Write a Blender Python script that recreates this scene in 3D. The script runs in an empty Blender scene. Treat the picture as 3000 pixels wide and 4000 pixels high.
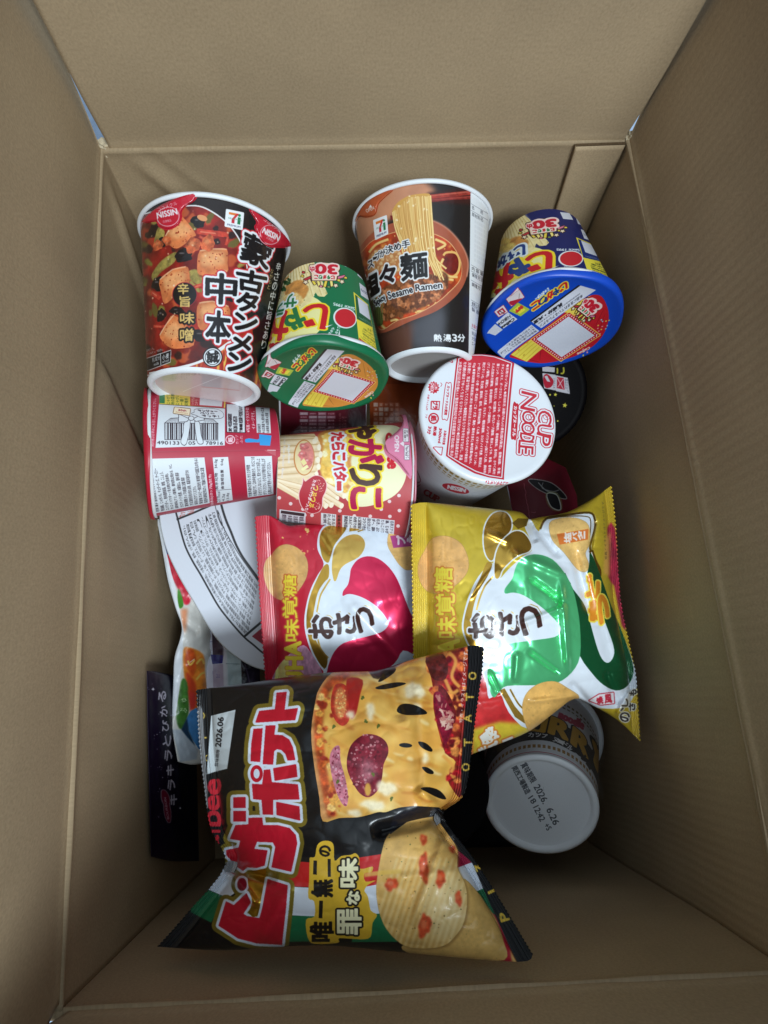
import bpy, bmesh, math, random
import numpy as np
from mathutils import Vector, Matrix

SC = bpy.context.scene
COL = SC.collection
# ------------------------------------------------------------------ camera
W = 0.30                                   # box inner width, metres
FPX, SS = 2700.0, 3000.0/1659.0            # focal length in photo pixels; tracing scale
CR = np.array([[0.9983435, -0.05591133, 0.01357116],
               [-0.05029661, -0.96265635, -0.26601315],
               [0.02793751, 0.26488992, -0.96387386]])    # world -> camera (right, down, forward)
CC = np.array([0.44722481, 0.38315003, 1.08038414])*W
cam_d = bpy.data.cameras.new('camera'); cam = bpy.data.objects.new('camera', cam_d); COL.objects.link(cam)
cam_d.sensor_fit = 'HORIZONTAL'; cam_d.angle = 2*math.atan(1500/FPX)
cam_d.clip_start = 0.01; cam_d.clip_end = 50
m = Matrix.Identity(4)
for i in range(3):
    m[i][0] = CR[0][i]; m[i][1] = -CR[1][i]; m[i][2] = -CR[2][i]; m[i][3] = CC[i]
cam.matrix_world = m
SC.camera = cam
# ------------------------------------------------------------------ light
world = bpy.data.worlds.new('World'); SC.world = world; world.use_nodes = True
wn = world.node_tree; bg = wn.nodes['Background']
# a pale ceiling overhead, a darker room round about
wt = wn.nodes.new('ShaderNodeTexCoord'); wx = wn.nodes.new('ShaderNodeSeparateXYZ'); wr = wn.nodes.new('ShaderNodeValToRGB')
wn.links.new(wt.outputs['Generated'], wx.inputs[0]); wn.links.new(wx.outputs['Z'], wr.inputs[0]); wn.links.new(wr.outputs[0], bg.inputs[0])
we = wr.color_ramp.elements
we[0].position = 0.50; we[0].color = (0.055, 0.058, 0.065, 1); we[1].position = 0.97; we[1].color = (0.72, 0.88, 1.0, 1)
bg.inputs[1].default_value = 0.92
def area(name, loc, target, sx, sy, power, color):
    l = bpy.data.lights.new(name, 'AREA'); l.shape = 'RECTANGLE'; l.size = sx; l.size_y = sy
    l.energy = power; l.color = color
    o = bpy.data.objects.new(name, l); COL.objects.link(o); o.location = loc
    o.rotation_euler = (Vector(target)-Vector(loc)).to_track_quat('-Z', 'Y').to_euler()
    return o
area('window_light', (0.62, -0.86, 1.60), (0.14, 0.33, -0.08), 0.60, 0.45, 40, (0.82, 0.93, 1.0))
SC.view_settings.view_transform = 'Standard'; SC.view_settings.look = 'None'
SC.view_settings.exposure = 0; SC.view_settings.gamma = 1
SC.view_settings.use_curve_mapping = False
SC.cycles.max_bounces = 8

# ------------------------------------------------------------------ tracing helpers (p: traced pixels of a 1659 wide picture)
def ray(px, py):
    return CR.T @ np.array([(px*SS-1500)/FPX, (py*SS-2000)/FPX, 1.0])
def pt(px, py, dep):                       # the point dep metres in front of the lens plane
    return CC + ray(px, py)*dep
def rpx(r, dep):
    return r*dep*SS/FPX
def proj(X):
    q = (np.asarray(X)-CC) @ CR.T
    return (q[..., 0]/q[..., 2]*FPX+1500)/SS, (q[..., 1]/q[..., 2]*FPX+2000)/SS

# ------------------------------------------------------------------ objects
def tag(o, label=None, cat=None, group=None, kind=None):
    if label: o['label'] = label
    if cat: o['category'] = cat
    if group: o['group'] = group
    if kind: o['kind'] = kind
    return o
def thing(name, label, cat, loc, group=None):
    o = bpy.data.objects.new(name, None); COL.objects.link(o); o.location = [float(v) for v in loc]
    o.empty_display_size = 0.02
    return tag(o, label, cat, group)
def mesh(name, verts, faces, mat, parent=None, uvs=None, smooth=True):
    """verts: world points; uvs: per vertex"""
    me = bpy.data.meshes.new(name)
    root = parent
    while root is not None and root.parent is not None: root = root.parent
    off = np.array(root.matrix_basis.translation) if root is not None else np.zeros(3)
    V = np.asarray(verts, float)-off
    me.from_pydata(V.tolist(), [], [list(map(int, f)) for f in faces])
    if uvs is not None:
        uvs = np.asarray(uvs, np.float32)
        li = np.empty(len(me.loops), np.int32); me.loops.foreach_get('vertex_index', li)
        l = me.uv_layers.new(name='UVMap'); l.data.foreach_set('uv', uvs[li].ravel())
    if smooth:
        me.polygons.foreach_set('use_smooth', np.ones(len(me.polygons), bool))
    me.materials.append(mat)
    me.validate(); me.update()
    o = bpy.data.objects.new(name, me); COL.objects.link(o)
    if parent is not None: o.parent = parent
    return o
def gridfaces(nu, nv, wrap=False):
    """verts index = i*nv + j ; i over nu, j over nv"""
    f = []
    for i in range(nu if wrap else nu-1):
        a = i*nv; b = ((i+1) % nu)*nv
        for j in range(nv-1):
            f.append((a+j, b+j, b+j+1, a+j+1))
    return f

# ------------------------------------------------------------------ materials
def newmat(name):
    m = bpy.data.materials.new(name); m.use_nodes = True
    nt = m.node_tree; return m, nt, nt.nodes['Principled BSDF']
def srgb(c):
    c = np.asarray(c, float)/255.0
    return np.where(c <= 0.04045, c/12.92, ((c+0.055)/1.055)**2.4)
def plain(name, col, rough=0.5, spec=0.5, metal=0.0, noise=0.06, scale=60, bump=0.0, coat=0.0):
    m, nt, b = newmat(name)
    c = srgb(col)
    tc = nt.nodes.new('ShaderNodeTexCoord')
    nz = nt.nodes.new('ShaderNodeTexNoise'); nz.inputs['Scale'].default_value = scale; nz.inputs['Detail'].default_value = 5
    nt.links.new(tc.outputs['Object'], nz.inputs['Vector'])
    mx = nt.nodes.new('ShaderNodeMix'); mx.data_type = 'RGBA'
    mx.inputs[6].default_value = (*[float(v*(1-noise)) for v in c], 1); mx.inputs[7].default_value = (*[float(min(1, v*(1+noise))) for v in c], 1)
    nt.links.new(nz.outputs['Fac'], mx.inputs[0]); nt.links.new(mx.outputs[2], b.inputs['Base Color'])
    b.inputs['Roughness'].default_value = rough; b.inputs['Specular IOR Level'].default_value = spec
    b.inputs['Metallic'].default_value = metal; b.inputs['Coat Weight'].default_value = coat
    if bump:
        bp = nt.nodes.new('ShaderNodeBump'); bp.inputs['Strength'].default_value = 0.5; bp.inputs['Distance'].default_value = bump
        nt.links.new(nz.outputs['Fac'], bp.inputs['Height']); nt.links.new(bp.outputs[0], b.inputs['Normal'])
    return m
def printed(name, canvas, rough=0.42, coat=0.0, film=False, bump=0.0004, bscale=45, foilrough=0.2, spec=0.4):
    """a print (colour, alpha = metallic ink) computed by this script, on the object's own UV map"""
    h, w = canvas.a.shape[:2]
    img = bpy.data.images.new(name, w, h, alpha=True)
    px = np.clip(canvas.a, 0, 1).astype(np.float32)[::-1]
    img.alpha_mode = 'CHANNEL_PACKED'
    img.pixels.foreach_set(np.ascontiguousarray(px).ravel())
    img.update(); img.pack()
    m, nt, b = newmat(name)
    uv = nt.nodes.new('ShaderNodeUVMap'); uv.uv_map = 'UVMap'
    t = nt.nodes.new('ShaderNodeTexImage'); t.image = img; t.interpolation = 'Cubic'; t.extension = 'EXTEND'
    nt.links.new(uv.outputs[0], t.inputs[0])
    tc = nt.nodes.new('ShaderNodeTexCoord')
    nz = nt.nodes.new('ShaderNodeTexNoise'); nz.inputs['Scale'].default_value = bscale; nz.inputs['Detail'].default_value = 4
    nt.links.new(tc.outputs['Object'], nz.inputs['Vector'])
    nt.links.new(t.outputs['Color'], b.inputs['Base Color']); nt.links.new(t.outputs['Alpha'], b.inputs['Metallic'])
    mr = nt.nodes.new('ShaderNodeMapRange'); mr.inputs[3].default_value = rough; mr.inputs[4].default_value = foilrough
    nt.links.new(t.outputs['Alpha'], mr.inputs[0]); nt.links.new(mr.outputs[0], b.inputs['Roughness'])
    bp = nt.nodes.new('ShaderNodeBump'); bp.inputs['Strength'].default_value = 0.4; bp.inputs['Distance'].default_value = bump
    nt.links.new(nz.outputs['Fac'], bp.inputs['Height']); nt.links.new(bp.outputs[0], b.inputs['Normal'])
    b.inputs['Specular IOR Level'].default_value = spec
    b.inputs['Coat Weight'].default_value = coat; b.inputs['Coat Roughness'].default_value = 0.12
    if film:                                # tight shrink film: a second, rippled gloss layer
        n2 = nt.nodes.new('ShaderNodeTexNoise'); n2.inputs['Scale'].default_value = 70; n2.inputs['Detail'].default_value = 3
        n2.inputs['Distortion'].default_value = 1.5
        b2 = nt.nodes.new('ShaderNodeBump'); b2.inputs['Strength'].default_value = 0.5; b2.inputs['Distance'].default_value = 0.0012
        nt.links.new(tc.outputs['Object'], n2.inputs['Vector']); nt.links.new(n2.outputs['Fac'], b2.inputs['Height'])
        nt.links.new(b2.outputs[0], b.inputs['Coat Normal']); b.inputs['Coat Weight'].default_value = 0.5
    return m
def cardboard(name, tint=1.0, flute=1.0):
    """kraft liner: u runs along the fold, v up the panel, both in metres"""
    m, nt, b = newmat(name)
    N = nt.nodes.new; L = nt.links.new
    uv = N('ShaderNodeUVMap'); uv.uv_map = 'UVMap'
    def noise(scale, detail, vec=None, rough=0.55):
        n = N('ShaderNodeTexNoise'); n.inputs['Scale'].default_value = scale; n.inputs['Detail'].default_value = detail
        n.inputs['Roughness'].default_value = rough; L(vec or uv.outputs[0], n.inputs['Vector']); return n.outputs['Fac']
    def math_(op, a, bb):
        n = N('ShaderNodeMath'); n.operation = op
        for k, v in enumerate((a, bb)):
            if isinstance(v, (int, float)): n.inputs[k].default_value = v
            else: L(v, n.inputs[k])
        return n.outputs[0]
    def ramp(fac, p0, c0, p1, c1):
        n = N('ShaderNodeValToRGB'); e = n.color_ramp.elements
        e[0].position = p0; e[0].color = (*c0, 1); e[1].position = p1; e[1].color = (*c1, 1); L(fac, n.inputs[0]); return n.outputs[0]
    c = srgb((169, 147, 117))*tint*0.95
    mot = noise(9, 8)
    base = ramp(mot, 0.30, tuple(c*0.86), 0.72, tuple(c*1.12))
    mp = N('ShaderNodeMapping'); mp.inputs['Scale'].default_value = (900, 700, 1); L(uv.outputs[0], mp.inputs[0])
    fib = noise(1.0, 3, mp.outputs[0])
    mixn = N('ShaderNodeMix'); mixn.data_type = 'RGBA'; mixn.blend_type = 'MULTIPLY'; mixn.inputs[0].default_value = 1
    L(base, mixn.inputs[6]); L(ramp(fib, 0.25, (0.83, 0.825, 0.81), 0.7, (1.08, 1.08, 1.08)), mixn.inputs[7])
    spk = N('ShaderNodeTexVoronoi'); spk.inputs['Scale'].default_value = 95; L(uv.outputs[0], spk.inputs['Vector'])
    sp = N('ShaderNodeMath'); sp.operation = 'LESS_THAN'; sp.inputs[1].default_value = 0.045; L(spk.outputs['Distance'], sp.inputs[0])
    keep = N('ShaderNodeMath'); keep.operation = 'GREATER_THAN'; keep.inputs[1].default_value = 1.0; L(spk.outputs['Color'], keep.inputs[0])
    spf = math_('MULTIPLY', math_('MULTIPLY', sp.outputs[0], keep.outputs[0]), 0.45)
    m2 = N('ShaderNodeMix'); m2.data_type = 'RGBA'; L(spf, m2.inputs[0]); L(mixn.outputs[2], m2.inputs[6])
    m2.inputs[7].default_value = (*(c*0.35), 1)
    mp2 = N('ShaderNodeMapping'); mp2.inputs['Scale'].default_value = (26, 150, 1); mp2.inputs['Rotation'].default_value = (0, 0, 0.35); L(uv.outputs[0], mp2.inputs[0])
    sc_ = ramp(noise(1.0, 4, mp2.outputs[0]), 0.66, (1.0, 1.0, 1.0), 0.74, (1.12, 1.11, 1.09))
    big = ramp(noise(3.2, 3), 0.3, (0.93, 0.93, 0.94), 0.7, (1.06, 1.05, 1.03))
    m3 = N('ShaderNodeMix'); m3.data_type = 'RGBA'; m3.blend_type = 'MULTIPLY'; m3.inputs[0].default_value = 1; L(m2.outputs[2], m3.inputs[6]); L(sc_, m3.inputs[7])
    m4 = N('ShaderNodeMix'); m4.data_type = 'RGBA'; m4.blend_type = 'MULTIPLY'; m4.inputs[0].default_value = 1; L(m3.outputs[2], m4.inputs[6]); L(big, m4.inputs[7])
    L(m4.outputs[2], b.inputs['Base Color'])
    b.inputs['Roughness'].default_value = 0.78; b.inputs['Specular IOR Level'].default_value = 0.25
    # flutes telegraphing through the liner
    sx = N('ShaderNodeSeparateXYZ'); L(uv.outputs[0], sx.inputs[0])
    wob = math_('MULTIPLY', noise(9, 3), 0.005)
    ph = math_('MULTIPLY', math_('ADD', sx.outputs['X'], wob), 2*math.pi/0.0050)
    sn = N('ShaderNodeMath'); sn.operation = 'SINE'; L(ph, sn.inputs[0])
    amp = math_('MULTIPLY', math_('POWER', noise(6, 3), 2.5), 0.0022*flute)
    hgt = math_('ADD', math_('MULTIPLY', sn.outputs[0], amp), math_('MULTIPLY', fib, 0.00012))
    hgt = math_('ADD', hgt, math_('MULTIPLY', noise(60, 3), 0.00016))
    bp = N('ShaderNodeBump'); bp.inputs['Strength'].default_value = 0.8; bp.inputs['Distance'].default_value = 0.92
    L(hgt, bp.inputs['Height']); L(bp.outputs[0], b.inputs['Normal'])
    return m
# ------------------------------------------------------------------ print computing: polygons and lettering rasterised on a surface's own UV canvas
_glyph = {}
def glyph(s):
    """outline segments of a string, scaled to its own box [0,1] x [0,1] (y down), and its aspect"""
    if s in _glyph: return _glyph[s]
    cu = bpy.data.curves.new('lettering', 'FONT'); cu.body = s; cu.resolution_u = 3; cu.fill_mode = 'NONE'
    ob = bpy.data.objects.new('lettering', cu); COL.objects.link(ob)
    me = ob.evaluated_get(bpy.context.evaluated_depsgraph_get()).to_mesh()
    n = len(me.vertices); co = np.empty(n*3); me.vertices.foreach_get('co', co)
    e = np.empty(len(me.edges)*2, int); me.edges.foreach_get('vertices', e)
    co = co.reshape(-1, 3)[:, :2]; e = e.reshape(-1, 2)
    bpy.data.objects.remove(ob); bpy.data.curves.remove(cu)
    if len(co) == 0:
        _glyph[s] = (np.zeros((0, 2, 2)), 1.0); return _glyph[s]
    lo, hi = co.min(0), co.max(0); d = np.maximum(hi-lo, 0.12)
    mid = (hi+lo)/2; lo = mid-d/2
    q = (co-lo)/d; q[:, 1] = 1-q[:, 1]
    _glyph[s] = (q[e], d[0]/d[1]); return _glyph[s]

def split(seg, mx):
    """cut segments longer than mx"""
    d = np.hypot(*(seg[:, 1]-seg[:, 0]).T)
    k = np.maximum(1, np.ceil(d/mx)).astype(int)
    if (k == 1).all(): return seg
    idx = np.repeat(np.arange(len(seg)), k)
    j = np.arange(len(idx))-np.repeat(np.cumsum(k)-k, k)
    t0 = (j/k[idx])[:, None]; t1 = ((j+1)/k[idx])[:, None]
    a, b = seg[idx, 0], seg[idx, 1]
    return np.stack([a+(b-a)*t0, a+(b-a)*t1], 1)

SUB = 4
def raster(seg, H, Wd):
    """winding coverage of closed outlines (segments M x 2 x 2, canvas pixels) -> (x0, y0, mask)"""
    if len(seg) == 0: return None
    lo = np.floor(seg.reshape(-1, 2).min(0)).astype(int)-1; hi = np.ceil(seg.reshape(-1, 2).max(0)).astype(int)+2
    x0, y0 = max(0, lo[0]), max(0, lo[1]); x1, y1 = min(Wd, hi[0]), min(H, hi[1])
    if x1 <= x0 or y1 <= y0: return None
    w, h = x1-x0, y1-y0
    p = (seg-np.array([x0, y0]))
    a, b = p[:, 0], p[:, 1]
    sgn = np.where(b[:, 1] > a[:, 1], 1.0, -1.0)
    top = np.where((b[:, 1] > a[:, 1])[:, None], a, b); bot = np.where((b[:, 1] > a[:, 1])[:, None], b, a)
    r0 = np.clip(np.ceil(top[:, 1]*SUB-0.5), 0, h*SUB).astype(int); r1 = np.clip(np.ceil(bot[:, 1]*SUB-0.5), 0, h*SUB).astype(int)
    k = np.maximum(0, r1-r0)
    idx = np.repeat(np.arange(len(p)), k)
    if len(idx) == 0: return None
    row = r0[idx]+np.arange(len(idx))-np.repeat(np.cumsum(k)-k, k)
    y = (row+0.5)/SUB
    dy = np.maximum(bot[idx, 1]-top[idx, 1], 1e-9)
    x = np.clip(top[idx, 0]+(bot[idx, 0]-top[idx, 0])*(y-top[idx, 1])/dy, 0, w)
    xi = np.minimum(np.floor(x).astype(int), w-1); fx = x-xi
    acc = np.zeros((h*SUB, w+2))
    np.add.at(acc, (row, xi), sgn[idx]*(1-fx)); np.add.at(acc, (row, xi+1), sgn[idx]*fx)
    cov = np.clip(np.abs(np.cumsum(acc, 1)[:, :w]), 0, 1)
    return x0, y0, cov.reshape(h, SUB, w).mean(1)

def dilate(m, r):
    """grow a mask by r pixels (disc)"""
    if r <= 0.3: return m
    R = int(math.ceil(r)); m = np.pad(m, R+1)
    bw = (m > 0.45); h, w = bw.shape
    cs = np.concatenate([np.zeros((h, 1), np.int32), np.cumsum(bw, 1, dtype=np.int32)], 1)
    out = np.zeros_like(bw)
    for dy in range(-R, R+1):
        if abs(dy) > r: continue
        k = int(math.sqrt(r*r-dy*dy)+0.3)
        lo = np.clip(np.arange(w)-k, 0, w); hi = np.clip(np.arange(w)+k+1, 0, w)
        rowm = (cs[:, hi]-cs[:, lo]) > 0
        if dy >= 0: out[dy:] |= rowm[:h-dy]
        else: out[:dy] |= rowm[-dy:]
    o = out.astype(float)
    o = (np.roll(o, 1, 0)+np.roll(o, -1, 0)+2*o)/4; o = (np.roll(o, 1, 1)+np.roll(o, -1, 1)+2*o)/4
    return np.maximum(o, m), R+1

def blur(a, r):
    r = int(round(r))
    if r < 1: return a
    for _ in range(2):
        for ax in (0, 1):
            p = np.pad(a, [(r+1, r) if k == ax else (0, 0) for k in (0, 1)], mode='edge')
            c = np.cumsum(p, ax)
            a = (np.take(c, range(2*r+1, p.shape[ax]), ax)-np.take(c, range(0, p.shape[ax]-2*r-1), ax))/(2*r+1)
    return a

def vnoise(h, w, sx, sy, seed):
    rg = np.random.RandomState(seed)
    gx, gy = int(w/sx)+3, int(h/sy)+3
    g = rg.rand(gy, gx)
    x = np.arange(w)/sx; y = np.arange(h)/sy
    xi, yi = x.astype(int), y.astype(int); fx, fy = x-xi, y-yi
    fx = fx*fx*(3-2*fx); fy = (fy*fy*(3-2*fy))[:, None]
    a = g[yi][:, xi]*(1-fx)+g[yi][:, xi+1]*fx; b = g[yi+1][:, xi]*(1-fx)+g[yi+1][:, xi+1]*fx
    return a*(1-fy)+b*fy
def fbm(h, w, s, seed, oct=4, ax=1.0):
    o = 0; a = 1; t = 0
    for k in range(oct):
        ss = max(1.3, s/2**k)
        o = o+a*vnoise(h, w, max(1.2, ss*ax), ss, seed+17*k); t += a; a *= 0.55
    return o/t

def C(c):
    if isinstance(c, str):
        c = c.lstrip('#'); return np.array([int(c[i:i+2], 16) for i in (0, 2, 4)])/255.0
    return np.array(c, float)/255.0

class Canvas:
    def __init__(s, h, w, mapper, base, foil=0.0):
        s.h, s.w, s.map = h, w, mapper
        s.a = np.empty((h, w, 4), np.float32); s.a[..., :3] = C(base); s.a[..., 3] = foil
        s.org = (0.0, 0.0, 1.0)            # zoom origin and scale: traced crop pixels -> p
        s.clip = None
    def view(s, x0, y0, scale):            # crop origin in photo pixels, photo pixels per crop pixel
        s.org = (x0/SS, y0/SS, scale/SS); return s
    def T(s, pts):
        p = np.asarray(pts, float)*s.org[2]+np.array(s.org[:2]); return p
    def k(s, seg):
        """canvas pixels per traced crop pixel around there"""
        c = seg.reshape(-1, 2).mean(0); q = s.map(np.array([c, c+[3, 0], c+[0, 3]])); 
        J = np.array([q[1]-q[0], q[2]-q[0]])/3.0
        return math.sqrt(abs(np.linalg.det(J)))*s.org[2]
    def put(s, x0, y0, m, col, foil=0.0, tex=None, alpha=1.0):
        h, w = m.shape
        ax0, ay0 = max(0, x0), max(0, y0); ax1, ay1 = min(s.w, x0+w), min(s.h, y0+h)
        if ax1 <= ax0 or ay1 <= ay0: return
        m = (m[ay0-y0:ay1-y0, ax0-x0:ax1-x0]*alpha)[..., None]
        if s.clip is not None: m = m*s.clip[ay0:ay1, ax0:ax1, None]
        t = s.a[ay0:ay1, ax0:ax1]
        if callable(col): c = col(ay0, ay1, ax0, ax1)
        else: c = np.broadcast_to(C(col), t.shape[:2]+(3,))
        if tex is not None:
            amt, sc, seed = tex[:3]
            n = fbm(s.h, s.w, sc, seed, 4, tex[3] if len(tex) > 3 else 1.0)[ay0:ay1, ax0:ax1]
            c = c*(1+amt*(n-0.5)*2)[..., None]
        t[..., :3] = t[..., :3]*(1-m)+c*m
        t[..., 3:] = t[..., 3:]*(1-m)+foil*m
    def seg(s, pts, closed=True):
        p = np.asarray(pts, float)
        g = np.stack([p, np.roll(p, -1, 0)], 1)
        return g
    def shape(s, seg, col, foil=0.0, tex=None, soft=0, grow=0, outl=(), alpha=1.0, mx=4.0):
        if len(seg) == 0: return
        P = s.T(seg.reshape(-1, 2)).reshape(-1, 2, 2); P = split(P, mx)
        kk = s.k(P)
        q = s.map(P.reshape(-1, 2)).reshape(-1, 2, 2)
        r = raster(q, s.h, s.w)
        if r is None: return
        x0, y0, m = r
        if soft:
            pd = int(soft*kk*2)+2; m = blur(np.pad(m, pd), soft*kk); x0 -= pd; y0 -= pd
        for (wd, c, *fo) in outl:
            d = dilate(m, wd*kk+grow*kk)
            if isinstance(d, tuple): s.put(x0-d[1], y0-d[1], d[0], c, fo[0] if fo else 0.0)
            else: s.put(x0, y0, d, c, fo[0] if fo else 0.0)
        if grow:
            d = dilate(m, grow*kk)
            if isinstance(d, tuple): m, x0, y0 = d[0], x0-d[1], y0-d[1]
        s.put(x0, y0, m, col, foil, tex, alpha)
    def poly(s, pts, col, smooth=0, **kw):
        p = np.asarray(pts, float)
        if smooth: p = catmull(p, True, smooth)
        s.shape(s.seg(p), col, **kw)
    def ell(s, cx, cy, rx, ry, col, rot=0, jit=0, seed=0, **kw):
        n = 40; t = np.linspace(0, 2*np.pi, n, endpoint=False); rr = 1.0
        if jit:
            rg = np.random.RandomState(seed); ph = rg.rand(4)*6.28
            rr = 1+jit*(np.sin(2*t+ph[0])+0.7*np.sin(3*t+ph[1])+0.6*np.sin(5*t+ph[2])+0.4*np.sin(8*t+ph[3]))
        c, sn = math.cos(math.radians(rot)), math.sin(math.radians(rot))
        x, y = rx*rr*np.cos(t), ry*rr*np.sin(t)
        s.poly(np.stack([cx+x*c-y*sn, cy+x*sn+y*c], 1), col, **kw)
    def line(s, pts, wd, col, smooth=0, taper=False, closed=False, **kw):
        p = np.asarray(pts, float)
        if closed: p = np.vstack([p, p[:1]])
        if smooth: p = catmull(p, False, smooth)
        t = np.gradient(p, axis=0); t /= np.maximum(np.hypot(*t.T), 1e-9)[:, None]
        n = np.stack([-t[:, 1], t[:, 0]], 1)
        ww = np.full(len(p), wd/2.0)
        if taper: ww = ww*np.sin(np.linspace(0.12, np.pi-0.12, len(p)))**0.6
        L, R = p+n*ww[:, None], p-n*ww[:, None]
        # quads, all wound alike, so that a line may cross itself
        q = []
        for i in range(len(p)-1):
            a = np.array([L[i], L[i+1], R[i+1], R[i]])
            ar = np.sum(a[:, 0]*np.roll(a[:, 1], -1)-np.roll(a[:, 0], -1)*a[:, 1])
            if ar < 0: a = a[::-1]
            q.append(np.stack([a, np.roll(a, -1, 0)], 1))
        s.shape(np.concatenate(q), col, **kw)
    def text(s, st, quad, col, bold=0, **kw):
        """st fills quad (tl, tr, br, bl in reading direction)"""
        g, asp = glyph(st)
        q = np.asarray(quad, float)
        u, v = g[..., 0:1], g[..., 1:2]
        p = (1-v)*((1-u)*q[0]+u*q[1])+v*((1-u)*q[3]+u*q[2])
        s.shape(p, col, grow=bold, **kw)
    def along(s, st, a, b, hgt, col, bold=0, up=None, **kw):
        """st on a baseline from a to b, hgt tall (crop pixels)"""
        a, b = np.asarray(a, float), np.asarray(b, float)
        d = b-a; d /= np.hypot(*d)
        n = np.array([d[1], -d[0]]) if up is None else np.asarray(up, float)
        s.text(st, [a+n*hgt, b+n*hgt, b, a], col, bold, **kw)
    def column(s, st, a, b, wd, col, bold=0, gap=0.08, rot=None, **kw):
        """characters stacked from a to b, wd wide"""
        a, b = np.asarray(a, float), np.asarray(b, float)
        d = (b-a)/len(st); L = np.hypot(*d); u = d/L; n = np.array([u[1], -u[0]]) if rot is None else np.asarray(rot, float)
        for i, ch in enumerate(st):
            if ch == ' ': continue
            p0 = a+d*(i+gap); p1 = a+d*(i+1-gap)
            s.text(ch, [p0-n*wd/2, p0+n*wd/2, p1+n*wd/2, p1-n*wd/2], col, bold, **kw)
    def lines(s, ls, quad, col, bold=0, fill=0.78, **kw):
        """lines of small print filling quad from top to bottom"""
        q = np.asarray(quad, float); n = len(ls); mxl = max(len(l) for l in ls)
        for i, l in enumerate(ls):
            if not l: continue
            v0, v1 = i/n, (i+fill)/n; f = min(1.0, len(l)/mxl)
            tl = q[0]+(q[3]-q[0])*v0; tr = q[1]+(q[2]-q[1])*v0; bl = q[0]+(q[3]-q[0])*v1; br = q[1]+(q[2]-q[1])*v1
            s.text(l, [tl, tl+(tr-tl)*f, bl+(br-bl)*f, bl], col, bold, **kw)
    def scatter(s, n, poly, rmin, rmax, cols, seed, jit=0.1, asp=1.0, **kw):
        rg = np.random.RandomState(seed); q = np.asarray(poly, float); lo, hi = q.min(0), q.max(0); k = 0; tries = 0
        while k < n and tries < n*40:
            tries += 1
            x, y = lo+(hi-lo)*rg.rand(2)
            if not inside(q, x, y): continue
            r = rmin+(rmax-rmin)*rg.rand(); c = cols[rg.randint(len(cols))]
            s.ell(x, y, r, r*(asp if asp != 1 else 0.6+0.5*rg.rand()), c, rot=rg.rand()*180, jit=jit, seed=rg.randint(9999), **kw); k += 1
def inside(q, x, y):
    c = False; j = len(q)-1
    for i in range(len(q)):
        if (q[i][1] > y) != (q[j][1] > y) and x < (q[j][0]-q[i][0])*(y-q[i][1])/(q[j][1]-q[i][1])+q[i][0]: c = not c
        j = i
    return c
def catmull(p, closed, n=6):
    p = np.asarray(p, float); N = len(p); out = []
    rng = range(N) if closed else range(N-1)
    for i in rng:
        if closed: a, b, c, d = p[(i-1) % N], p[i], p[(i+1) % N], p[(i+2) % N]
        else: a, b, c, d = p[max(i-1, 0)], p[i], p[i+1], p[min(i+2, N-1)]
        for t in np.arange(n)/n:
            out.append(0.5*((2*b)+(-a+c)*t+(2*a-5*b+4*c-d)*t*t+(-a+3*b-3*c+d)*t**3))
    if not closed: out.append(p[-1])
    return np.array(out)
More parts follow.
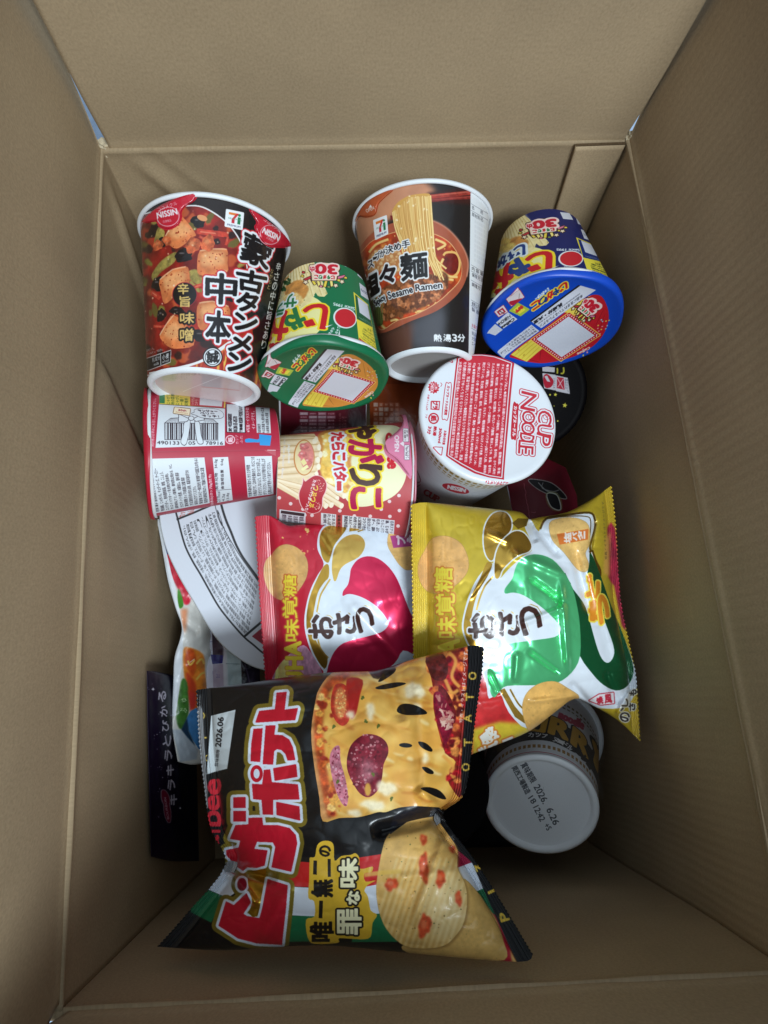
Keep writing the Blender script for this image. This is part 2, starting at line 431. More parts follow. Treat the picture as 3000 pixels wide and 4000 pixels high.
# ------------------------------------------------------------------ cups
class Cup:
    def __init__(s, name, label, cat, A, B, group=None, cw=1500, ch=640, spin=0.0):
        """A: lid end, B: base end, each (px, py, depth, radius in traced pixels)"""
        s.A = pt(*A[:3]); s.B = pt(*B[:3]); s.rA = rpx(A[3], A[2]); s.rB = rpx(B[3], B[2])
        s.h = np.linalg.norm(s.B-s.A); s.a = (s.B-s.A)/s.h
        v = CC-(s.A+s.B)/2; v = v-s.a*(v@s.a); s.e1 = v/np.linalg.norm(v); s.e2 = np.cross(s.a, s.e1)
        s.k = (s.rB-s.rA)/s.h; s.cw, s.ch = cw, ch
        low = s.A if s.A[2] < s.B[2] else s.B
        s.root = thing(name, label, cat, low, group)
        s.n = 128
    def side(s, P):
        P = np.asarray(P, float).reshape(-1, 2)
        d = np.stack([(P[:, 0]*SS-1500)/FPX, (P[:, 1]*SS-2000)/FPX, np.ones(len(P))], 1) @ CR
        o = CC-s.A; da = d @ s.a; oa = o @ s.a; q = s.rA+s.k*oa
        a = (d*d).sum(1)-da**2-(s.k*da)**2; b = d @ o-oa*da-s.k*da*q; c = o @ o-oa**2-q*q
        D = np.maximum(b*b-a*c, 0); l = (-b-np.sqrt(D))/a
        w = o+d*l[:, None]; t = (w @ s.a)/s.h
        th = np.arctan2(w @ s.e2, w @ s.e1)
        return np.stack([(th/(2*np.pi)+0.5)*s.cw, (t*0.88+0.07)*s.ch], 1)
    def disc(s, end, N):
        P0 = s.A if end == 'A' else s.B; R = (s.rA if end == 'A' else s.rB)*1.06
        def f(P):
            P = np.asarray(P, float).reshape(-1, 2)
            d = np.stack([(P[:, 0]*SS-1500)/FPX, (P[:, 1]*SS-2000)/FPX, np.ones(len(P))], 1) @ CR
            l = ((P0-CC) @ s.a)/(d @ s.a); w = CC-P0+d*l[:, None]
            return np.stack([((w @ s.e1)/R*0.5+0.5)*N, ((w @ s.e2)/R*0.5+0.5)*N], 1)
        return f
    def pos(s, x, r, th):
        return s.A+s.a*x+(s.e1*math.cos(th)+s.e2*math.sin(th))*r
    def revolve(s, name, mat, prof, parent=None, uv='side', n=None, wob=None, closed=False):
        """prof: (distance along the axis from A, radius)"""
        n = n or s.n; V = []; U = []
        for i in range(n+1):
            th = -math.pi+2*math.pi*i/n
            for j, (x, r) in enumerate(prof):
                if wob: x, r = wob(x, r, th)
                V.append(s.pos(x, r, th))
                if uv == 'side': U.append((i/n, 1-(x/s.h*0.88+0.07)))
                else:
                    R = (s.rA if uv == 'A' else s.rB)*1.06
                    U.append((r*math.cos(th)/R*0.5+0.5, 1-(r*math.sin(th)/R*0.5+0.5)))
        F = gridfaces(n+1, len(prof))
        return mesh(name, V, F, mat, parent or s.root, U)
    def body(s, mat, x0=0.0, x1=1.0, name='cup_body', wob=None):
        return s.revolve(name, mat, [(s.h*t, s.rA+s.k*s.h*t) for t in np.linspace(x0, x1, 14)], wob=wob)
    def ring(s, name, mat, x, r, tr, tx=None, parent=None, n=10):
        """rolled rim: a torus of section tr (radially) by tx (axially)"""
        tx = tx or tr
        return s.revolve(name, mat, [(x+tx*math.sin(q), r+tr*math.cos(q)) for q in np.linspace(0, 2*math.pi, n+1)], parent)
    def dome(s, name, mat, end, prof, parent=None, wob=None):
        x0 = 0 if end == 'A' else s.h
        return s.revolve(name, mat, [(x0+x, r) for x, r in prof], parent, uv=end, wob=wob)
    def patch(s, name, mat, outline, lift, parent=None, curl=None, cuts=4):
        """a tab lying over the wall: its outline traced on the wall (traced pixels)"""
        q = s.side(outline)
        bm = bmesh.new()
        vs = [bm.verts.new((x/100, y/100, 0)) for x, y in q]
        bm.faces.new(vs)
        bmesh.ops.triangulate(bm, faces=bm.faces[:])
        bmesh.ops.subdivide_edges(bm, edges=bm.edges[:], cuts=cuts, use_grid_fill=True)
        V = []; U = []
        for v in bm.verts:
            u, t = v.co.x*100/s.cw, (v.co.y*100/s.ch-0.07)/0.88
            th = (u-0.5)*2*math.pi; l = lift if curl is None else lift+curl(th, t)
            V.append(s.pos(s.h*t, s.rA+s.k*s.h*t+l, th)); U.append((u, 1-v.co.y*100/s.ch))
        bm.verts.index_update()
        F = [[v.index for v in f.verts] for f in bm.faces]
        bm.free()
        o = mesh(name, V, F, mat, parent or s.root, U)
        so = o.modifiers.new('thickness', 'SOLIDIFY'); so.thickness = 0.0005; so.offset = 0
        return o

# ------------------------------------------------------------------ bags
def resample(p, n):
    p = np.asarray(p, float); d = np.concatenate([[0], np.cumsum(np.hypot(*np.diff(p, axis=0).T))])
    t = np.linspace(0, d[-1], n); return np.stack([np.interp(t, d, p[:, 0]), np.interp(t, d, p[:, 1])], 1)
class Bag:
    """a filled film bag: outline traced (top, right, bottom, left runs, each left to right / top to bottom), depth at its corners,
    a front and a back that bulge apart"""
    def __init__(s, name, label, cat, top, right, bottom, left, dep, scale=1.6, group=None, nu=150, nv=150, smooth=4):
        s.nu, s.nv = nu, nv
        cm = lambda p: resample(catmull(p, False, smooth), 400) if len(p) > 2 else resample(p, 400)
        T, R, B, L = [cm(p) for p in (top, right, bottom, left)]
        su = 0.5-0.5*np.cos(np.linspace(0, np.pi, nu)); sv = 0.5-0.5*np.cos(np.linspace(0, np.pi, nv))
        su = 0.5*su+0.5*np.linspace(0, 1, nu); sv = 0.5*sv+0.5*np.linspace(0, 1, nv)
        f = lambda p, t: np.stack([np.interp(t, np.linspace(0, 1, 400), p[:, k]) for k in (0, 1)], 1)
        T, B = f(T, su), f(B, su); L, R = f(L, sv), f(R, sv)
        u, v = su[:, None, None], sv[None, :, None]
        s.P = (1-v)*T[:, None]+v*B[:, None]+(1-u)*L[None]+u*R[None]-((1-u)*(1-v)*T[0]+u*(1-v)*T[-1]+(1-u)*v*B[0]+u*v*B[-1])
        s.u, s.v = np.broadcast_to(su[:, None], (nu, nv)), np.broadcast_to(sv[None], (nu, nv))
        tl, tr, br, bl = dep
        s.base = (1-s.u)*(1-s.v)*tl+s.u*(1-s.v)*tr+s.u*s.v*br+(1-s.u)*s.v*bl
        lo = s.P.reshape(-1, 2).min(0)-3; hi = s.P.reshape(-1, 2).max(0)+3
        s.lo, s.hi, s.sc = lo, hi, scale
        s.cw, s.ch = int((hi[0]-lo[0])*scale), int((hi[1]-lo[1])*scale)
        c = pt(*s.P[nu//2, nv//2], s.base[nu//2, nv//2])
        s.root = thing(name, label, cat, c, group)
        s.H = np.zeros((nu, nv))
    def canvas(s, base, foil=0.0):
        return Canvas(s.ch, s.cw, lambda p: (np.asarray(p, float).reshape(-1, 2)-s.lo)*s.sc, base, foil)
    def bulge(s, amp, pu=0.5, pv=0.5, seal_l=0.0, seal_r=0.0, seal_t=0.0, seal_b=0.0, skew=(0.5, 0.5)):
        u = np.clip((s.u-seal_l)/(1-seal_l-seal_r), 0, 1); v = np.clip((s.v-seal_t)/(1-seal_t-seal_b), 0, 1)
        w = lambda t, k: t**(math.log(0.5)/math.log(k))
        s.env = np.maximum(np.sin(np.pi*w(u, skew[0])), 0)**pu*np.maximum(np.sin(np.pi*w(v, skew[1])), 0)**pv
        s.H = s.H+amp*s.env
    def crease(s, a, b, wd, amp):
        a, b = np.array(a, float), np.array(b, float); d = b-a; L = np.hypot(*d); d /= L; n = np.array([-d[1], d[0]])
        q = s.P-a; x = q @ d/L; y = q @ n
        fade = np.clip(x/0.15, 0, 1)*np.clip((1-x)/0.15, 0, 1)
        s.H = s.H+amp*np.exp(-(y/wd)**2)*fade
    def step(s, a, b, wd, amp):
        """film folded over: the right-hand side of a-b lower by amp"""
        a, b = np.array(a, float), np.array(b, float); d = b-a; L = np.hypot(*d); d /= L; n = np.array([-d[1], d[0]])
        q = s.P-a; x = q @ d/L; y = q @ n
        fade = np.clip(x/0.12, 0, 1)*np.clip((1-x)/0.12, 0, 1)
        s.H = s.H-amp*fade/(1+np.exp(-y/wd))*np.exp(-np.maximum(y, 0)/(wd*9))
    def serrate(s, sides):
        """zigzag cut along the seals"""
        for sd in sides:
            k = 0 if sd == 'l' else -1
            L = np.concatenate([[0], np.cumsum(np.hypot(*np.diff(s.P[k], axis=0).T))])
            z = 2*np.abs((L/9.0) % 1-.5); s.P[k, :, 0] += (z-.5)*3.6*(1 if sd == 'l' else -1)
    def sample(s, n):
        x = np.clip((s.P[..., 0]-s.lo[0])*s.sc, 0, s.cw-1.01); y = np.clip((s.P[..., 1]-s.lo[1])*s.sc, 0, s.ch-1.01)
        xi, yi = x.astype(int), y.astype(int); fx, fy = x-xi, y-yi
        return (n[yi, xi]*(1-fx)+n[yi, xi+1]*fx)*(1-fy)+(n[yi+1, xi]*(1-fx)+n[yi+1, xi+1]*fx)*fy
    def rough(s, amp, scale, seed, env=True):
        n = s.sample(fbm(s.ch, s.cw, scale*s.sc, seed, 3))
        s.H = s.H+amp*(n-0.5)*2*(s.env**0.5 if env else 1)
    def wrinkle(s, amp, scale, seed):
        """sharp irregular film creases, stronger towards the rim of the pouch"""
        n = fbm(s.ch, s.cw, scale*s.sc, seed, 2, 1.6); n2 = fbm(s.ch, s.cw, scale*s.sc*.6, seed+5, 2, .7)
        r = (1-np.abs(2*n-1))**7+.6*(1-np.abs(2*n2-1))**9
        r = blur(r, 2)
        e = s.env; s.H = s.H-amp*s.sample(r)*np.clip(e*4, 0, 1)*(1.15-.75*e)
    def build(s, mat, back, backamp=0.5, crimps=(), name='pouch', jag=0.0, jagside='lr'):
        """crimps: (side, width as a share, material, ridges)"""
        H = s.H.copy()
        V = np.empty((s.nu, s.nv, 3)); Bk = np.empty((s.nu, s.nv, 3))
        d = np.stack([(s.P[..., 0]*SS-1500)/FPX, (s.P[..., 1]*SS-2000)/FPX, np.ones(s.P.shape[:2])], -1) @ CR
        U = np.stack([(s.P[..., 0]-s.lo[0])*s.sc/s.cw, 1-(s.P[..., 1]-s.lo[1])*s.sc/s.ch], -1)
        ridge = np.zeros_like(H); keep = np.ones((s.nu, s.nv), bool); parts = []
        for side, wd, nm, nr in crimps:
            q = {'l': s.u, 'r': 1-s.u, 't': s.v, 'b': 1-s.v}[side]
            ridge += np.where(q < wd, 0.00065*np.sin(q/wd*nr*2*np.pi), 0)
        V = CC+d*(s.base-H+ridge)[..., None]
        Bk = CC+d*(s.base+0.0012+backamp*np.maximum(s.env, 0)*H.max()+ridge)[..., None]
        idx = np.arange(s.nu*s.nv).reshape(s.nu, s.nv)
        def emit(nm, i0, i1, j0, j1):
            v = V[i0:i1, j0:j1]; f = gridfaces(i1-i0, j1-j0)
            o = mesh(nm, v.reshape(-1, 3), [q[::-1] for q in f], mat, s.root, U[i0:i1, j0:j1].reshape(-1, 2)); return o
        i0, i1, j0, j1 = 0, s.nu, 0, s.nv
        cut = {}
        for side, wd, nm, nr in crimps:
            if side == 'l': k = int(np.searchsorted(s.u[:, 0], wd)); emit(nm, 0, k+1, 0, s.nv); i0 = k
            if side == 'r': k = int(np.searchsorted(s.u[:, 0], 1-wd)); emit(nm, k, s.nu, 0, s.nv); i1 = k+1
        front = emit(name, i0, i1, j0, j1)
        mesh('back_film', Bk.reshape(-1, 3), gridfaces(s.nu, s.nv), back, s.root)
        s.front = front
        return front
# ------------------------------------------------------------------ the box and what it stands on
RIM = {'BL': np.array([-0.0127, 1.4179, 0])*W, 'BR': np.array([0.9878, 1.3949, 0])*W, 'FR': np.array([1.0045, -0.0080, 0])*W, 'FL': np.array([0.0047, 0.0075, 0])*W}
FLOOR = -0.95*W
TH = 0.0045
kraft = cardboard('kraft_cardboard', 1.0, 0.03); kraft_dark = cardboard('kraft_outside', 0.95, 0.3)
kraft_r = cardboard('kraft_fluted', 1.0, 0.12)
edge_m = plain('corrugated_edge', (150, 122, 88), 0.85, 0.2, noise=0.35, scale=400)
cen = np.array([0.15, 0.21, 0])
box = thing('cardboard_box', 'open brown corrugated cardboard box with its flaps standing up, filled with snacks', 'box', (0.15, 0.21, FLOOR))
def panel(name, p0, p1, z0, z1, out, mat, lean=0.0, disp=None, flare=(0, 0), nu=150, nv=80, parent=None, th=TH):
    """inner sheet from p0 to p1 along the fold, z0..z1 up the panel, leaning outwards; outer sheet TH behind it"""
    p0, p1 = np.array(p0, float), np.array(p1, float); L = np.linalg.norm(p1-p0); d = (p1-p0)/L; out = np.array(out, float)
    up = np.array([0, 0, 1.0])*math.cos(lean)+out*math.sin(lean)
    nrm = out*math.cos(lean)-np.array([0, 0, 1.0])*math.sin(lean)
    V = []; U = []
    for layer in (0, 1):
        for i in range(nu):
            for j in range(nv):
                s, t = i/(nu-1), j/(nv-1); h = z0+(z1-z0)*t
                x = (s*L)+(flare[0]*(1-s)+flare[1]*s)*(h/(z1 if abs(z1) > abs(z0) else z0))
                q = p0+d*x+up*h
                if disp is not None: q = q-nrm*disp(s*L, h, L)
                if layer: q = q+nrm*th
                V.append(q); U.append((s*L, h))
    n = nu*nv; F = gridfaces(nu, nv); F = F+[(a+n, d_+n, c+n, b+n) for a, b, c, d_ in F]
    for i in range(nu-1):
        for j in (0, nv-1): a, b = i*nv+j, (i+1)*nv+j; F.append((a, b, b+n, a+n))
    for j in range(nv-1):
        for i in (0, nu-1): a, b = i*nv+j, i*nv+j+1; F.append((a, b, b+n, a+n))
    return mesh(name, V, F, mat, parent or box, U)
def wav(x, k): return 0.5*math.sin(x*31+k)+0.3*math.sin(x*83+2*k)+0.2*math.sin(x*190+k*3)
def lip(h, w=0.003, a=0.0011):             # the scored fold pushes a little roll inwards
    return a*math.exp(-((h)/w)**2)
BL, BR, FR, FL = RIM['BL'], RIM['BR'], RIM['FR'], RIM['FL']
def tent(x, c, w): return max(0.0, 1-abs(x-c)/w)
def g(x, c, w): return math.exp(-((x-c)/w)**2)
def ramp_(x, a, b): return min(1.0, max(0.0, (x-a)/(b-a)))
def back_d(x, h, L):
    v = lip(h)*(1+.5*wav(x, 1))+.0003*wav(x, 2)
    # buckled corner by the left fold
    e = x-(0.008+0.55*max(0, -h)); v += 0.0030*tent(e, 0.009, 0.009)*ramp_(-h, 0.003, 0.02)
    e2 = x-(0.032+0.75*max(0, -h)); v += 0.0010*tent(e2, 0, 0.004)*ramp_(0.05+h, 0, 0.02)*ramp_(-h, 0.0, 0.008)
    return v
def left_d(x, h, L):                       # x runs from the front corner to the back corner
    y = L-x
    v = lip(h, 0.003, 0.0012)*(1+.5*wav(x, 4))+.0004*wav(x, 5)
    e = y-(0.004+0.42*max(0, -h)); v += 0.0028*tent(e, 0.006, 0.009)*ramp_(-h, 0.004, 0.03)
    e = y-(0.125+0.40*max(0, -h-0.005)); v += 0.0022*ramp_(e, -0.002, 0.002)*ramp_(-h, 0.004, 0.02)*ramp_(0.30-y, 0, 0.12)
    return v
def right_d(x, h, L):
    return lip(h, 0.003, 0.0012)*(1+.5*wav(x, 7))+.0005*wav(x, 8)-0.0035*math.sin(math.pi*min(1, max(0, x/L)))*ramp_(0.08+h, 0, 0.08)+0.0015*math.sin(x*34+h*20)*ramp_(-h, 0.01, 0.06)
def front_d(x, h, L):
    return lip(h, 0.003, 0.0012)*(1+.5*wav(x, 3))+.0004*wav(x, 6)
EX = np.array([TH, 0, 0])
back_w = panel('wall_panel', BL-EX, BR+EX, FLOOR, -.0007, (0, 1, 0), kraft, 0, back_d)
left_w = panel('wall_panel', FL, BL, FLOOR, 0, (-1, 0, 0), kraft, 0, left_d)
right_w = panel('wall_panel', FR, BR, FLOOR, 0, (1, 0, 0), kraft_r, 0, right_d)
front_w = panel('wall_panel', FL-EX, FR+EX, FLOOR, -.0007, (0, -1, 0), kraft, 0, front_d)
panel('bottom_panel', (-0.006, -0.006, FLOOR+0.0015), (0.306, -0.006, FLOOR+0.0015), 0, 0.436, (0, 1, 0), kraft, math.radians(89.99), None, nu=20, nv=20)
FH = 0.150
R = math.radians
def flapd(k, sgn=1): return lambda x, h, L: 0.0006*g(h, 0, 0.002)*(1+.3*wav(x, k*900))+.0003*wav(x, k*700)+0.0003*wav(x*.35, h*9+k*300)*ramp_(h, 0, .03)+k*math.sin(math.pi*x/L)*(h/FH)**2+0.0012*math.sin(h*55)*sgn
panel('flap', BL+np.array([.004, .0010, 0]), BR+np.array([-.002, .0010, 0]), -0.0035, FH, (0, 1, 0), kraft, R(9), flapd(0.004), parent=back_w, flare=(-0.017, 0.034))
panel('flap', FL+np.array([-.0010, .003, 0]), BL+np.array([-.0010, .001, 0]), -0.0035, FH, (-1, 0, 0), kraft, R(7), flapd(-0.004), parent=left_w, flare=(-0.11, 0.062))
panel('flap', FR+np.array([.0010, .003, 0]), BR+np.array([.0010, .002, 0]), -0.0035, FH, (1, 0, 0), kraft_r, R(13), flapd(0.004), parent=right_w, flare=(-0.03, 0.043))
panel('flap', FL+np.array([.003, -.0010, 0]), FR+np.array([-.003, -.0010, 0]), -0.0035, FH, (0, -1, 0), kraft, R(14), flapd(0.002), parent=front_w, flare=(-.12, .10))
# the glued joint of the box: a strip of the right wall lapped inside the back wall
TT = .0020
tabm = cardboard('kraft_joint', 1.22, 0.15)
panel('glue_tab', BR+np.array([-0.0305, -0.0010-TT, 0]), BR+np.array([-0.002, -0.0010-TT, 0]), FLOOR+0.02, -0.0012, (0, 1, 0), tabm, 0, lambda x, h, L: 0.0012*ramp_(x, 0, L)*0, flare=(0.010, 0), nu=24, th=TT)

# its cut upper edge shows the flutes
F_ = []; V = []
t0 = BR+np.array([-0.0305, -0.0010-TT, -.0012]); t1 = BR+np.array([-0.002, -0.0010-TT, -.0012])
for i in range(61):
    q = t0+(t1-t0)*i/60; zz = .0022+.0012*math.sin(i*1.25)
    for dy, dz in ((.0003, .0002), (.0003, .0009), (TT*.5+.0004*math.sin(i*1.25), .0009), (TT-.0003, .0009), (TT-.0003, .0002)): V.append(q+np.array([0, dy, dz]))
flm = plain('flute_edge', (92, 74, 54), .9, .1, noise=.5, scale=900)
mesh('flute_edge', V, gridfaces(61, 5), flm, box, smooth=False)

# the surface below: a pale blue cloth
clothm = plain('pale_blue_cloth', (186, 206, 234), 0.9, 0.2, noise=0.22, scale=120, bump=0.002)
xs = np.linspace(-1.6, 1.9, 120); ys = np.linspace(-1.5, 2.0, 120)
rgz = fbm(120, 120, 16, 5, 4)
V = [(x, y, FLOOR-0.006+0.012*(rgz[i, j]-0.5)*(1 if (x < -0.05 or x > 0.35 or y < -0.05 or y > 0.48) else 0)) for i, x in enumerate(xs) for j, y in enumerate(ys)]
fl = mesh('floor', V, gridfaces(120, 120), clothm); tag(fl, kind='structure')

# crushed, torn liner at the two far corners
torn = plain('torn_liner', (196, 180, 152), .9, .1, noise=.2, scale=500)
def crush(at, seed, s):
    rg = np.random.RandomState(seed); bm = bmesh.new(); bmesh.ops.create_icosphere(bm, subdivisions=3, radius=1.0)
    V = []
    for v in bm.verts:
        p = np.array(v.co); k = 1+.35*math.sin(p[0]*5+seed)*math.sin(p[1]*6+1)+.25*math.sin(p[2]*9+p[0]*7)+.1*rg.rand()
        V.append(np.array(at)+p*k*np.array(s))
    F = [[v.index for v in f.verts] for f in bm.faces]; bm.free()
    return mesh('torn_corner', V, F, torn, box, smooth=False)
crush(BL+np.array([-.0016, .0022, -.0022]), 3, (.0046, .0034, .0040)); crush(BR+np.array([.0012, .0020, -.0022]), 5, (.0042, .0032, .0036))
# traced lid end and base end of each cup: centre x, y, distance, radius
CUPS = dict(
    moko=((466, 519, .380, 154), (442, 846, .364, 117)),
    green=((700.5, 819, .365, 134), (700.5, 628, .385, 90)),
    ramen=((912, 485, .410, 145), (926, 795, .395, 95)),
    blue=((1193, 700, .408, 144), (1169, 523, .436, 87)),
    crimson=((322, 980, .385, 137), (593, 976, .404, 93)),
    roe=((874, 1042, .412, 131), (601, 1032, .402, 91)),
    classic=((1055.7, 901, .378, 147), (964, 1021, .462, 88)),
    curry=((1168, 1592, .505, 121), (1168, 1740, .43, 119)))
# ------------------------------------------------------------------ shared print helpers
def rc(x0, y0, x1, y1): return [(x0, y0), (x1, y0), (x1, y1), (x0, y1)]
def ccw(x0, y0, x1, y1): return [(x0, y1), (x0, y0), (x1, y0), (x1, y1)]      # lettering that reads upwards
def cwq(x0, y0, x1, y1): return [(x1, y0), (x1, y1), (x0, y1), (x0, y0)]      # reads downwards
def usd(x0, y0, x1, y1): return [(x1, y1), (x0, y1), (x0, y0), (x1, y0)]      # upside down
def lerp(a, b, t): return tuple(np.array(a, float)*(1-t)+np.array(b, float)*t)
def star(cx, cy, r, n=5, k=0.45, a0=-90):
    return [(cx+r*(1 if i % 2 == 0 else k)*math.cos(math.radians(a0+i*180/n)), cy+r*(1 if i % 2 == 0 else k)*math.sin(math.radians(a0+i*180/n))) for i in range(2*n)]
WHITE, BLACK = (222, 226, 230), (24, 22, 23)
def seven_logo(c, q):
    """the small white square with a coloured figure and the letter i"""
    q = np.array(q, float)
    P = lambda u, v: tuple((1-v)*((1-u)*q[0]+u*q[1])+v*((1-u)*q[3]+u*q[2]))
    c.poly([P(.04, 0), P(.96, 0), P(1, .04), P(1, .96), P(.96, 1), P(.04, 1), P(0, .96), P(0, .04)], (232, 234, 236))
    c.poly([P(.18, .14), P(.62, .14), P(.62, .27), P(.18, .27)], (222, 120, 50))
    c.poly([P(.60, .14), P(.74, .14), P(.50, .50), P(.36, .50)], (205, 50, 55))
    c.poly([P(.36, .50), P(.52, .50), P(.52, .72), P(.36, .72)], (195, 40, 55))
    c.ell(*P(.76, .22), *(np.hypot(*(q[1]-q[0]))*0.075,)*2, (40, 130, 80))
    c.poly([P(.68, .33), P(.84, .33), P(.84, .72), P(.68, .72)], (30, 115, 70))
    c.text('SEVEN&i', [P(.16, .43), P(.90, .43), P(.90, .52), P(.16, .52)], (90, 140, 110))
    c.text('PREMIUM', [P(.14, .80), P(.86, .80), P(.86, .91), P(.14, .91)], (60, 55, 90), bold=0.8)

# ------------------------------------------------------------------ spicy tofu noodle cup (red and black)
def art_moko(c):
    c.view(500, 680, 700/1613)
    food = [(60, 440), (300, 330), (460, 300), (640, 295), (800, 375), (920, 480), (1010, 620), (1060, 800), (1080, 1000), (1060, 1200), (1010, 1390), (930, 1500), (640, 1690), (100, 1800), (60, 1500), (60, 900)]
    c.poly([(60, 1600), (1250, 1330), (1280, 2100), (60, 2100)], (165, 45, 30), tex=(0.5, 40, 3))
    rg = np.random.RandomState(4)
    for i in range(90):
        x = 300+rg.rand()*980; y = 1560+rg.rand()*420; l = 60+rg.rand()*130; w = rg.rand()*30-15
        c.line([(x, y), (x+w, y-l*.5), (x+w*2.2, y-l)], 10+rg.rand()*16, [(225, 160, 60), (235, 195, 90), (200, 90, 40), (150, 30, 25)][rg.randint(4)], taper=True, smooth=4, alpha=0.75, soft=3)
    c.poly([(1090, 300), (1700, 300), (1700, 1800), (1180, 1780), (1130, 1500), (1100, 1200)], BLACK)
    c.poly([(900, 1700), (1120, 1450), (1180, 1500), (1130, 1900)], (40, 26, 24), soft=25)
    c.poly(food, (226, 226, 226), smooth=5, grow=13)
    c.poly(food, (128, 27, 20), smooth=5, tex=(0.55, 60, 11))
    m0 = c.clip; k = np.zeros((c.h, c.w), np.float32)
    P = split(c.T(c.seg(catmull(food, True, 5)).reshape(-1, 2)).reshape(-1, 2, 2), 4); r = raster(c.map(P.reshape(-1, 2)).reshape(-1, 2, 2), c.h, c.w)
    k[r[1]:r[1]+r[2].shape[0], r[0]:r[0]+r[2].shape[1]] = r[2]; c.clip = k
    c.scatter(60, food, 25, 70, [(120, 28, 22), (185, 62, 36), (90, 26, 22), (196, 92, 48)], 2, soft=6, alpha=0.8)
    c.scatter(26, food, 20, 55, [(40, 22, 20), (30, 20, 20)], 5, soft=4, alpha=0.9)
    c.scatter(22, food, 16, 42, [(130, 118, 48), (156, 140, 70), (104, 90, 40)], 8, soft=4, asp=2.0)
    for p in [[(215, 900), (300, 780), (430, 700), (420, 790), (300, 880), (230, 960)], [(540, 880), (620, 860), (690, 960), (640, 1000), (560, 950)], [(270, 480), (330, 520), (300, 640), (230, 660)]]:
        c.poly(p, (150, 132, 66), smooth=4, tex=(0.4, 14, 9), soft=2)
    for a, b, w in [((620, 515), (905, 548), 48), ((590, 1020), (700, 985), 32), ((210, 1060), (290, 1120), 40), ((640, 560), (720, 600), 26), ((230, 1370), (350, 1375), 26), ((900, 560), (880, 640), 22)]:
        c.line([a, lerp(a, b, .5), b], w, (186, 58, 40), tex=(0.3, 10, 3)); c.line([lerp(a, b, .1), lerp(a, b, .6)], w*.22, (230, 130, 100), soft=2)
    for x, y, rx, ry in [(500, 730, 85, 60), (270, 990, 60, 60), (660, 1450, 90, 50), (910, 1110, 55, 40), (630, 430, 60, 55), (320, 610, 50, 40), (440, 1230, 60, 40), (300, 1270, 40, 60)]:
        c.ell(x, y, rx, ry, (26, 19, 20), jit=.12, seed=int(x), tex=(0.5, 16, 2)); c.ell(x-rx*.2, y-ry*.3, rx*.3, ry*.12, (150, 140, 140), alpha=.6, soft=3)
    tofu = [[(335, 560), (400, 450), (470, 378), (540, 440), (612, 545), (575, 570), (510, 632), (430, 672), (355, 620)],
            [(645, 690), (760, 672), (890, 676), (896, 800), (893, 884), (760, 915), (640, 905), (622, 820)],
            [(285, 950), (400, 858), (520, 832), (548, 870), (545, 985), (420, 1100), (330, 1168), (296, 1060)],
            [(640, 1160), (760, 1143), (905, 1190), (908, 1310), (800, 1390), (650, 1400), (618, 1270)],
            [(285, 1450), (345, 1350), (412, 1268), (560, 1400), (592, 1540), (450, 1572), (375, 1560), (320, 1515)]]
    for i, t in enumerate(tofu):
        t = np.array(t, float); ce = t.mean(0)
        c.poly(t+[6, 22], (120, 34, 22), soft=8, alpha=.8)
        c.poly(t, (208, 116, 66), tex=(0.30, 34, 20+i), smooth=3)
        c.poly(ce+(t-ce)*[.8, .55]+[0, -28], (232, 168, 112), soft=16, tex=(0.15, 12, 40+i), alpha=.8)
        c.scatter(26, t, 3, 8, [(150, 50, 26), (176, 74, 40)], 60+i, soft=1)
        c.line([t[0], t[1], t[2]], 9, (244, 214, 180), soft=3, alpha=.7)
    for x, y, r_ in [(585, 640, 68), (720, 622, 66), (350, 600, 40), (270, 640, 45)]:
        c.ell(x, y, r_, r_*1.05, (188, 88, 50), jit=.1, seed=int(y), tex=(0.5, 12, 6)); c.ell(x-8, y-14, r_*.4, r_*.35, (226, 140, 90), soft=8, alpha=.8)
    c.ell(668, 395, 48, 26, (222, 150, 100), rot=20)
    c.scatter(50, food, 3, 9, [(245, 210, 170), (250, 230, 205)], 77, soft=1.5, alpha=.8)
    c.clip = m0
    c.line([(190, 1795), (420, 1750), (640, 1690), (800, 1590), (930, 1500)], 20, (226, 226, 226), smooth=5)
    # lettering
    wo = [(30, (196, 40, 48)), (20, (228, 232, 236))]
    big = [('蒙', [(1062, 512), (1312, 640), (1262, 868), (1002, 760)]), ('古', [(978, 850), (1262, 900), (1205, 1078), (990, 1030)]), ('タ', [(975, 1062), (1175, 1080), (1160, 1235), (985, 1225)]),
           ('ン', [(962, 1245), (1170, 1290), (1150, 1405), (965, 1395)]), ('メ', [(930, 1435), (1125, 1470), (1095, 1600), (905, 1585)]), ('ン', [(905, 1605), (1120, 1640), (1085, 1775), (900, 1765)]),
           ('中', [(705, 885), (985, 915), (968, 1165), (700, 1165)]), ('本', [(712, 1222), (925, 1250), (915, 1512), (700, 1512)])]
    for col_pass in (0, 1, 2):
        for ch, q in big:
            if col_pass < 2: c.text(ch, q, wo[col_pass][1], bold=wo[col_pass][0]+8)
            else: c.text(ch, q, (22, 20, 24), bold=9)
    c.ell(510, 1085, 112, 112, (150, 30, 50)); c.ell(510, 1085, 106, 106, (26, 20, 20))
    gold = (212, 178, 104)
    c.text('辛', [(445, 985), (545, 985), (548, 1080), (448, 1082)], gold, bold=3); c.text('旨', [(465, 1100), (560, 1098), (560, 1195), (468, 1195)], gold, bold=3)
    for ch, q in (('味', [(468, 1250), (600, 1245), (592, 1345), (470, 1345)]), ('噌', [(468, 1395), (590, 1390), (582, 1500), (470, 1505)])):
        c.text(ch, q, gold, bold=3, outl=[(16, (30, 18, 18))])
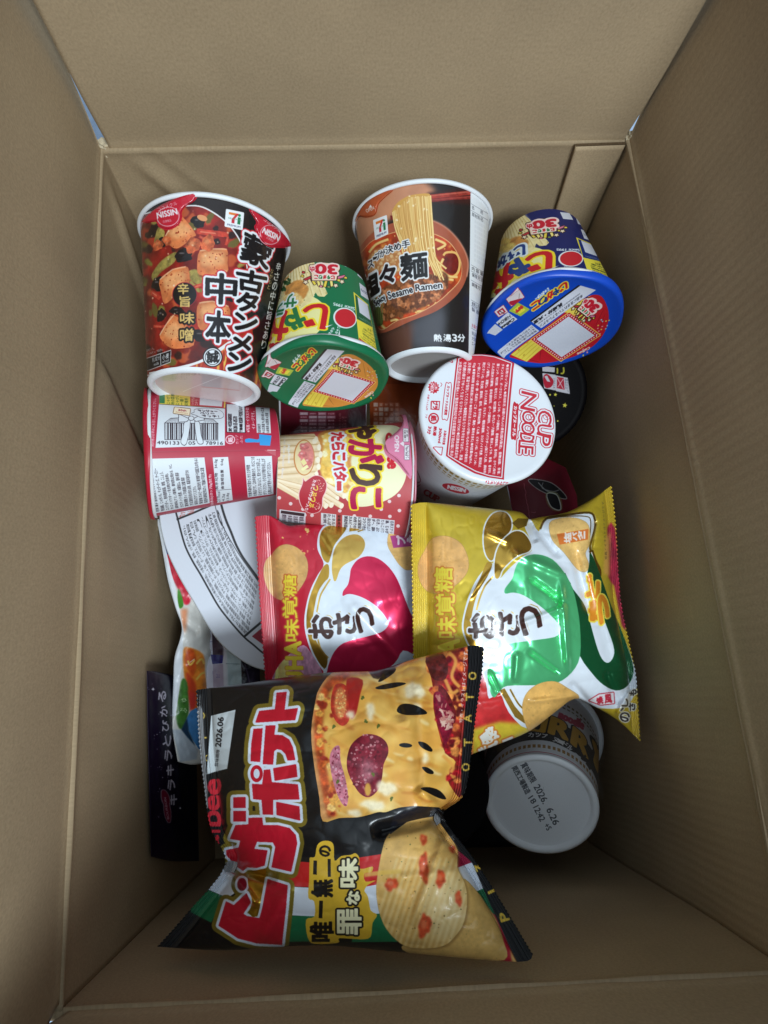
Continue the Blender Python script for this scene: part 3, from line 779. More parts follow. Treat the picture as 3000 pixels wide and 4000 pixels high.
    c.ell(762, 1648, 90, 90, BLACK); c.ell(762, 1648, 80, 80, (222, 226, 230)); c.ell(762, 1648, 70, 70, BLACK); c.ell(762, 1648, 64, 64, (222, 226, 230)); c.text('誠', [(708, 1600), (812, 1592), (818, 1695), (712, 1702)], BLACK, bold=5)
    c.column('辛さの中に旨さあり', (1362, 790), (1215, 1580), 42, (225, 222, 214), bold=1.5)
    c.column('なかもと', (1300, 850), (1265, 1040), 26, (210, 180, 120))
    c.lines(['含まれている', 'アレルゲン（8品目）'], [(150, 1580), (268, 1550), (330, 1590), (170, 1640)], (220, 220, 220))
    c.poly([(160, 1665), (385, 1588), (380, 1690), (170, 1770)], (30, 26, 28), outl=[(5, (215, 215, 215))])
    c.line([(292, 1620), (296, 1720)], 5, (215, 215, 215))
    c.text('小麦', [(305, 1630), (370, 1608), (370, 1655), (308, 1675)], (230, 230, 230), bold=1); c.text('wheat', [(305, 1680), (370, 1658), (370, 1684), (308, 1704)], (220, 220, 220))
    c.text('乳成分', [(215, 1655), (285, 1630), (288, 1670), (218, 1696)], (225, 225, 225)); c.text('milk', [(232, 1702), (280, 1686), (280, 1712), (234, 1728)], (215, 215, 215))
    seven_logo(c, [(882, 312), (1046, 346), (1032, 506), (868, 472)])
    # the two red tabs
    tl = [(100, 420), (230, 300), (380, 225), (560, 180), (552, 232), (470, 285), (440, 335), (442, 380), (410, 440), (340, 478), (280, 472), (240, 445), (220, 410)]
    tr = [(1150, 322), (1300, 420), (1430, 530), (1490, 640), (1390, 648), (1320, 640), (1262, 600), (1215, 520), (1195, 470), (1212, 428)]
    for t, ce, rx, rot in ((tl, (342, 380), 100, -12), (tr, (1318, 538), 92, 28)):
        q = np.array(t, float)+([38, 14] if ce[0] < 800 else [-52, 6]); q = q+(q-q.mean(0))*0.08; ce = (ce[0]+(30 if ce[0] < 800 else -50), ce[1]+12)
        c.poly(q, (196, 30, 52), smooth=3)
        c.ell(*ce, rx, 88, (232, 180, 188), rot=rot); c.ell(*ce, rx-6, 82, (196, 30, 52), rot=rot)
    c.along('NISSIN', (280, 407), (455, 370), 52, (238, 232, 234), bold=3); c.along('日清食品', (330, 450), (402, 436), 24, (230, 210, 214))
    c.along('NISSIN', (1195, 532), (1335, 604), 50, (238, 232, 234), bold=3); c.along('日清食品', (1232, 584), (1290, 616), 24, (230, 210, 214))
    c.along('ココメクル', (285, 345), (455, 285), 34, (236, 200, 204)); c.along('ココメクル', (1205, 422), (1350, 530), 34, (236, 200, 204))
    return dict(tl=c.T(catmull(np.array(tl)+[38, 14], True, 3)), tr=c.T(catmull(np.array(tr)+[-52, 6], True, 3)))
def art_moko_base(c):
    c.view(500, 680, 700/1613)
    c.poly([(230, 1880), (420, 1790), (700, 1800), (1010, 1880), (1150, 1960), (1180, 2080), (760, 2100), (300, 2040), (210, 1960)], (206, 184, 182), soft=10)
    c.poly([(300, 1800), (430, 1800), (420, 1920), (300, 1910)], (186, 178, 160), soft=6)
    c.lines(['熱湯を注いで', '5分 お待ち', 'ください'], [(385, 1800), (600, 1800), (600, 1920), (385, 1910)], (150, 138, 130), alpha=.6)
    c.lines(['お湯の目安', '300ml'], [(560, 1790), (900, 1830), (900, 1900), (560, 1870)], (150, 138, 130), alpha=.5)
    c.poly([(660, 1850), (845, 1865), (830, 1985), (660, 1975)], (178, 164, 166), soft=6)
    c.line([(660, 1970), (1000, 2000), (1010, 1890)], 8, (200, 140, 134), soft=4)
    c.line([(490, 2010), (700, 1930), (950, 1830)], 5, (232, 228, 228), alpha=.7)

# ------------------------------------------------------------------ spicy sesame ramen cup
def art_ramen(c):
    c.view(1350, 680, 650/1634)
    c.poly([(-300, 0), (700, 0), (900, 170), (470, 420), (300, 560), (160, 760), (-300, 900)], (196, 134, 100), tex=(0.12, 80, 2), soft=20)
    c.poly([(800, 190), (1250, 120), (1250, 300), (830, 280)], (58, 26, 24), soft=14)
    c.line([(800, 225), (1000, 205), (1240, 180)], 42, (150, 50, 40), tex=(0.3, 12, 4)); c.line([(820, 262), (1040, 236), (1240, 228)], 34, (124, 38, 34), tex=(0.3, 12, 6))
    c.line([(820, 215), (1230, 172)], 8, (214, 120, 96), soft=3, alpha=.8); c.line([(840, 255), (1230, 222)], 6, (200, 104, 84), soft=3, alpha=.7)
    c.line([(440, 430), (485, 425)], 44, (120, 34, 34))
    c.poly([(200, 1500), (330, 1560), (650, 1440), (700, 1480), (640, 1800), (200, 1850)], (98, 60, 48), soft=22)
    c.poly([(640, 1440), (960, 1290), (990, 1420), (950, 1700), (660, 1720)], (84, 84, 92), soft=40, alpha=.8)  # grey band of reflected light on the cup wall, painted into the print
    bowl = [(100, 820), (200, 640), (340, 530), (520, 465), (700, 450), (850, 455), (1000, 535), (1130, 680), (1203, 850), (1190, 1010), (1100, 1180), (900, 1340), (650, 1440), (340, 1565), (250, 1450), (140, 1100)]
    soup = [(120, 850), (180, 745), (280, 650), (500, 570), (680, 560), (860, 590), (1000, 660), (1090, 770), (1138, 900), (1118, 1040), (1010, 1160), (890, 1262), (700, 1370), (500, 1440), (350, 1525), (270, 1400), (160, 1100)]
    c.poly(bowl, (170, 86, 60), smooth=5, tex=(0.12, 60, 8))
    c.line(bowl[4:10], 16, (214, 150, 124), smooth=5, soft=6, alpha=.7)
    c.poly(soup, (228, 176, 120), smooth=5, grow=7)
    c.poly(soup, (178, 62, 30), smooth=5, tex=(0.45, 46, 14))
    k = np.zeros((c.h, c.w), np.float32)
    P = split(c.T(c.seg(catmull(soup, True, 5)).reshape(-1, 2)).reshape(-1, 2, 2), 4); r = raster(c.map(P.reshape(-1, 2)).reshape(-1, 2, 2), c.h, c.w)
    k[r[1]:r[1]+r[2].shape[0], r[0]:r[0]+r[2].shape[1]] = r[2]; c.clip = k
    c.scatter(60, soup, 14, 50, [(206, 96, 40), (150, 40, 24), (222, 132, 58)], 3, soft=5, alpha=.8)
    c.scatter(40, soup, 4, 12, [(236, 150, 70), (240, 180, 100)], 6, soft=1)
    c.ell(1045, 880, 92, 105, (110, 26, 20), soft=6, tex=(0.3, 20, 3))
    c.line([(960, 800), (990, 770), (1080, 775), (1120, 850), (1105, 960), (1040, 1010), (950, 980)], 22, (226, 176, 100), smooth=5, soft=1)
    for p in [[(230, 770), (300, 690), (420, 640)], [(880, 640), (980, 690), (900, 740)], [(960, 830), (930, 920), (1010, 1000), (1100, 1010)], [(700, 1350), (840, 1330), (890, 1260)], [(720, 1345), (800, 1345), (880, 1280)], [(1000, 1170), (1040, 1200), (1000, 1260)], [(440, 1440), (500, 1430), (540, 1470)], [(350, 1480), (400, 1520), (500, 1490)], [(880, 960), (960, 1020), (1060, 1040)]]:
        c.line(p, 26, (222, 170, 92), smooth=5, soft=1); c.line(p, 8, (244, 214, 150), smooth=5, soft=2)
    meat = [(330, 1150), (560, 1040), (760, 1010), (960, 960), (1010, 1060), (900, 1230), (700, 1330), (520, 1400), (380, 1440), (330, 1330)]
    c.poly(meat, (112, 62, 34), smooth=4, soft=8, tex=(0.4, 16, 7))
    c.scatter(120, meat, 14, 34, [(140, 78, 42), (168, 98, 56), (104, 56, 30), (190, 120, 78)], 11, soft=2, jit=.14, tex=(0.4, 7, 3))
    nuts = [(230, 800), (360, 720), (540, 760), (560, 900), (480, 1000), (330, 960), (220, 1020)]
    c.poly(nuts, (184, 120, 70), smooth=4, soft=10); c.scatter(110, nuts, 10, 20, [(226, 186, 134), (208, 158, 104), (196, 134, 86)], 12, soft=1.5, jit=.1)
    c.poly([(130, 1120), (260, 1150), (350, 1350), (360, 1480), (250, 1480), (140, 1330)], (78, 84, 40), smooth=4, tex=(0.5, 18, 4, .3), soft=4)
    for i in range(7): c.line([(180+i*26, 1150), (230+i*22, 1300), (270+i*14, 1470)], 8, (120, 128, 66), smooth=4, soft=2, alpha=.8)
    c.clip = None
    nd = [(455, 375), (500, 290), (570, 238), (650, 205), (800, 190), (832, 222), (842, 400), (845, 600), (870, 740), (930, 950), (860, 900), (770, 800), (640, 740), (540, 660), (500, 560), (480, 470)]
    c.poly(nd, (206, 154, 74), smooth=4, soft=1)
    rg = np.random.RandomState(9)
    for i in range(34):
        u = i/33.0; x0 = 462+u*372; y0 = 372-165*math.sin(min(1, u*1.5)*math.pi/2)+rg.rand()*14
        x2 = 540+u*345+rg.rand()*20-10; y2 = 640+u*120+rg.rand()*80
        x1 = (x0*1.25+x2*.75)/2-6+rg.rand()*12; col = [(230, 188, 106), (240, 206, 132), (214, 160, 78), (196, 138, 60)][rg.randint(4)]
        p = [(x0, y0), (x1, (y0+y2)/2), (x2, y2), (x2+20+60*u, y2+100+120*u)]
        c.line(p, 15, (168, 110, 44), smooth=6, soft=2, alpha=.7); c.line(p, 11, col, smooth=6); c.line(p, 3.5, (252, 232, 178), smooth=6, soft=2, alpha=.8)
    c.scatter(30, nd, 4, 12, [(252, 240, 205)], 5, soft=2, alpha=.8)
    for p in [[(860, 770), (900, 850), (990, 930)], [(800, 780), (850, 880), (900, 960)]]: c.line(p, 20, (216, 166, 88), smooth=5); c.line(p, 6, (246, 220, 160), smooth=5)
    # side panel
    c.poly([(1228, 120), (1640, 60), (1640, 1850), (1206, 1850), (1212, 1500), (1222, 700)], (226, 228, 230))
    for i, (st, y, col) in enumerate([('名　　称', 305, 0), ('原材料名', 372, 0), ('内 容 量', 905, 0), ('保存方法', 965, 0), ('調理方法', 1060, 0), ('使用上の注意', 1250, 0), ('製 造 者', 1305, 0), ('お湯の目安量', 1465, 1), ('商品・製造', 1540, 0), ('大阪 TEL 06', 1590, 0), ('エースコック', 1640, 0)]):
        c.text(st, [(1240, y), (1350, y+58), (1350, y+100), (1240, y+38)], (60, 62, 70) if not col else (190, 60, 70), bold=.6)
    for y in (290, 355, 890, 950, 1040, 1235, 1290, 1510): c.line([(1232, y), (1400, y+100)], 4, (130, 132, 140))
    c.lines(['油揚げめん（小麦粉、植物油脂'+'、食塩）スープ（糖類、ねりごま']*10, [(1268, 395), (1390, 470), (1380, 930), (1264, 870)], (150, 152, 158), alpha=.35)
    wo = (230, 232, 234)
    for i, (ch, q) in enumerate([('ス', [(214, 865), (268, 835), (278, 905), (222, 930)]), ('ー', [(268, 815), (318, 800), (322, 830), (272, 848)]), ('プ', [(285, 780), (335, 755), (345, 830), (300, 850)]), ('が', [(330, 755), (385, 730), (393, 800), (340, 820)]), ('決', [(385, 715), (462, 688), (470, 765), (396, 788)]), ('め', [(470, 688), (540, 668), (546, 740), (478, 752)]), ('手', [(548, 658), (626, 642), (632, 718), (556, 730)])]):
        c.text(ch, q, (34, 30, 32), bold=2, outl=[(9, wo)])
    for ch, q in [('担', [(165, 1045), (312, 958), (330, 1150), (200, 1240)]), ('々', [(330, 905), (482, 880), (490, 1050), (335, 1085)]), ('麺', [(528, 795), (792, 760), (806, 1005), (550, 1050)])]:
        c.text(ch, q, (24, 22, 24), bold=9, outl=[(14, wo)])
    for st, a, b, h in [('Spicy', (308, 1308), (408, 1238), 70), ('Sesame', (424, 1226), (664, 1160), 66), ('Ramen', (690, 1150), (950, 1120), 66), ('Chinese', (130, 1440), (296, 1322), 60)]:
        c.along(st, a, b, h, (34, 30, 34), bold=2.5, outl=[(9, wo)])
    for ch, x, w in [('熱', 866, 78), ('湯', 960, 76), ('3', 1046, 48), ('分', 1100, 72)]:
        c.text(ch, [(x, 1572), (x+w, 1576), (x+w, 1648), (x, 1640)], (228, 230, 232), bold=2.5)
    seven_logo(c, [(268, 452), (405, 400), (420, 588), (290, 650)])
    tab = [(112, 470), (140, 390), (215, 290), (335, 212), (460, 165), (385, 232), (322, 300), (302, 375), (270, 410), (200, 425), (140, 415)]
    q = np.array(tab, float); q = q+(q-q.mean(0))*.06
    c.poly(q, (180, 82, 44), smooth=3, tex=(.1, 40, 3))
    c.poly([(240, 335), (258, 305), (272, 330)], (230, 226, 222)); c.along('OPEN', (222, 385), (296, 350), 34, (232, 226, 222), bold=1.5)
    return c.T(catmull(tab, True, 3))
# ------------------------------------------------------------------ potato stick cups with a printed peel-off lid (green one, blue one: the same design)
G2 = (1000, 920, 560/1659)
def fit_affine(src, dst):
    A = np.array([[x, y, 1] for x, y in src], float); B = np.array(dst, float)
    return np.linalg.lstsq(A, B, rcond=None)[0]
class TfCanvas(Canvas):
    """a canvas whose traced points pass through an affine map first"""
    aff = None
    def T(s, pts):
        p = np.asarray(pts, float)
        if s.aff is not None: p = np.hstack([p, np.ones((len(p), 1))]) @ s.aff
        return p*s.org[2]+np.array(s.org[:2])
def emblem(c, O, e1, e2, pal):
    """the anniversary emblem: banner, 30th, confetti; O centre, e1 reading direction, e2 down, per unit"""
    O, e1, e2 = np.array(O, float), np.array(e1, float), np.array(e2, float)
    P = lambda *q: [tuple(O+e1*x+e2*y) for x, y in q]
    out = [(6, (50, 24, 24))]
    rg = np.random.RandomState(3)
    for x, y, a, col in [(-.9, -.55, 25, (236, 210, 80)), (-.45, -.75, 80, (245, 225, 130)), (-.1, -.8, 100, (236, 210, 80)), (.3, -.75, 75, (245, 225, 130)), (.6, -.7, 60, (236, 210, 80)), (.95, -.5, 150, (190, 50, 60)), (-1.0, -.3, 160, (220, 120, 150))]:
        d = np.array([math.cos(math.radians(a)), math.sin(math.radians(a))]); n = np.array([-d[1], d[0]])
        c.poly(P(*[tuple(np.array([x, y])+d*s_+n*t_) for s_, t_ in ((-.22, -.07), (.22, -.07), (.22, .07), (-.22, .07))]), col, outl=out)
    for x, y in [(-1.05, -.62), (1.05, -.75), (-.7, -.9)]: c.poly(P(*[(x+.16*math.cos(math.radians(-90+36*i))*(1 if i % 2 == 0 else .45), y+.16*math.sin(math.radians(-90+36*i))*(1 if i % 2 == 0 else .45)) for i in range(10)]), (245, 225, 190), outl=out)
    for x, y, col in [(-1.25, -.35, (236, 210, 80)), (1.25, -.35, (236, 210, 80)), (.15, -1.0, (220, 130, 150)), (-.3, -1.02, (120, 150, 90)), (1.2, -.1, (200, 60, 60))]: c.poly(P((x-.08, y-.06), (x+.08, y-.04), (x+.06, y+.08), (x-.06, y+.05)), col, outl=out)
    c.poly(P((-.72, -.55), (.68, -.62), (.74, -.1), (.86, .05), (.86, .42), (.45, .5), (.1, .62), (-.3, .6), (-.6, .5), (-.9, .28), (-.78, 0)), (242, 208, 178), outl=[(9, (50, 24, 24))])
    c.text('30', P((-.74, .42), (.5, .46), (.5, -.2), (-.74, -.2))[::-1][0:0] or P((-.72, -.12), (.52, -.12), (.52, .50), (-.72, .50)), (200, 32, 52), bold=9, outl=[(20, (244, 214, 208))])
    c.text('th', P((.55, -.02), (.84, -.02), (.84, .3), (.55, .3)), (200, 40, 60), bold=3, outl=[(7, (244, 214, 208))])
    for i, (ch, col) in enumerate(zip('じゃがりこ', [(200, 40, 50), (40, 120, 70), (200, 40, 50), (40, 120, 70), (200, 40, 50)])):
        x = -.6+i*.24; c.text(ch, P((x, -.48), (x+.2, -.48), (x+.2, -.24), (x, -.24)), col, bold=4, outl=[(8, (240, 226, 214))])
def art_stick_cup(c, pal):
    c.view(*G2)
    base, flav = pal['base'], pal['flav']
    cream = (238, 232, 160)
    c.ell(240, 1010, 590, 330, cream, rot=-14)
    fr = [(250, 560), (330, 385), (450, 260), (600, 195), (662, 285), (742, 472), (828, 672), (792, 708), (720, 704), (690, 660), (640, 760), (520, 840), (330, 760), (220, 780)]
    c.poly(fr, (234, 216, 156), tex=(.10, 20, 3))
    for i in range(13):
        u = i/12.0; a = lerp((300, 470), (610, 200), u); b = lerp((200, 800), (815, 690), u); b = lerp(a, b, .98 if i % 2 else .72)
        c.line([a, lerp(a, b, .5), b], 7, (196, 164, 92), soft=2); c.line([tuple(np.array(a)+[13, 6]), tuple(np.array(b)+[13, 0])], 12, (250, 240, 200), soft=5, alpha=.7)
    c.scatter(40, fr, 3, 7, [(120, 130, 60), (190, 150, 80)], 4)
    c.ell(470, 640, 140, 120, (204, 140, 70), jit=.06, seed=3, soft=5, tex=(.25, 26, 8)); c.ell(430, 740, 110, 80, (232, 200, 130), jit=.1, seed=5, soft=6, tex=(.2, 14, 8))
    if flav == 'salad':
        for x, y, r_ in [(350, 545, 42), (320, 620, 36), (380, 510, 26)]: c.ell(x, y, r_, r_*.7, (46, 84, 38), jit=.2, seed=x, rot=40, tex=(.5, 10, 2))
        c.line([(350, 450), (400, 420), (430, 390)], 16, (222, 130, 60)); c.line([(330, 520), (380, 470)], 12, (226, 150, 80))
    else:
        for x, y in [(360, 560), (410, 640), (330, 660)]: c.ell(x, y, 60, 46, (240, 206, 110), jit=.1, seed=x, soft=4, tex=(.2, 16, 3))
    yel, red, second = (244, 216, 50), (200, 30, 40), pal['second']
    L = [('じ', usd(530, 795, 815, 1075), red), ('ゃ', usd(338, 838, 562, 1085), second), ('が', usd(110, 880, 355, 1225), red)]
    for k_ in (0, 1):
        for ch, q, col in L:
            q = np.array(q, float)
            if ch == 'じ': q = np.array([(790, 1078), (540, 1055), (560, 790), (830, 800)], float)
            if k_ == 0: c.text(ch, q, yel, bold=32)
            else: c.text(ch, q, col, bold=13)
    for ch, q in pal['sub']: c.text(ch, q, second, bold=6, outl=[(16, (226, 236, 238))])
    c.text('Ca', [(312, 1352), (170, 1385), (150, 1262), (300, 1232)], red, bold=9)
    emblem(c, (790, 420), (-200, -8), (8, -170), pal)
    c.text('Since 1995', [(1140, 868), (892, 806), (900, 774), (1146, 832)], (226, 232, 232), bold=1.5)
    c.ell(1030, 955, 138, 118, (226, 230, 230), rot=20); c.ell(1034, 955, 122, 104, (200, 36, 48), rot=20)
    for p in [[(800, 1052), (895, 1028), (812, 1066)], [(968, 1082), (950, 1160), (972, 1152)]]: c.poly(p, (228, 232, 232))
    c.along('じゃがりこは', (948, 1050), (868, 1225), 34, (226, 232, 232), bold=2); c.along('心がおどるよ', (890, 1060), (772, 1215), 34, (226, 232, 232), bold=2)
    pw = (214, 216, 226)
    c.poly([(1005, 250), (1105, 285), (1132, 392), (1026, 356)], pw); c.poly([(1160, 325), (1245, 400), (1265, 540), (1176, 460)], pw)
    c.poly([(1195, 545), (1290, 620), (1320, 760), (1215, 690)], pw); c.text('0570', [(1290, 690), (1218, 640), (1212, 610), (1284, 660)], (90, 95, 120), bold=1)
    c.lines(['お客様相談室', '電話でのお問'], [(1255, 530), (1180, 450), (1172, 400), (1240, 470)], (120, 124, 140), alpha=.7)
    c.poly([(1128, 652), (1300, 800), (1410, 1395), (1192, 1228)], (236, 218, 70)); c.poly([(1146, 680), (1300, 815), (1345, 1060), (1168, 965)], pal['panel'])
    c.poly([(1175, 712), (1290, 802), (1326, 982), (1200, 892)], pw)
    c.lines(['おいしさの秘密を', 'こちらから'], [(1335, 1050), (1190, 950), (1185, 915), (1330, 1010)], (210, 220, 214))
    c.lines(['カルビーのじゃがりこ', 'ファンサイトです', '新商品や限定情報', 'キャンペーンなど', 'いち早くお届け', 'します！'], [(1395, 1330), (1212, 1182), (1180, 990), (1350, 1095)], (80, 90, 40), bold=1)
    c.poly([(1192, 1182), (1404, 1345), (1412, 1396), (1198, 1228)], (196, 40, 46)); c.text('じゃがり公国は', [(1400, 1385), (1215, 1232), (1210, 1205), (1394, 1352)], (244, 226, 200), bold=1)
    c.lines(['原材料名じゃがいも'*2]*14, [(1580, 1300), (1350, 1180), (1330, 800), (1560, 900)], (200, 208, 204), alpha=.7)
def art_stick_lid(c, pal):
    c.view(*G2)
    d = np.array([-.68, .73]); n = np.array([.73, .68])
    big = [(940, 1425), (1090, 1370), (1240, 1440), (1365, 1555), (1412, 1690), (1370, 1800), (1240, 1895), (1000, 1972), (800, 1985), (620, 1972), (540, 1935), (720, 1700)]
    c.poly(big, pal['curtain'], smooth=4)
    for a, b in [((1180, 1450), (1190, 1640)), ((1240, 1470), (1270, 1640)), ((1290, 1520), (1330, 1640)), ((560, 1950), (900, 1975)), ((900, 1960), (820, 1850))]: c.line([a, lerp(a, b, .5), b], 8, tuple(np.array(pal['curtain'])*.75), taper=True)
    c.poly([(830, 1545), (940, 1430), (1010, 1380), (960, 1450), (1010, 1560), (880, 1545)], (236, 212, 90)); c.poly([(665, 1790), (850, 1858), (765, 1985), (545, 1945), (600, 1870)], (236, 214, 84))
    for i in range(4): c.line([(690+i*40, 1800+i*14), (590+i*50, 1950+i*8)], 9, (214, 184, 60))
    for x, y in [(640, 1830), (690, 1935), (600, 1900)]: c.poly(star(x, y, 15), (200, 166, 60))
    rg = np.random.RandomState(8)
    for i in range(14): c.ell(1080+rg.rand()*280, 1830-rg.rand()*60+rg.rand()*60, 8, 6, [(236, 210, 90), (230, 150, 160), (160, 200, 220)][i % 3])
    for i in range(12): c.ell(1290+rg.rand()*110, 1560+rg.rand()*130, 8, 6, [(236, 210, 90), (230, 150, 160), (160, 200, 220)][i % 3])
    fr = np.array([(890, 1545), (1375, 1695), (1130, 1940), (665, 1800)], float)
    c.poly(fr, (244, 204, 96), grow=10); c.poly(fr, (192, 32, 48), grow=3)
    ce = fr.mean(0)
    for k in range(4):
        for u in np.linspace(0.03, .97, 15): c.ell(*(ce+(fr[k]*(1-u)+fr[(k+1) % 4]*u-ce)*.945), 6.5, 6.5, (246, 220, 214))
    c.poly(ce+(fr-ce)*.86, (216, 218, 230))
    emblem(c, (1065, 1480), np.array([-.62, -.22])*190, np.array([.32, -.62])*150, pal)
    c.along('Calbee', (1348, 1795), (1258, 1862), 26, (236, 210, 200), bold=2)
    c.poly([(800, 1310), (826, 1314), (545, 1660), (518, 1650)], (30, 30, 36))
    c.poly([(826, 1312), (1025, 1332), (690, 1697), (540, 1655)], (216, 218, 230))
    tk = (44, 44, 52)
    c.along('本品に含まれているアレルゲン', (905, 1380), (650, 1672), 36, tk, bold=1.2); c.along('(特定原材料及びそれに準ずるものを表示)', (868, 1372), (618, 1658), 20, tk)
    c.along('乳成分・大豆', (738, 1468), (562, 1652), 34, tk, bold=3.5)
    c.poly([(560, 1680), (690, 1722), (480, 1975), (372, 1932)], (212, 214, 226))
    c.lines(['製品中に黒い粒が入ってい', 'ることがありますが、これは', 'じゃがいもの皮です。'], [(668, 1728), (462, 1962), (382, 1925), (570, 1690)], (70, 70, 84), bold=.8)
    cols = [(200, 34, 44), pal['second'], (200, 34, 44), pal['second'], (200, 34, 44)]
    for k_ in (0, 1):
        for i, ch in enumerate('じゃがりこ'):
            o = np.array([645, 1345])+np.array([-43, 43])*i; s_ = 82 if i != 1 else 62
            dd = np.array([-.30, .95]); q = [o+n*38-d*s_/2.3, o+n*38+d*s_/2.3, o-n*38+d*s_/2.3, o-n*38-d*s_/2.3]
            c.text(ch, q, (244, 216, 60) if k_ == 0 else cols[i], bold=15 if k_ == 0 else 5)
    c.along(pal['word'], (488, 1362), (412, 1458), 42, (228, 236, 236), bold=3)
    c.poly([(150, 1388), (292, 1465), (216, 1552), (108, 1498)], (232, 222, 224), outl=[(5, (190, 50, 70))]); c.poly([(205, 1500), (280, 1478), (230, 1545), (160, 1520)], (186, 40, 60), smooth=3); c.along('フタの内側に', (170, 1398), (118, 1470), 22, (150, 70, 80)); c.line([(215, 1440), (250, 1490)], 6, (150, 140, 140))
    c.poly([(120, 1552), (214, 1602), (152, 1652), (66, 1612)], (232, 222, 224), outl=[(5, (190, 50, 70))]); c.poly([(128, 1572), (196, 1604), (150, 1638), (92, 1612)], (186, 44, 62)); c.poly([(138, 1590), (172, 1606), (148, 1626), (116, 1610)], (232, 222, 224)); c.line([(105, 1600), (190, 1620)], 6, (80, 30, 40))
    c.poly([(265, 1520), (432, 1560), (384, 1622), (228, 1592)], (176, 196, 70), smooth=0, grow=4); c.poly([(290, 1540), (395, 1566), (362, 1606), (262, 1584)], (240, 222, 70)); c.text('折', [(360, 1548), (318, 1604), (282, 1588), (322, 1534)], (206, 60, 50), bold=4)
    c.poly([(218, 1604), (372, 1652), (282, 1742), (160, 1702)], (216, 218, 228)); c.along('Calbee', (322, 1642), (246, 1730), 34, tk, bold=2); c.along(pal['code'], (258, 1620), (186, 1704), 32, tk, bold=1.5); c.line([(300, 1632), (216, 1722)], 3, tk)
    c.poly([(160, 1712), (284, 1752), (242, 1806), (128, 1790)], (206, 208, 218))
PAL_G = dict(base=(20, 112, 72), flav='salad', second=(34, 118, 66), panel=(24, 92, 58), curtain=(216, 142, 62), code='GYR4', word='サラダ',
             sub=[('サ', [(462, 820), (322, 832), (336, 690), (470, 668)]), ('ラ', [(316, 905), (232, 925), (250, 800), (320, 778)])])
PAL_B = dict(base=(24, 34, 96), flav='butter', second=(26, 60, 130), panel=(22, 44, 112), curtain=(196, 32, 44), code='HBO4', word='じゃがバター',
             sub=[('じ', [(545, 790), (425, 800), (440, 660), (560, 640)]), ('ゃ', [(420, 830), (330, 850), (345, 740), (430, 720)]), ('が', [(330, 900), (228, 930), (250, 790), (335, 770)])])
LB = fit_affine([(790, 400), (700, 930), (450, 950), (1030, 950), (1015, 800), (1070, 320), (1130, 660), (1195, 1225)],
                [(645, 300), (620, 590), (400, 665), (895, 590), (870, 490), (845, 185), (940, 395), (1060, 745)])
LL = fit_affine([(1075, 1470), (1015, 1745), (330, 1570), (270, 1660), (565, 1430), (1375, 1695), (665, 1800), (890, 1545), (1130, 1940)],
                [(1075, 1040), (840, 1300), (435, 1045), (310, 1135), (705, 930), (1155, 1275), (530, 1355), (870, 1095), (810, 1525)])

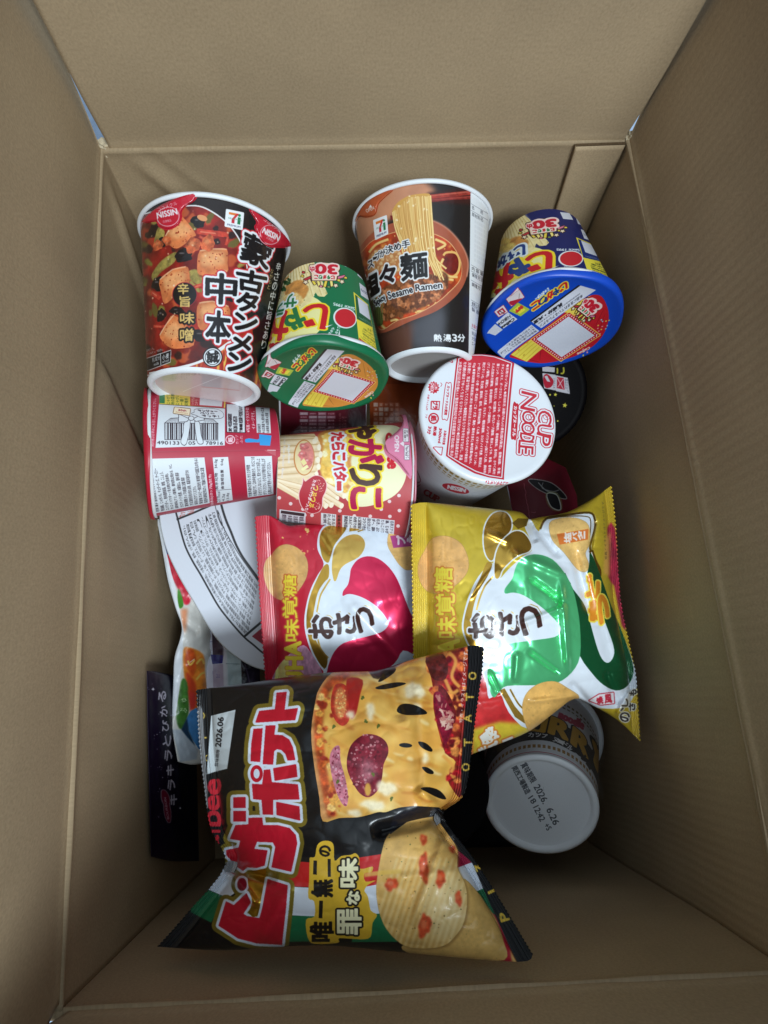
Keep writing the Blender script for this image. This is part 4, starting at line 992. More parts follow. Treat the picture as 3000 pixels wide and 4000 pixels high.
# ------------------------------------------------------------------ crimson potato stick cup lying on its side, label side up
def art_crimson(c):
    c.view(500, 1500, 630/1659)
    wh = (216, 222, 228); tk = (50, 40, 48); pk = (238, 196, 206)
    c.poly([(320, 60), (1010, 120), (998, 246), (322, 205)], (226, 208, 84)); c.poly([(322, 60), (380, 66), (378, 200), (322, 196)], (50, 130, 80)); c.poly([(640, 100), (990, 140), (985, 245), (640, 222)], (186, 50, 66)); c.poly([(740, 130), (975, 160), (965, 232), (735, 216)], wh)
    c.lines(['じゃがりこ', '秋の国産', 'じゃがいも', '一番！', '収穫祭'], [(395, 205), (392, 70), (630, 95), (628, 225)], (70, 100, 40), bold=1)
    c.lines(['つづきは', 'コチラ'], [(650, 218), (652, 130), (735, 145), (728, 216)], (240, 220, 200), bold=1)
    c.poly([(318, 205), (998, 247), (996, 632), (283, 657)], wh); c.line([(320, 207), (998, 250)], 5, (60, 30, 40))
    # barcode dressed as a present
    rg = np.random.RandomState(2); x = 376
    c.line([(376, 400), (376, 572), (930, 578), (930, 408), (376, 400)], 5, tk)
    c.line([(376, 402), (440, 352), (520, 348)], 5, tk); c.line([(780, 352), (870, 360), (928, 408)], 5, tk)
    for k in range(8): c.line([(450+k*8, 352), (400+k*18, 402)], 2.5, tk); c.line([(790+k*9, 356), (780+k*18, 404)], 2.5, tk)
    while x < 925:
        w_ = [4, 7, 11, 15][rg.randint(4)]; c.poly(rc(x, 402, x+w_, 572), tk); x += w_+[5, 8, 12][rg.randint(3)]
    c.poly([(580, 400), (640, 380), (600, 612), (545, 600), (570, 500)], wh, outl=[(5, tk)], smooth=3); c.poly([(690, 385), (735, 400), (750, 520), (772, 605), (722, 608), (700, 520)], wh, outl=[(5, tk)], smooth=3)
    c.poly([(630, 360), (525, 312), (520, 390), (600, 385)], wh, outl=[(5, tk)]); c.poly([(672, 360), (775, 305), (782, 368), (700, 382)], wh, outl=[(5, tk)]); c.ell(650, 352, 26, 20, wh, outl=[(5, tk)])
    c.text('490133', [(298, 585), (528, 590), (528, 625), (298, 620)], tk, bold=1.5); c.text('05', [(622, 590), (692, 590), (692, 625), (622, 625)], tk, bold=1.5); c.text('78916', [(800, 590), (978, 592), (978, 627), (800, 625)], tk, bold=1.5)
    c.poly([(480, 238), (642, 256), (632, 322), (466, 300)], (240, 226, 196), outl=[(6, (120, 80, 50))]); c.text('30th', [(518, 258), (600, 266), (598, 284), (516, 276)], (160, 60, 70), bold=2); c.text('Anniversary', [(490, 282), (618, 296), (616, 310), (488, 296)], (190, 120, 80), bold=1)
    c.poly([(690, 262), (800, 250), (920, 262), (978, 300), (970, 345), (880, 356), (760, 345), (700, 320), (650, 305), (682, 292)], wh, smooth=4, outl=[(4, tk)])
    c.lines(['サンジュー', '　ベリー', '　マッチ！'], [(712, 262), (915, 272), (940, 352), (775, 342)], tk, bold=2)
    # text
    c.along('取扱上の注意:', (214, 642), (214, 388), 36, pk, bold=1.2); c.along('開封後はお早めにお召し上がりください。', (268, 642), (292, 150), 34, pk, bold=1.2)
    c.poly([(180, 770), (786, 755), (842, 1225), (285, 1330)], wh)
    c.lines(['名称 菓子 原材料名:じゃがいも(国産)、植', '物油脂、じゃがいも、チェダーチーズ、チーズソー', 'スパウダー、粉末植物油脂、食塩、こしょう、', 'ホエイパウダー / 乳化剤(大豆由来)、', '調味料(アミノ酸等)、酸化防止剤(V.E、V.C、', 'カロチノイド色素、水酸化Ca、香料 保存', '賞味期限:カップの底面に記載 保存', '方法:直射日光の当たる所、高温多湿の所での', '保存はさけてください。', '製造者:カルビー株式会社 東京都千代田区丸の内1-8-3', '製造所:固有記号はカップ底面の下段左側に記載'],
            [(290, 1318), (190, 778), (782, 764), (832, 1215)], tk, bold=1)
    c.poly([(870, 756), (1030, 750), (1078, 1195), (918, 1222)], wh); c.line([(905, 1095), (1062, 1082)], 4, tk)
    c.along('炭水化物　34.0g', (934, 1088), (922, 775), 38, tk, bold=1); c.along('食塩相当量　0.6g', (994, 1084), (982, 770), 36, tk, bold=1); c.along('277kcal', (950, 1212), (946, 1106), 34, tk); c.along('4.2g', (1000, 1206), (998, 1130), 30, tk); c.along('13.8g', (1046, 1200), (1042, 1120), 30, tk)
    c.along('栄養成分表示(1カップ55g当たり)', (892, 1330), (862, 932), 36, (240, 206, 214), bold=1.4)
    c.poly([(1198, 745), (1480, 740), (1498, 1132), (1232, 1168)], wh)
    c.lines(['対象年齢4才頃から かたさが特徴', 'の商品です。口の中を傷めたり、のどにつま', 'らせたりしないよう、気をつけてお召し上', 'がりください。小さなお子様がお召し上が', 'る際は必ず見守ってあげてください。'], [(1238, 1160), (1208, 752), (1475, 748), (1490, 1126)], tk, bold=1)
    c.poly([(1015, 208), (1197, 213), (1202, 497), (1020, 492)], wh, outl=[(7, (40, 20, 28))]); c.lines(['カルビー株式会社お客様相談室', '0120-55-8570', '〒100-0005 東京都千代田区丸の内1'], [(1028, 488), (1024, 214), (1190, 218), (1195, 492)], tk, bold=1.5)
    c.along('※写真・イラストは', (1256, 494), (1244, 240), 38, pk, bold=1.4); c.along('イメージです。', (1310, 462), (1302, 280), 36, pk, bold=1.4)
    c.poly([(1313, 235), (1456, 245), (1470, 507), (1325, 502)], wh); c.lines(['製造所固有記号', 'P-S:北海道 P-L:栃木県 H:広島', 'G:岐阜県 B:滋賀県 A:京都'], [(1335, 500), (1322, 240), (1450, 248), (1465, 502)], tk, bold=1)
    c.ell(1052, 572, 50, 46, pk); c.ell(1052, 572, 40, 36, (170, 34, 58)); c.text('紙', ccw(1028, 548, 1078, 598), pk, bold=3); c.along('カップ', (1138, 616), (1134, 525), 30, pk, bold=1.5); c.along('ふた', (1180, 610), (1178, 530), 28, pk, bold=1.5)
    c.poly([(1348, 516), (1476, 530), (1462, 636), (1356, 630)], (52, 150, 216)); c.poly([(1205, 580), (1240, 558), (1330, 572), (1350, 560), (1352, 600), (1300, 600), (1230, 602), (1208, 598)], (52, 150, 216), smooth=2); c.ell(1222, 580, 20, 17, (52, 150, 216))
    c.line([(60, 704), (700, 692), (1560, 684)], 5, (140, 28, 48)); c.line([(60, 698), (1560, 678)], 3, (206, 92, 112), alpha=.6); c.poly([(1400, 682), (1520, 684), (1520, 740), (1450, 710)], (186, 80, 92)); c.line([(1432, 680), (1520, 682)], 6, (232, 214, 214))

# ------------------------------------------------------------------ cod roe butter potato stick cup lying on its side
def art_roe(c):
    c.view(1050, 1500, 590/1659)
    rg = np.random.RandomState(6)
    for x, y in [(115, 1250), (240, 1315), (313, 1250), (200, 1160), (475, 1443), (780, 1393), (940, 1450), (1115, 1453), (1235, 1375), (1325, 1290), (1430, 1225), (1435, 1390), (1330, 1455), (395, 1440), (375, 1375), (1000, 1600), (1250, 1620), (620, 1610), (160, 1480), (860, 1540), (1420, 1560)]:
        c.ell(x, y, 20, 19, (232, 206, 206))
    cream = [(870, 560), (1000, 485), (1150, 455), (1300, 450), (1420, 470), (1500, 560), (1530, 800), (1495, 1060), (1385, 1220), (1180, 1320), (1000, 1348), (880, 1300), (800, 1150), (780, 800)]
    c.poly(cream, (238, 234, 192), smooth=5)
    plate = [(540, 560), (700, 500), (900, 545), (930, 700), (900, 850), (930, 1000), (900, 1120), (830, 1180), (680, 1170), (590, 1050), (550, 900), (560, 720)]
    c.poly(plate, (206, 140, 74), smooth=4, soft=8, tex=(.15, 40, 3))
    c.poly([(600, 560), (720, 530), (880, 580), (900, 700), (850, 820), (890, 980), (870, 1100), (720, 1130), (600, 1030), (570, 900), (600, 720)], (240, 200, 104), smooth=4, soft=8, tex=(.18, 26, 5))
    c.scatter(36, plate, 14, 40, [(248, 226, 150), (236, 186, 84), (250, 238, 190)], 4, soft=5, tex=(.15, 10, 2))
    fr = [(60, 560), (110, 566), (500, 545), (560, 640), (572, 750), (556, 900), (525, 1000), (486, 1062), (400, 1120), (330, 1240), (200, 1170), (60, 1100)]
    c.poly(fr, (234, 208, 168), tex=(.08, 20, 3))
    for y0, y1, x1 in [(560, 575, 520), (620, 600, 500), (690, 660, 552), (760, 740, 570), (840, 800, 540), (930, 875, 548), (1000, 960, 525)]:
        c.line([(60, y0), (x1*.6, (y0+y1)/2), (x1, y1)], 10, (198, 160, 112), soft=4); c.line([(60, y0+30), (x1, y1+34)], 22, (248, 230, 200), soft=10, alpha=.7); c.ell(x1, y1+34, 22, 36, (250, 238, 214), soft=2)
    for a, b in [((60, 1060), (540, 1180)), ((90, 1100), (420, 1290)), ((480, 1020), (830, 1230)), ((520, 1080), (750, 1260)), ((540, 1180), (800, 1340)), ((560, 1250), (690, 1330)), ((590, 1300), (630, 1340))]:
        c.line([a, lerp(a, b, .5), b], 66, (196, 154, 108)); c.line([a, lerp(a, b, .5), b], 56, (236, 210, 172)); c.line([tuple(np.array(a)+[6, -12]), tuple(np.array(b)+[0, -12])], 16, (250, 236, 210), soft=7, alpha=.8); c.ell(*b, 22, 32, (248, 234, 210), rot=25)
    c.ell(388, 808, 116, 198, (204, 132, 72)); c.ell(390, 808, 104, 186, (236, 214, 164)); c.ell(420, 790, 74, 150, (222, 136, 128), tex=(.15, 14, 3), soft=3)
    for x, y in [(385, 690), (370, 775), (430, 850)]: c.ell(x, y, 46, 40, (214, 118, 116), jit=.1, seed=x, soft=3, tex=(.2, 10, 2)); c.ell(x-10, y-12, 16, 10, (244, 190, 184), soft=4)
    c.poly([(350, 850), (385, 815), (420, 870), (380, 900)], (240, 226, 158)); c.poly([(352, 935), (420, 885), (440, 915), (372, 955)], (246, 236, 176))
    yel, br, cr = (242, 214, 56), (74, 46, 38), (178, 24, 76)
    L = [('ゃ', cwq(890, 440, 1165, 592), br), ('が', cwq(885, 610, 1255, 862), cr), ('り', cwq(895, 890, 1235, 1108), br), ('こ', cwq(905, 1140, 1225, 1365), cr)]
    for k_ in (0, 1):
        for ch, q, col in L: c.text(ch, q, yel if k_ == 0 else col, bold=34 if k_ == 0 else 15)
    for i, ch in enumerate('たらこバター'):
        x0 = 690+i*8; y0 = 532+i*108; q = cwq(x0, y0, x0+128 if ch != 'ー' else x0+80, y0+96)
        if ch == 'ー': q = cwq(750, 1075, 795, 1165)
        c.text(ch, q, (202, 44, 58), bold=8, outl=[(20, (226, 234, 240))])
    c.text('ee', cwq(1305, 790, 1390, 925), (206, 36, 48), bold=9); c.text('C', cwq(1290, 540, 1350, 640), (206, 36, 48), bold=9)
    bub = [(380, 1060), (375, 1035), (400, 1072), (440, 1045), (510, 1008), (590, 1028), (632, 1100), (620, 1180), (588, 1250), (582, 1340), (550, 1400), (470, 1420), (390, 1380), (345, 1300), (335, 1200), (365, 1120)]
    c.poly(bub, (180, 46, 58), smooth=3, outl=[(8, (236, 196, 196))])
    c.scatter(20, [(520, 1040), (610, 1080), (600, 1180), (560, 1180)], 4, 7, [(230, 170, 160)], 5)
    c.scatter(20, [(500, 1300), (570, 1300), (560, 1390), (500, 1390)], 4, 7, [(230, 170, 160)], 6)
    for i, ch in enumerate('つぶつぶ'): c.text(ch, cwq(490-i*15, 1115+i*62, 540-i*15, 1170+i*62), (238, 206, 80), bold=3)
    c.along('たらこパウダー入り', (490, 1050), (395, 1380), 36, (236, 220, 220), bold=2.5)
    c.text('JagaRico', cwq(205, 655, 235, 870), (236, 226, 216), bold=2.5); c.text('Cod Roe Butter flavor', [(192, 580), (162, 1040), (136, 1036), (166, 578)], (228, 214, 206), bold=2)
    wl = (216, 218, 224)
    c.poly([(118, 1376), (406, 1414), (396, 1700), (110, 1680)], wl); c.poly([(135, 1388), (392, 1422), (388, 1456), (130, 1420)], (60, 50, 54)); c.lines(['取扱上の', '注意高温', '多湿保存', '開封後は'], [(385, 1462), (385, 1560), (130, 1530), (130, 1430)], (90, 80, 90), bold=1)
    c.poly([(574, 1415), (740, 1432), (735, 1700), (570, 1690)], wl); c.lines(['エネルギー277', 'たんぱく質4.2', '脂質13.8g'], [(732, 1436), (730, 1690), (582, 1680), (584, 1424)], (80, 70, 80), bold=1.4)
    c.along('栄養成分表示', (755, 1436), (752, 1660), 34, (60, 30, 36), bold=1.5)
    c.poly([(808, 1440), (1382, 1498), (1370, 1750), (800, 1720)], wl); c.lines(['名称スナック菓子', '油、じゃがいも', 'たらこパウダー', 'むき、ぶどう糖', 'ダー、調味料', '酸化防止剤', 'コウジ色素', 'に記載保存方', 'の所での保存', 'カルビー株式', '製造所固有記'], [(1374, 1506), (1364, 1730), (810, 1700), (818, 1448)], (70, 62, 72), bold=1.4)
    tab = [(1440, 380), (1490, 395), (1520, 500), (1540, 700), (1560, 1010), (1500, 970), (1405, 855), (1305, 785), (1272, 712), (1290, 660), (1400, 578), (1470, 490)]
    q = np.array(tab, float); q = q+(q-q.mean(0))*.06
    c.poly(q, (222, 130, 162), smooth=3)
    c.text('OPEN', cwq(1372, 622, 1418, 778), (240, 226, 232), bold=3); c.poly([(1428, 702), (1474, 672), (1474, 732)], (240, 226, 232))
    for q, s_ in ((cwq(1466, 552, 1522, 682), '注意！フタ'), (cwq(1478, 716, 1530, 858), '不可！レンジ')):
        c.poly(q, (70, 50, 60), grow=3); c.poly(q, (232, 226, 230)); c.lines([s_[3:], s_[:3]], [lerp(q[0], q[2], .1), lerp(q[1], q[3], .1), lerp(q[2], q[0], .1), lerp(q[3], q[1], .1)], (80, 60, 70), bold=1.5)
    return c.T(catmull(tab, True, 3))

# ------------------------------------------------------------------ classic noodle cup, lid up
def art_classic_lid(c):
    c.view(1560, 1320, 760/1659)
    red = (196, 34, 52); wh = (224, 228, 234)
    out = [(486, 166), (600, 132), (700, 132), (800, 146), (975, 208), (930, 720), (886, 1216), (760, 1195), (640, 1160), (520, 1095), (394, 1012), (440, 600)]
    inn = [(506, 186), (610, 158), (700, 158), (800, 172), (948, 226), (905, 720), (866, 1190), (760, 1172), (650, 1136), (535, 1074), (418, 1002), (462, 600)]
    c.poly(out, red); o = np.array(inn, float); c.poly(o, wh, grow=8); c.poly(o, red)
    ls = ['●名称/カップめん ●原材料名 油揚げめん(小麦粉(国内製造)、植物油脂、食塩、', 'チキンエキス、ポークエキス、しょうゆ、ポーク調味料、香味調味料、香辛料)、かやく(味付', '豚ミンチ、味付卵、味付えび、味付豚肉、ねぎ)スープ(糖類、粉末しょうゆ、食塩、香辛料、', 'たん白加水分解物、香味調味料、ポーク調味料、メンマパウダー)/加工でん粉、調味料', '(アミノ酸等)、炭酸Ca、カラメル色素、かんすい、増粘多糖類、カロチノイド色素、酸化防止', '剤(ビタミンE)、乳化剤、酸味料、香料、香辛料抽出物、くん液、ビタミンB2、ビタミンB1、', '(一部にえび・小麦・卵・乳成分・ごま・大豆・鶏肉・豚肉を含む) ●内容量/78g(めん', '65g) ●賞味期限 容器底面に表示 ●保存方法 においが強いもののそばや直射日', '光を避け、常温で保存してください ●調理方法 ①フタを半分まではがし、熱湯', 'を内側の線までゆっくり注ぐ ②フタをして3分でOK! ●日清食品株式会社', '大阪市淀川区西中島4-1-1 製造所固有記号は容器底面下段右端に表示']
    n = len(ls)
    for i, l in enumerate(ls):
        u = (i+.15)/n; x1 = 945-u*440; y0 = 222-u*40+(0 if u < .5 else 12); y1 = 1178-(u*170 if u > .3 else 45*u)
        x1b = 868-u*440
        c.text(l, [(x1-6, y0+10), (x1b-6, y1-8), (x1b-34, y1-8), (x1-34, y0+10)], (240, 214, 218), bold=1.0)
    c.poly([(968, 566), (996, 560), (1014, 590), (998, 850), (972, 866), (948, 836)], red, smooth=3); c.text('カップヌードル', [(1004, 585), (990, 842), (962, 838), (976, 582)], (236, 230, 234), bold=2.5)
    for st, q in (('NOODLE', None), ('CUP', None)):
        pass
    NL = [('N', [(1168, 486), (1152, 632), (1030, 604), (1040, 452)]), ('O', [(1160, 640), (1150, 745), (1040, 722), (1050, 610)]), ('O', [(1158, 735), (1146, 838), (1034, 815), (1042, 705)]), ('D', [(1150, 838), (1144, 900), (1022, 880), (1030, 805)]), ('L', [(1144, 885), (1142, 945), (1012, 925), (1018, 870)]), ('E', [(1142, 930), (1138, 1000), (1010, 985), (1014, 915)]),
          ('C', [(1296, 640), (1290, 752), (1176, 720), (1184, 612)]), ('U', [(1292, 752), (1288, 850), (1170, 822), (1176, 732)]), ('P', [(1288, 842), (1278, 938), (1160, 895), (1170, 805)])]
    for col, g_ in ((red, 20), (wh, 13)):
        for ch, q in NL: c.text(ch, q, col, bold=g_)
    for ch, q in NL: c.text(ch, q, red, bold=1.2)
    for x, y, t0 in ((1250, 672, 1), (1122, 672, 1), (1116, 772, 1)):
        th = np.linspace(0, 9, 26); c.line([(x+(34-3.2*t)*math.cos(t), y+(34-3.2*t)*math.sin(t)) for t in th], 4, red)
    # left side marks
    c.poly([(384, 150), (436, 152), (446, 216), (420, 200), (404, 170)], wh, outl=[(7, red)]); c.poly([(290, 940), (364, 938), (352, 1004), (330, 985)], wh, outl=[(7, red)])
    c.poly([x for p in [(290+(52 if i % 2 == 0 else 40)*math.cos(i*math.pi/12), 428+(54 if i % 2 == 0 else 42)*math.sin(i*math.pi/12)) for i in range(24)] for x in [p]], red)
    c.lines(['ここから', 'CHECK!'], [(325, 395), (322, 470), (255, 462), (258, 390)], (240, 226, 230), bold=1.5); c.line([(350, 420), (362, 400), (350, 385)], 5, red)
    c.poly([(415, 395), (440, 410), (412, 680), (385, 690), (365, 672), (394, 408)], wh, smooth=3, outl=[(6, red)]); c.text('カップヌードルの質問', [(430, 415), (404, 660), (380, 656), (406, 410)], red, bold=1.5)
    c.line([(270, 545), (268, 610), (335, 615), (342, 545), (270, 545)], 12, red); c.text('プラ', cwq(285, 548, 325, 608), red, bold=3); c.ell(290, 690, 46, 48, red); c.ell(290, 690, 34, 36, wh); c.text('紙', cwq(268, 666, 314, 712), red, bold=3)
    c.text('外層フィルムPP', [(256, 490), (240, 622), (222, 620), (238, 488)], red, bold=.8); c.text('フタ', [(238, 655), (232, 690), (216, 688), (222, 653)], red, bold=.8)
    c.text('お湯の目安量', [(402, 795), (386, 915), (364, 912), (380, 792)], red, bold=1); c.text('300ml', [(360, 775), (348, 900), (328, 898), (340, 772)], red, bold=2); c.text('熱湯', [(318, 760), (310, 840), (284, 836), (292, 757)], red, bold=2); c.text('3分', [(275, 762), (262, 830), (232, 826), (244, 758)], red, bold=2)
    c.along('ココマデハガス', (1015, 205), (858, 135), 24, red, bold=1); c.poly([(832, 136), (848, 132), (842, 152)], red); c.along('ココマデハガス', (930, 1232), (750, 1220), 24, red, bold=1); c.poly([(728, 1222), (746, 1222), (738, 1240)], red)
    c.along('コチラ', (252, 945), (222, 888), 26, red, bold=1)
def band(c, cup, t0, t1, n, duty, col, u0=0.0, u1=1.0):
    """a ring of little squares round the wall, on the canvas itself"""
    y0, y1 = int((t0*.88+.07)*c.ch_), int((t1*.88+.07)*c.ch_)
    x = np.arange(c.w)/c.w
    m = (((x*n) % 1) < duty) & (x >= u0) & (x <= u1)
    c.a[y0:y1, m, :3] = C(col)
def art_classic(c):
    c.ch_ = c.h
    gold = (166, 138, 70)
    band(c, None, .075, .12, 64, .62, gold); band(c, None, .145, .165, 64, .62, gold); band(c, None, .185, .195, 64, .62, gold)
    c.view(1560, 1320, 760/1659)
    red = (196, 40, 60)
    c.line([(60, 760), (100, 745), (130, 800), (110, 860), (80, 900), (130, 960), (145, 1000), (120, 1010), (80, 960)], 14, red, smooth=5)
    c.line([(85, 1080), (130, 1100), (180, 1210), (150, 1230), (120, 1150), (90, 1180), (130, 1270), (180, 1250)], 6, (150, 40, 70), smooth=5)
    c.ell(480, 1285, 118, 34, red, rot=15); c.along('NISSIN', (410, 1285), (560, 1318), 32, (236, 228, 230), bold=3)
    c.along('CUP', (200, 1330), (320, 1400), 50, (196, 60, 80), bold=3)
# ------------------------------------------------------------------ sweet potato chip bags (red one, yellow one)
GOLD, GOLDL = (206, 160, 62), (232, 190, 96)
def chip(c, pts, col, seed, tex=.14):
    c.poly(pts, tuple(np.array(col)*.80), smooth=4, grow=3); c.poly(pts, col, smooth=4, tex=(tex, 26, seed))
    p = np.array(pts, float); ce = p.mean(0)
    c.poly(ce+(p-ce)*.62+[-6, -8], tuple(np.minimum(250, np.array(col)*1.10)), smooth=4, soft=26, tex=(tex, 10, seed+3), alpha=.8)
    c.scatter(50, p, 2, 6, [tuple(np.array(col)*.82), tuple(np.minimum(255, np.array(col)*1.12))], seed+5, soft=1, alpha=.7)
def art_redbag(c):
    c.view(950, 1950, 700/1659)
    wh = (216, 224, 234); crim = (220, 40, 84)
    c.poly([(60, 100), (720, 100), (640, 900), (700, 2200), (60, 2200)], (186, 28, 52), tex=(.08, 60, 3))
    c.scatter(14, [(300, 280), (680, 280), (560, 1300), (300, 1300)], 4, 12, [(222, 170, 90), (220, 120, 90)], 4, jit=.2)
    c.ell(592, 288, 20, 20, (226, 186, 110), jit=.25, seed=4)
    body = [(745, 600), (690, 470), (688, 370), (712, 290), (765, 232), (860, 190), (1060, 190), (1700, 170), (2100, 200), (2100, 2000), (1640, 1900), (1480, 1760), (800, 1640), (740, 1590), (650, 1460), (585, 1280), (565, 1120), (590, 950), (630, 820), (690, 700)]
    c.poly(body, wh, smooth=4)
    c.poly([(752, 612), (700, 705), (632, 860), (598, 990), (584, 1130), (600, 1270), (660, 1440), (752, 1572), (782, 1470), (722, 1390), (660, 1280), (638, 1190), (650, 1060), (690, 870), (750, 770), (792, 720), (792, 612)], GOLD, foil=.85, smooth=3)
    c.line([(806, 740), (760, 810), (712, 900), (682, 1045)], 15, GOLDL, smooth=4, foil=.8); c.line([(690, 1292), (712, 1370), (750, 1430), (788, 1468)], 15, GOLDL, smooth=4, foil=.8)
    c.poly([(716, 470), (706, 400), (716, 318), (765, 255), (850, 236), (930, 240), (955, 275), (905, 345), (842, 430), (808, 540), (788, 588), (752, 570), (730, 530)], GOLD, foil=.85, smooth=3)
    c.poly([(985, 262), (1060, 244), (1140, 240), (1060, 290), (980, 300)], GOLD, foil=.8); c.line([(1060, 300), (1200, 255), (1330, 236)], 12, GOLD, foil=.8, smooth=4)
    c.poly([(820, 640), (834, 500), (875, 410), (955, 342), (1055, 326), (1118, 375), (1124, 450), (1070, 535), (950, 600), (896, 655), (866, 740), (850, 760), (835, 740)], GOLDL, foil=.75, smooth=3)
    c.poly([(922, 895), (926, 850), (970, 790), (988, 710), (1000, 640), (1060, 560), (1150, 528), (1250, 550), (1350, 630), (1430, 750), (1500, 930), (1552, 1060), (1640, 1250), (1600, 1430), (1480, 1400), (1400, 1520), (1200, 1640), (800, 1680), (776, 1600), (822, 1450), (900, 1350), (1010, 1305), (1150, 1270), (1275, 1232), (1335, 1180), (1340, 1130), (1285, 1045), (1200, 965), (1100, 908), (1010, 880), (960, 880)], crim, foil=.5, smooth=3)
    dk = (62, 36, 32)
    for ch, q in (('お', ccw(612, 1075, 828, 1288)), ('さ', ccw(836, 1062, 1048, 1245)), ('つ', ccw(1050, 1005, 1205, 1235))):
        c.text(ch, np.array(q)+[12, -22], (204, 166, 90), bold=4, foil=.5); c.text(ch, q, wh, bold=22); c.text(ch, q, dk, bold=10)
    yel = (228, 206, 62)
    chip(c, [(255, 520), (330, 440), (410, 420), (500, 450), (570, 520), (598, 610), (585, 720), (530, 820), (460, 900), (380, 935), (300, 915), (240, 850), (200, 750), (190, 650), (210, 570)], (208, 160, 96), 3)
    c.poly([(280, 1760), (300, 1590), (380, 1480), (460, 1410), (560, 1350), (640, 1440), (730, 1600), (740, 1760)], (206, 150, 178), smooth=3, tex=(.25, 16, 6, .5)); c.poly([(280, 1760), (300, 1590), (370, 1490), (420, 1480), (420, 1760)], (226, 218, 140), tex=(.15, 20, 3))
    for ch, q in (('糖', ccw(372, 700, 490, 900)), ('覚', ccw(366, 906, 498, 1105)), ('味', ccw(386, 1112, 512, 1312)), ('A', ccw(390, 1322, 528, 1446)), ('H', ccw(398, 1462, 548, 1572)), ('U', ccw(406, 1602, 556, 1720))):
        c.text(ch, q, (196, 96, 52), bold=13); c.text(ch, q, yel, bold=10 if ord(ch) < 200 else 4)
    chip(c, [(1345, 330), (1380, 260), (1500, 240), (1640, 250), (1680, 420), (1640, 600), (1530, 655), (1460, 620), (1400, 540), (1340, 430)], (216, 172, 104), 8)
    c.poly([(1360, 340), (1700, 300), (1700, 420), (1390, 452)], (176, 70, 130)); c.text('プ', ccw(1420, 336, 1500, 420), (236, 222, 230), bold=5); c.text('ラ', ccw(1520, 330, 1590, 400), (236, 222, 230), bold=5)
def art_yellowbag(c):
    c.view(1570, 1870, 990/1659)
    wh = (218, 224, 232); yl = (206, 178, 52); gr, dg = (104, 222, 150), (22, 92, 54)
    c.poly([(0, 0), (1700, 0), (1700, 1900), (0, 1900)], yl, foil=.30, tex=(.07, 50, 3))
    c.poly([(440, 1150), (560, 1250), (640, 1400), (720, 1520), (800, 1620), (640, 1760), (440, 1850)], (190, 44, 46), tex=(.25, 40, 4), soft=4, smooth=3); c.poly([(470, 1150), (540, 1180), (560, 1300), (500, 1340)], (206, 140, 160), soft=10)
    c.poly([(460, 1640), (640, 1590), (800, 1600), (860, 1700), (460, 1850)], (214, 186, 56), tex=(.1, 20, 5), soft=12)
    for ch, q in (('感', [(500, 1690), (585, 1615), (640, 1690), (545, 1760)]), ('ッ', [(500, 1770), (545, 1748), (565, 1790), (515, 1815)]), ('プ', [(560, 1745), (620, 1715), (650, 1770), (590, 1800)]), ('ー', [(660, 1715), (720, 1690), (725, 1705), (665, 1730)])):
        c.text(ch, q, (214, 130, 50), bold=15); c.text(ch, q, (236, 232, 222), bold=5)
    body = [(590, 548), (600, 620), (632, 660), (700, 590), (790, 510), (850, 470), (840, 400), (800, 300), (840, 262), (895, 345), (940, 262), (1060, 236), (1230, 218), (1270, 262), (1268, 330), (1240, 450), (1280, 620), (1370, 850), (1470, 1080), (1540, 1300), (1520, 1420), (1440, 1500), (1240, 1495), (1110, 1440), (1000, 1540), (830, 1640), (700, 1530), (640, 1400), (570, 1440), (548, 1330), (480, 1170), (425, 1080), (392, 980), (405, 880), (440, 760), (500, 640)]
    c.poly(body, wh, smooth=3)
    br = (128, 100, 38)
    c.line([(905, 330), (945, 262), (1060, 240), (1225, 222), (1262, 265), (1262, 330), (1232, 440), (1240, 480)], 14, br, foil=.7, smooth=4); c.line([(960, 262), (1060, 248), (1200, 246), (1236, 280), (1225, 420)], 6, br, foil=.6, smooth=4)
    c.line([(1238, 470), (1262, 540), (1290, 600), (1288, 650)], 30, (150, 116, 40), foil=.8, smooth=4); c.line([(1240, 480), (1262, 548), (1282, 600)], 6, wh, smooth=4)
    # gold border, left
    c.poly([(556, 548), (512, 650), (448, 780), (414, 890), (404, 985), (432, 1070), (490, 1170), (508, 1140), (470, 1040), (452, 950), (466, 850), (500, 740), (560, 640), (592, 560)], GOLD, foil=.85, smooth=3)
    c.line([(598, 640), (545, 700), (510, 780), (488, 860)], 12, GOLDL, foil=.8, smooth=4); c.line([(490, 1050), (520, 1120), (560, 1200)], 12, GOLDL, foil=.8, smooth=4)
    c.poly([(640, 1385), (672, 1372), (740, 1490), (800, 1560), (806, 1604), (740, 1560)], (226, 180, 80), foil=.75); c.line([(708, 1378), (760, 1470), (800, 1510)], 12, GOLDL, foil=.8, smooth=4)
    for p, a in (([(535, 400), (545, 310), (580, 245), (625, 217), (680, 222), (714, 270), (712, 335), (662, 400), (625, 460), (596, 530), (570, 528), (545, 480)], GOLD), ([(607, 630), (610, 520), (640, 430), (700, 365), (752, 342), (805, 362), (846, 430), (832, 475), (760, 502), (700, 550), (655, 600), (640, 640), (622, 655)], (214, 170, 72))):
        c.poly(p, wh, smooth=3, grow=9); c.poly(p, a, foil=.85, smooth=3)
    c.poly([(720, 290), (760, 258), (830, 262), (815, 310), (760, 330)], (190, 156, 60), foil=.8)
    # green ribbon
    c.poly([(1060, 620), (1115, 700), (1190, 690), (1225, 560), (1228, 490), (1250, 510), (1295, 620), (1370, 830), (1440, 1000), (1508, 1200), (1512, 1290), (1470, 1362), (1400, 1386), (1320, 1350), (1250, 1280), (1165, 1160), (1120, 1000)], dg, foil=.45, smooth=3)
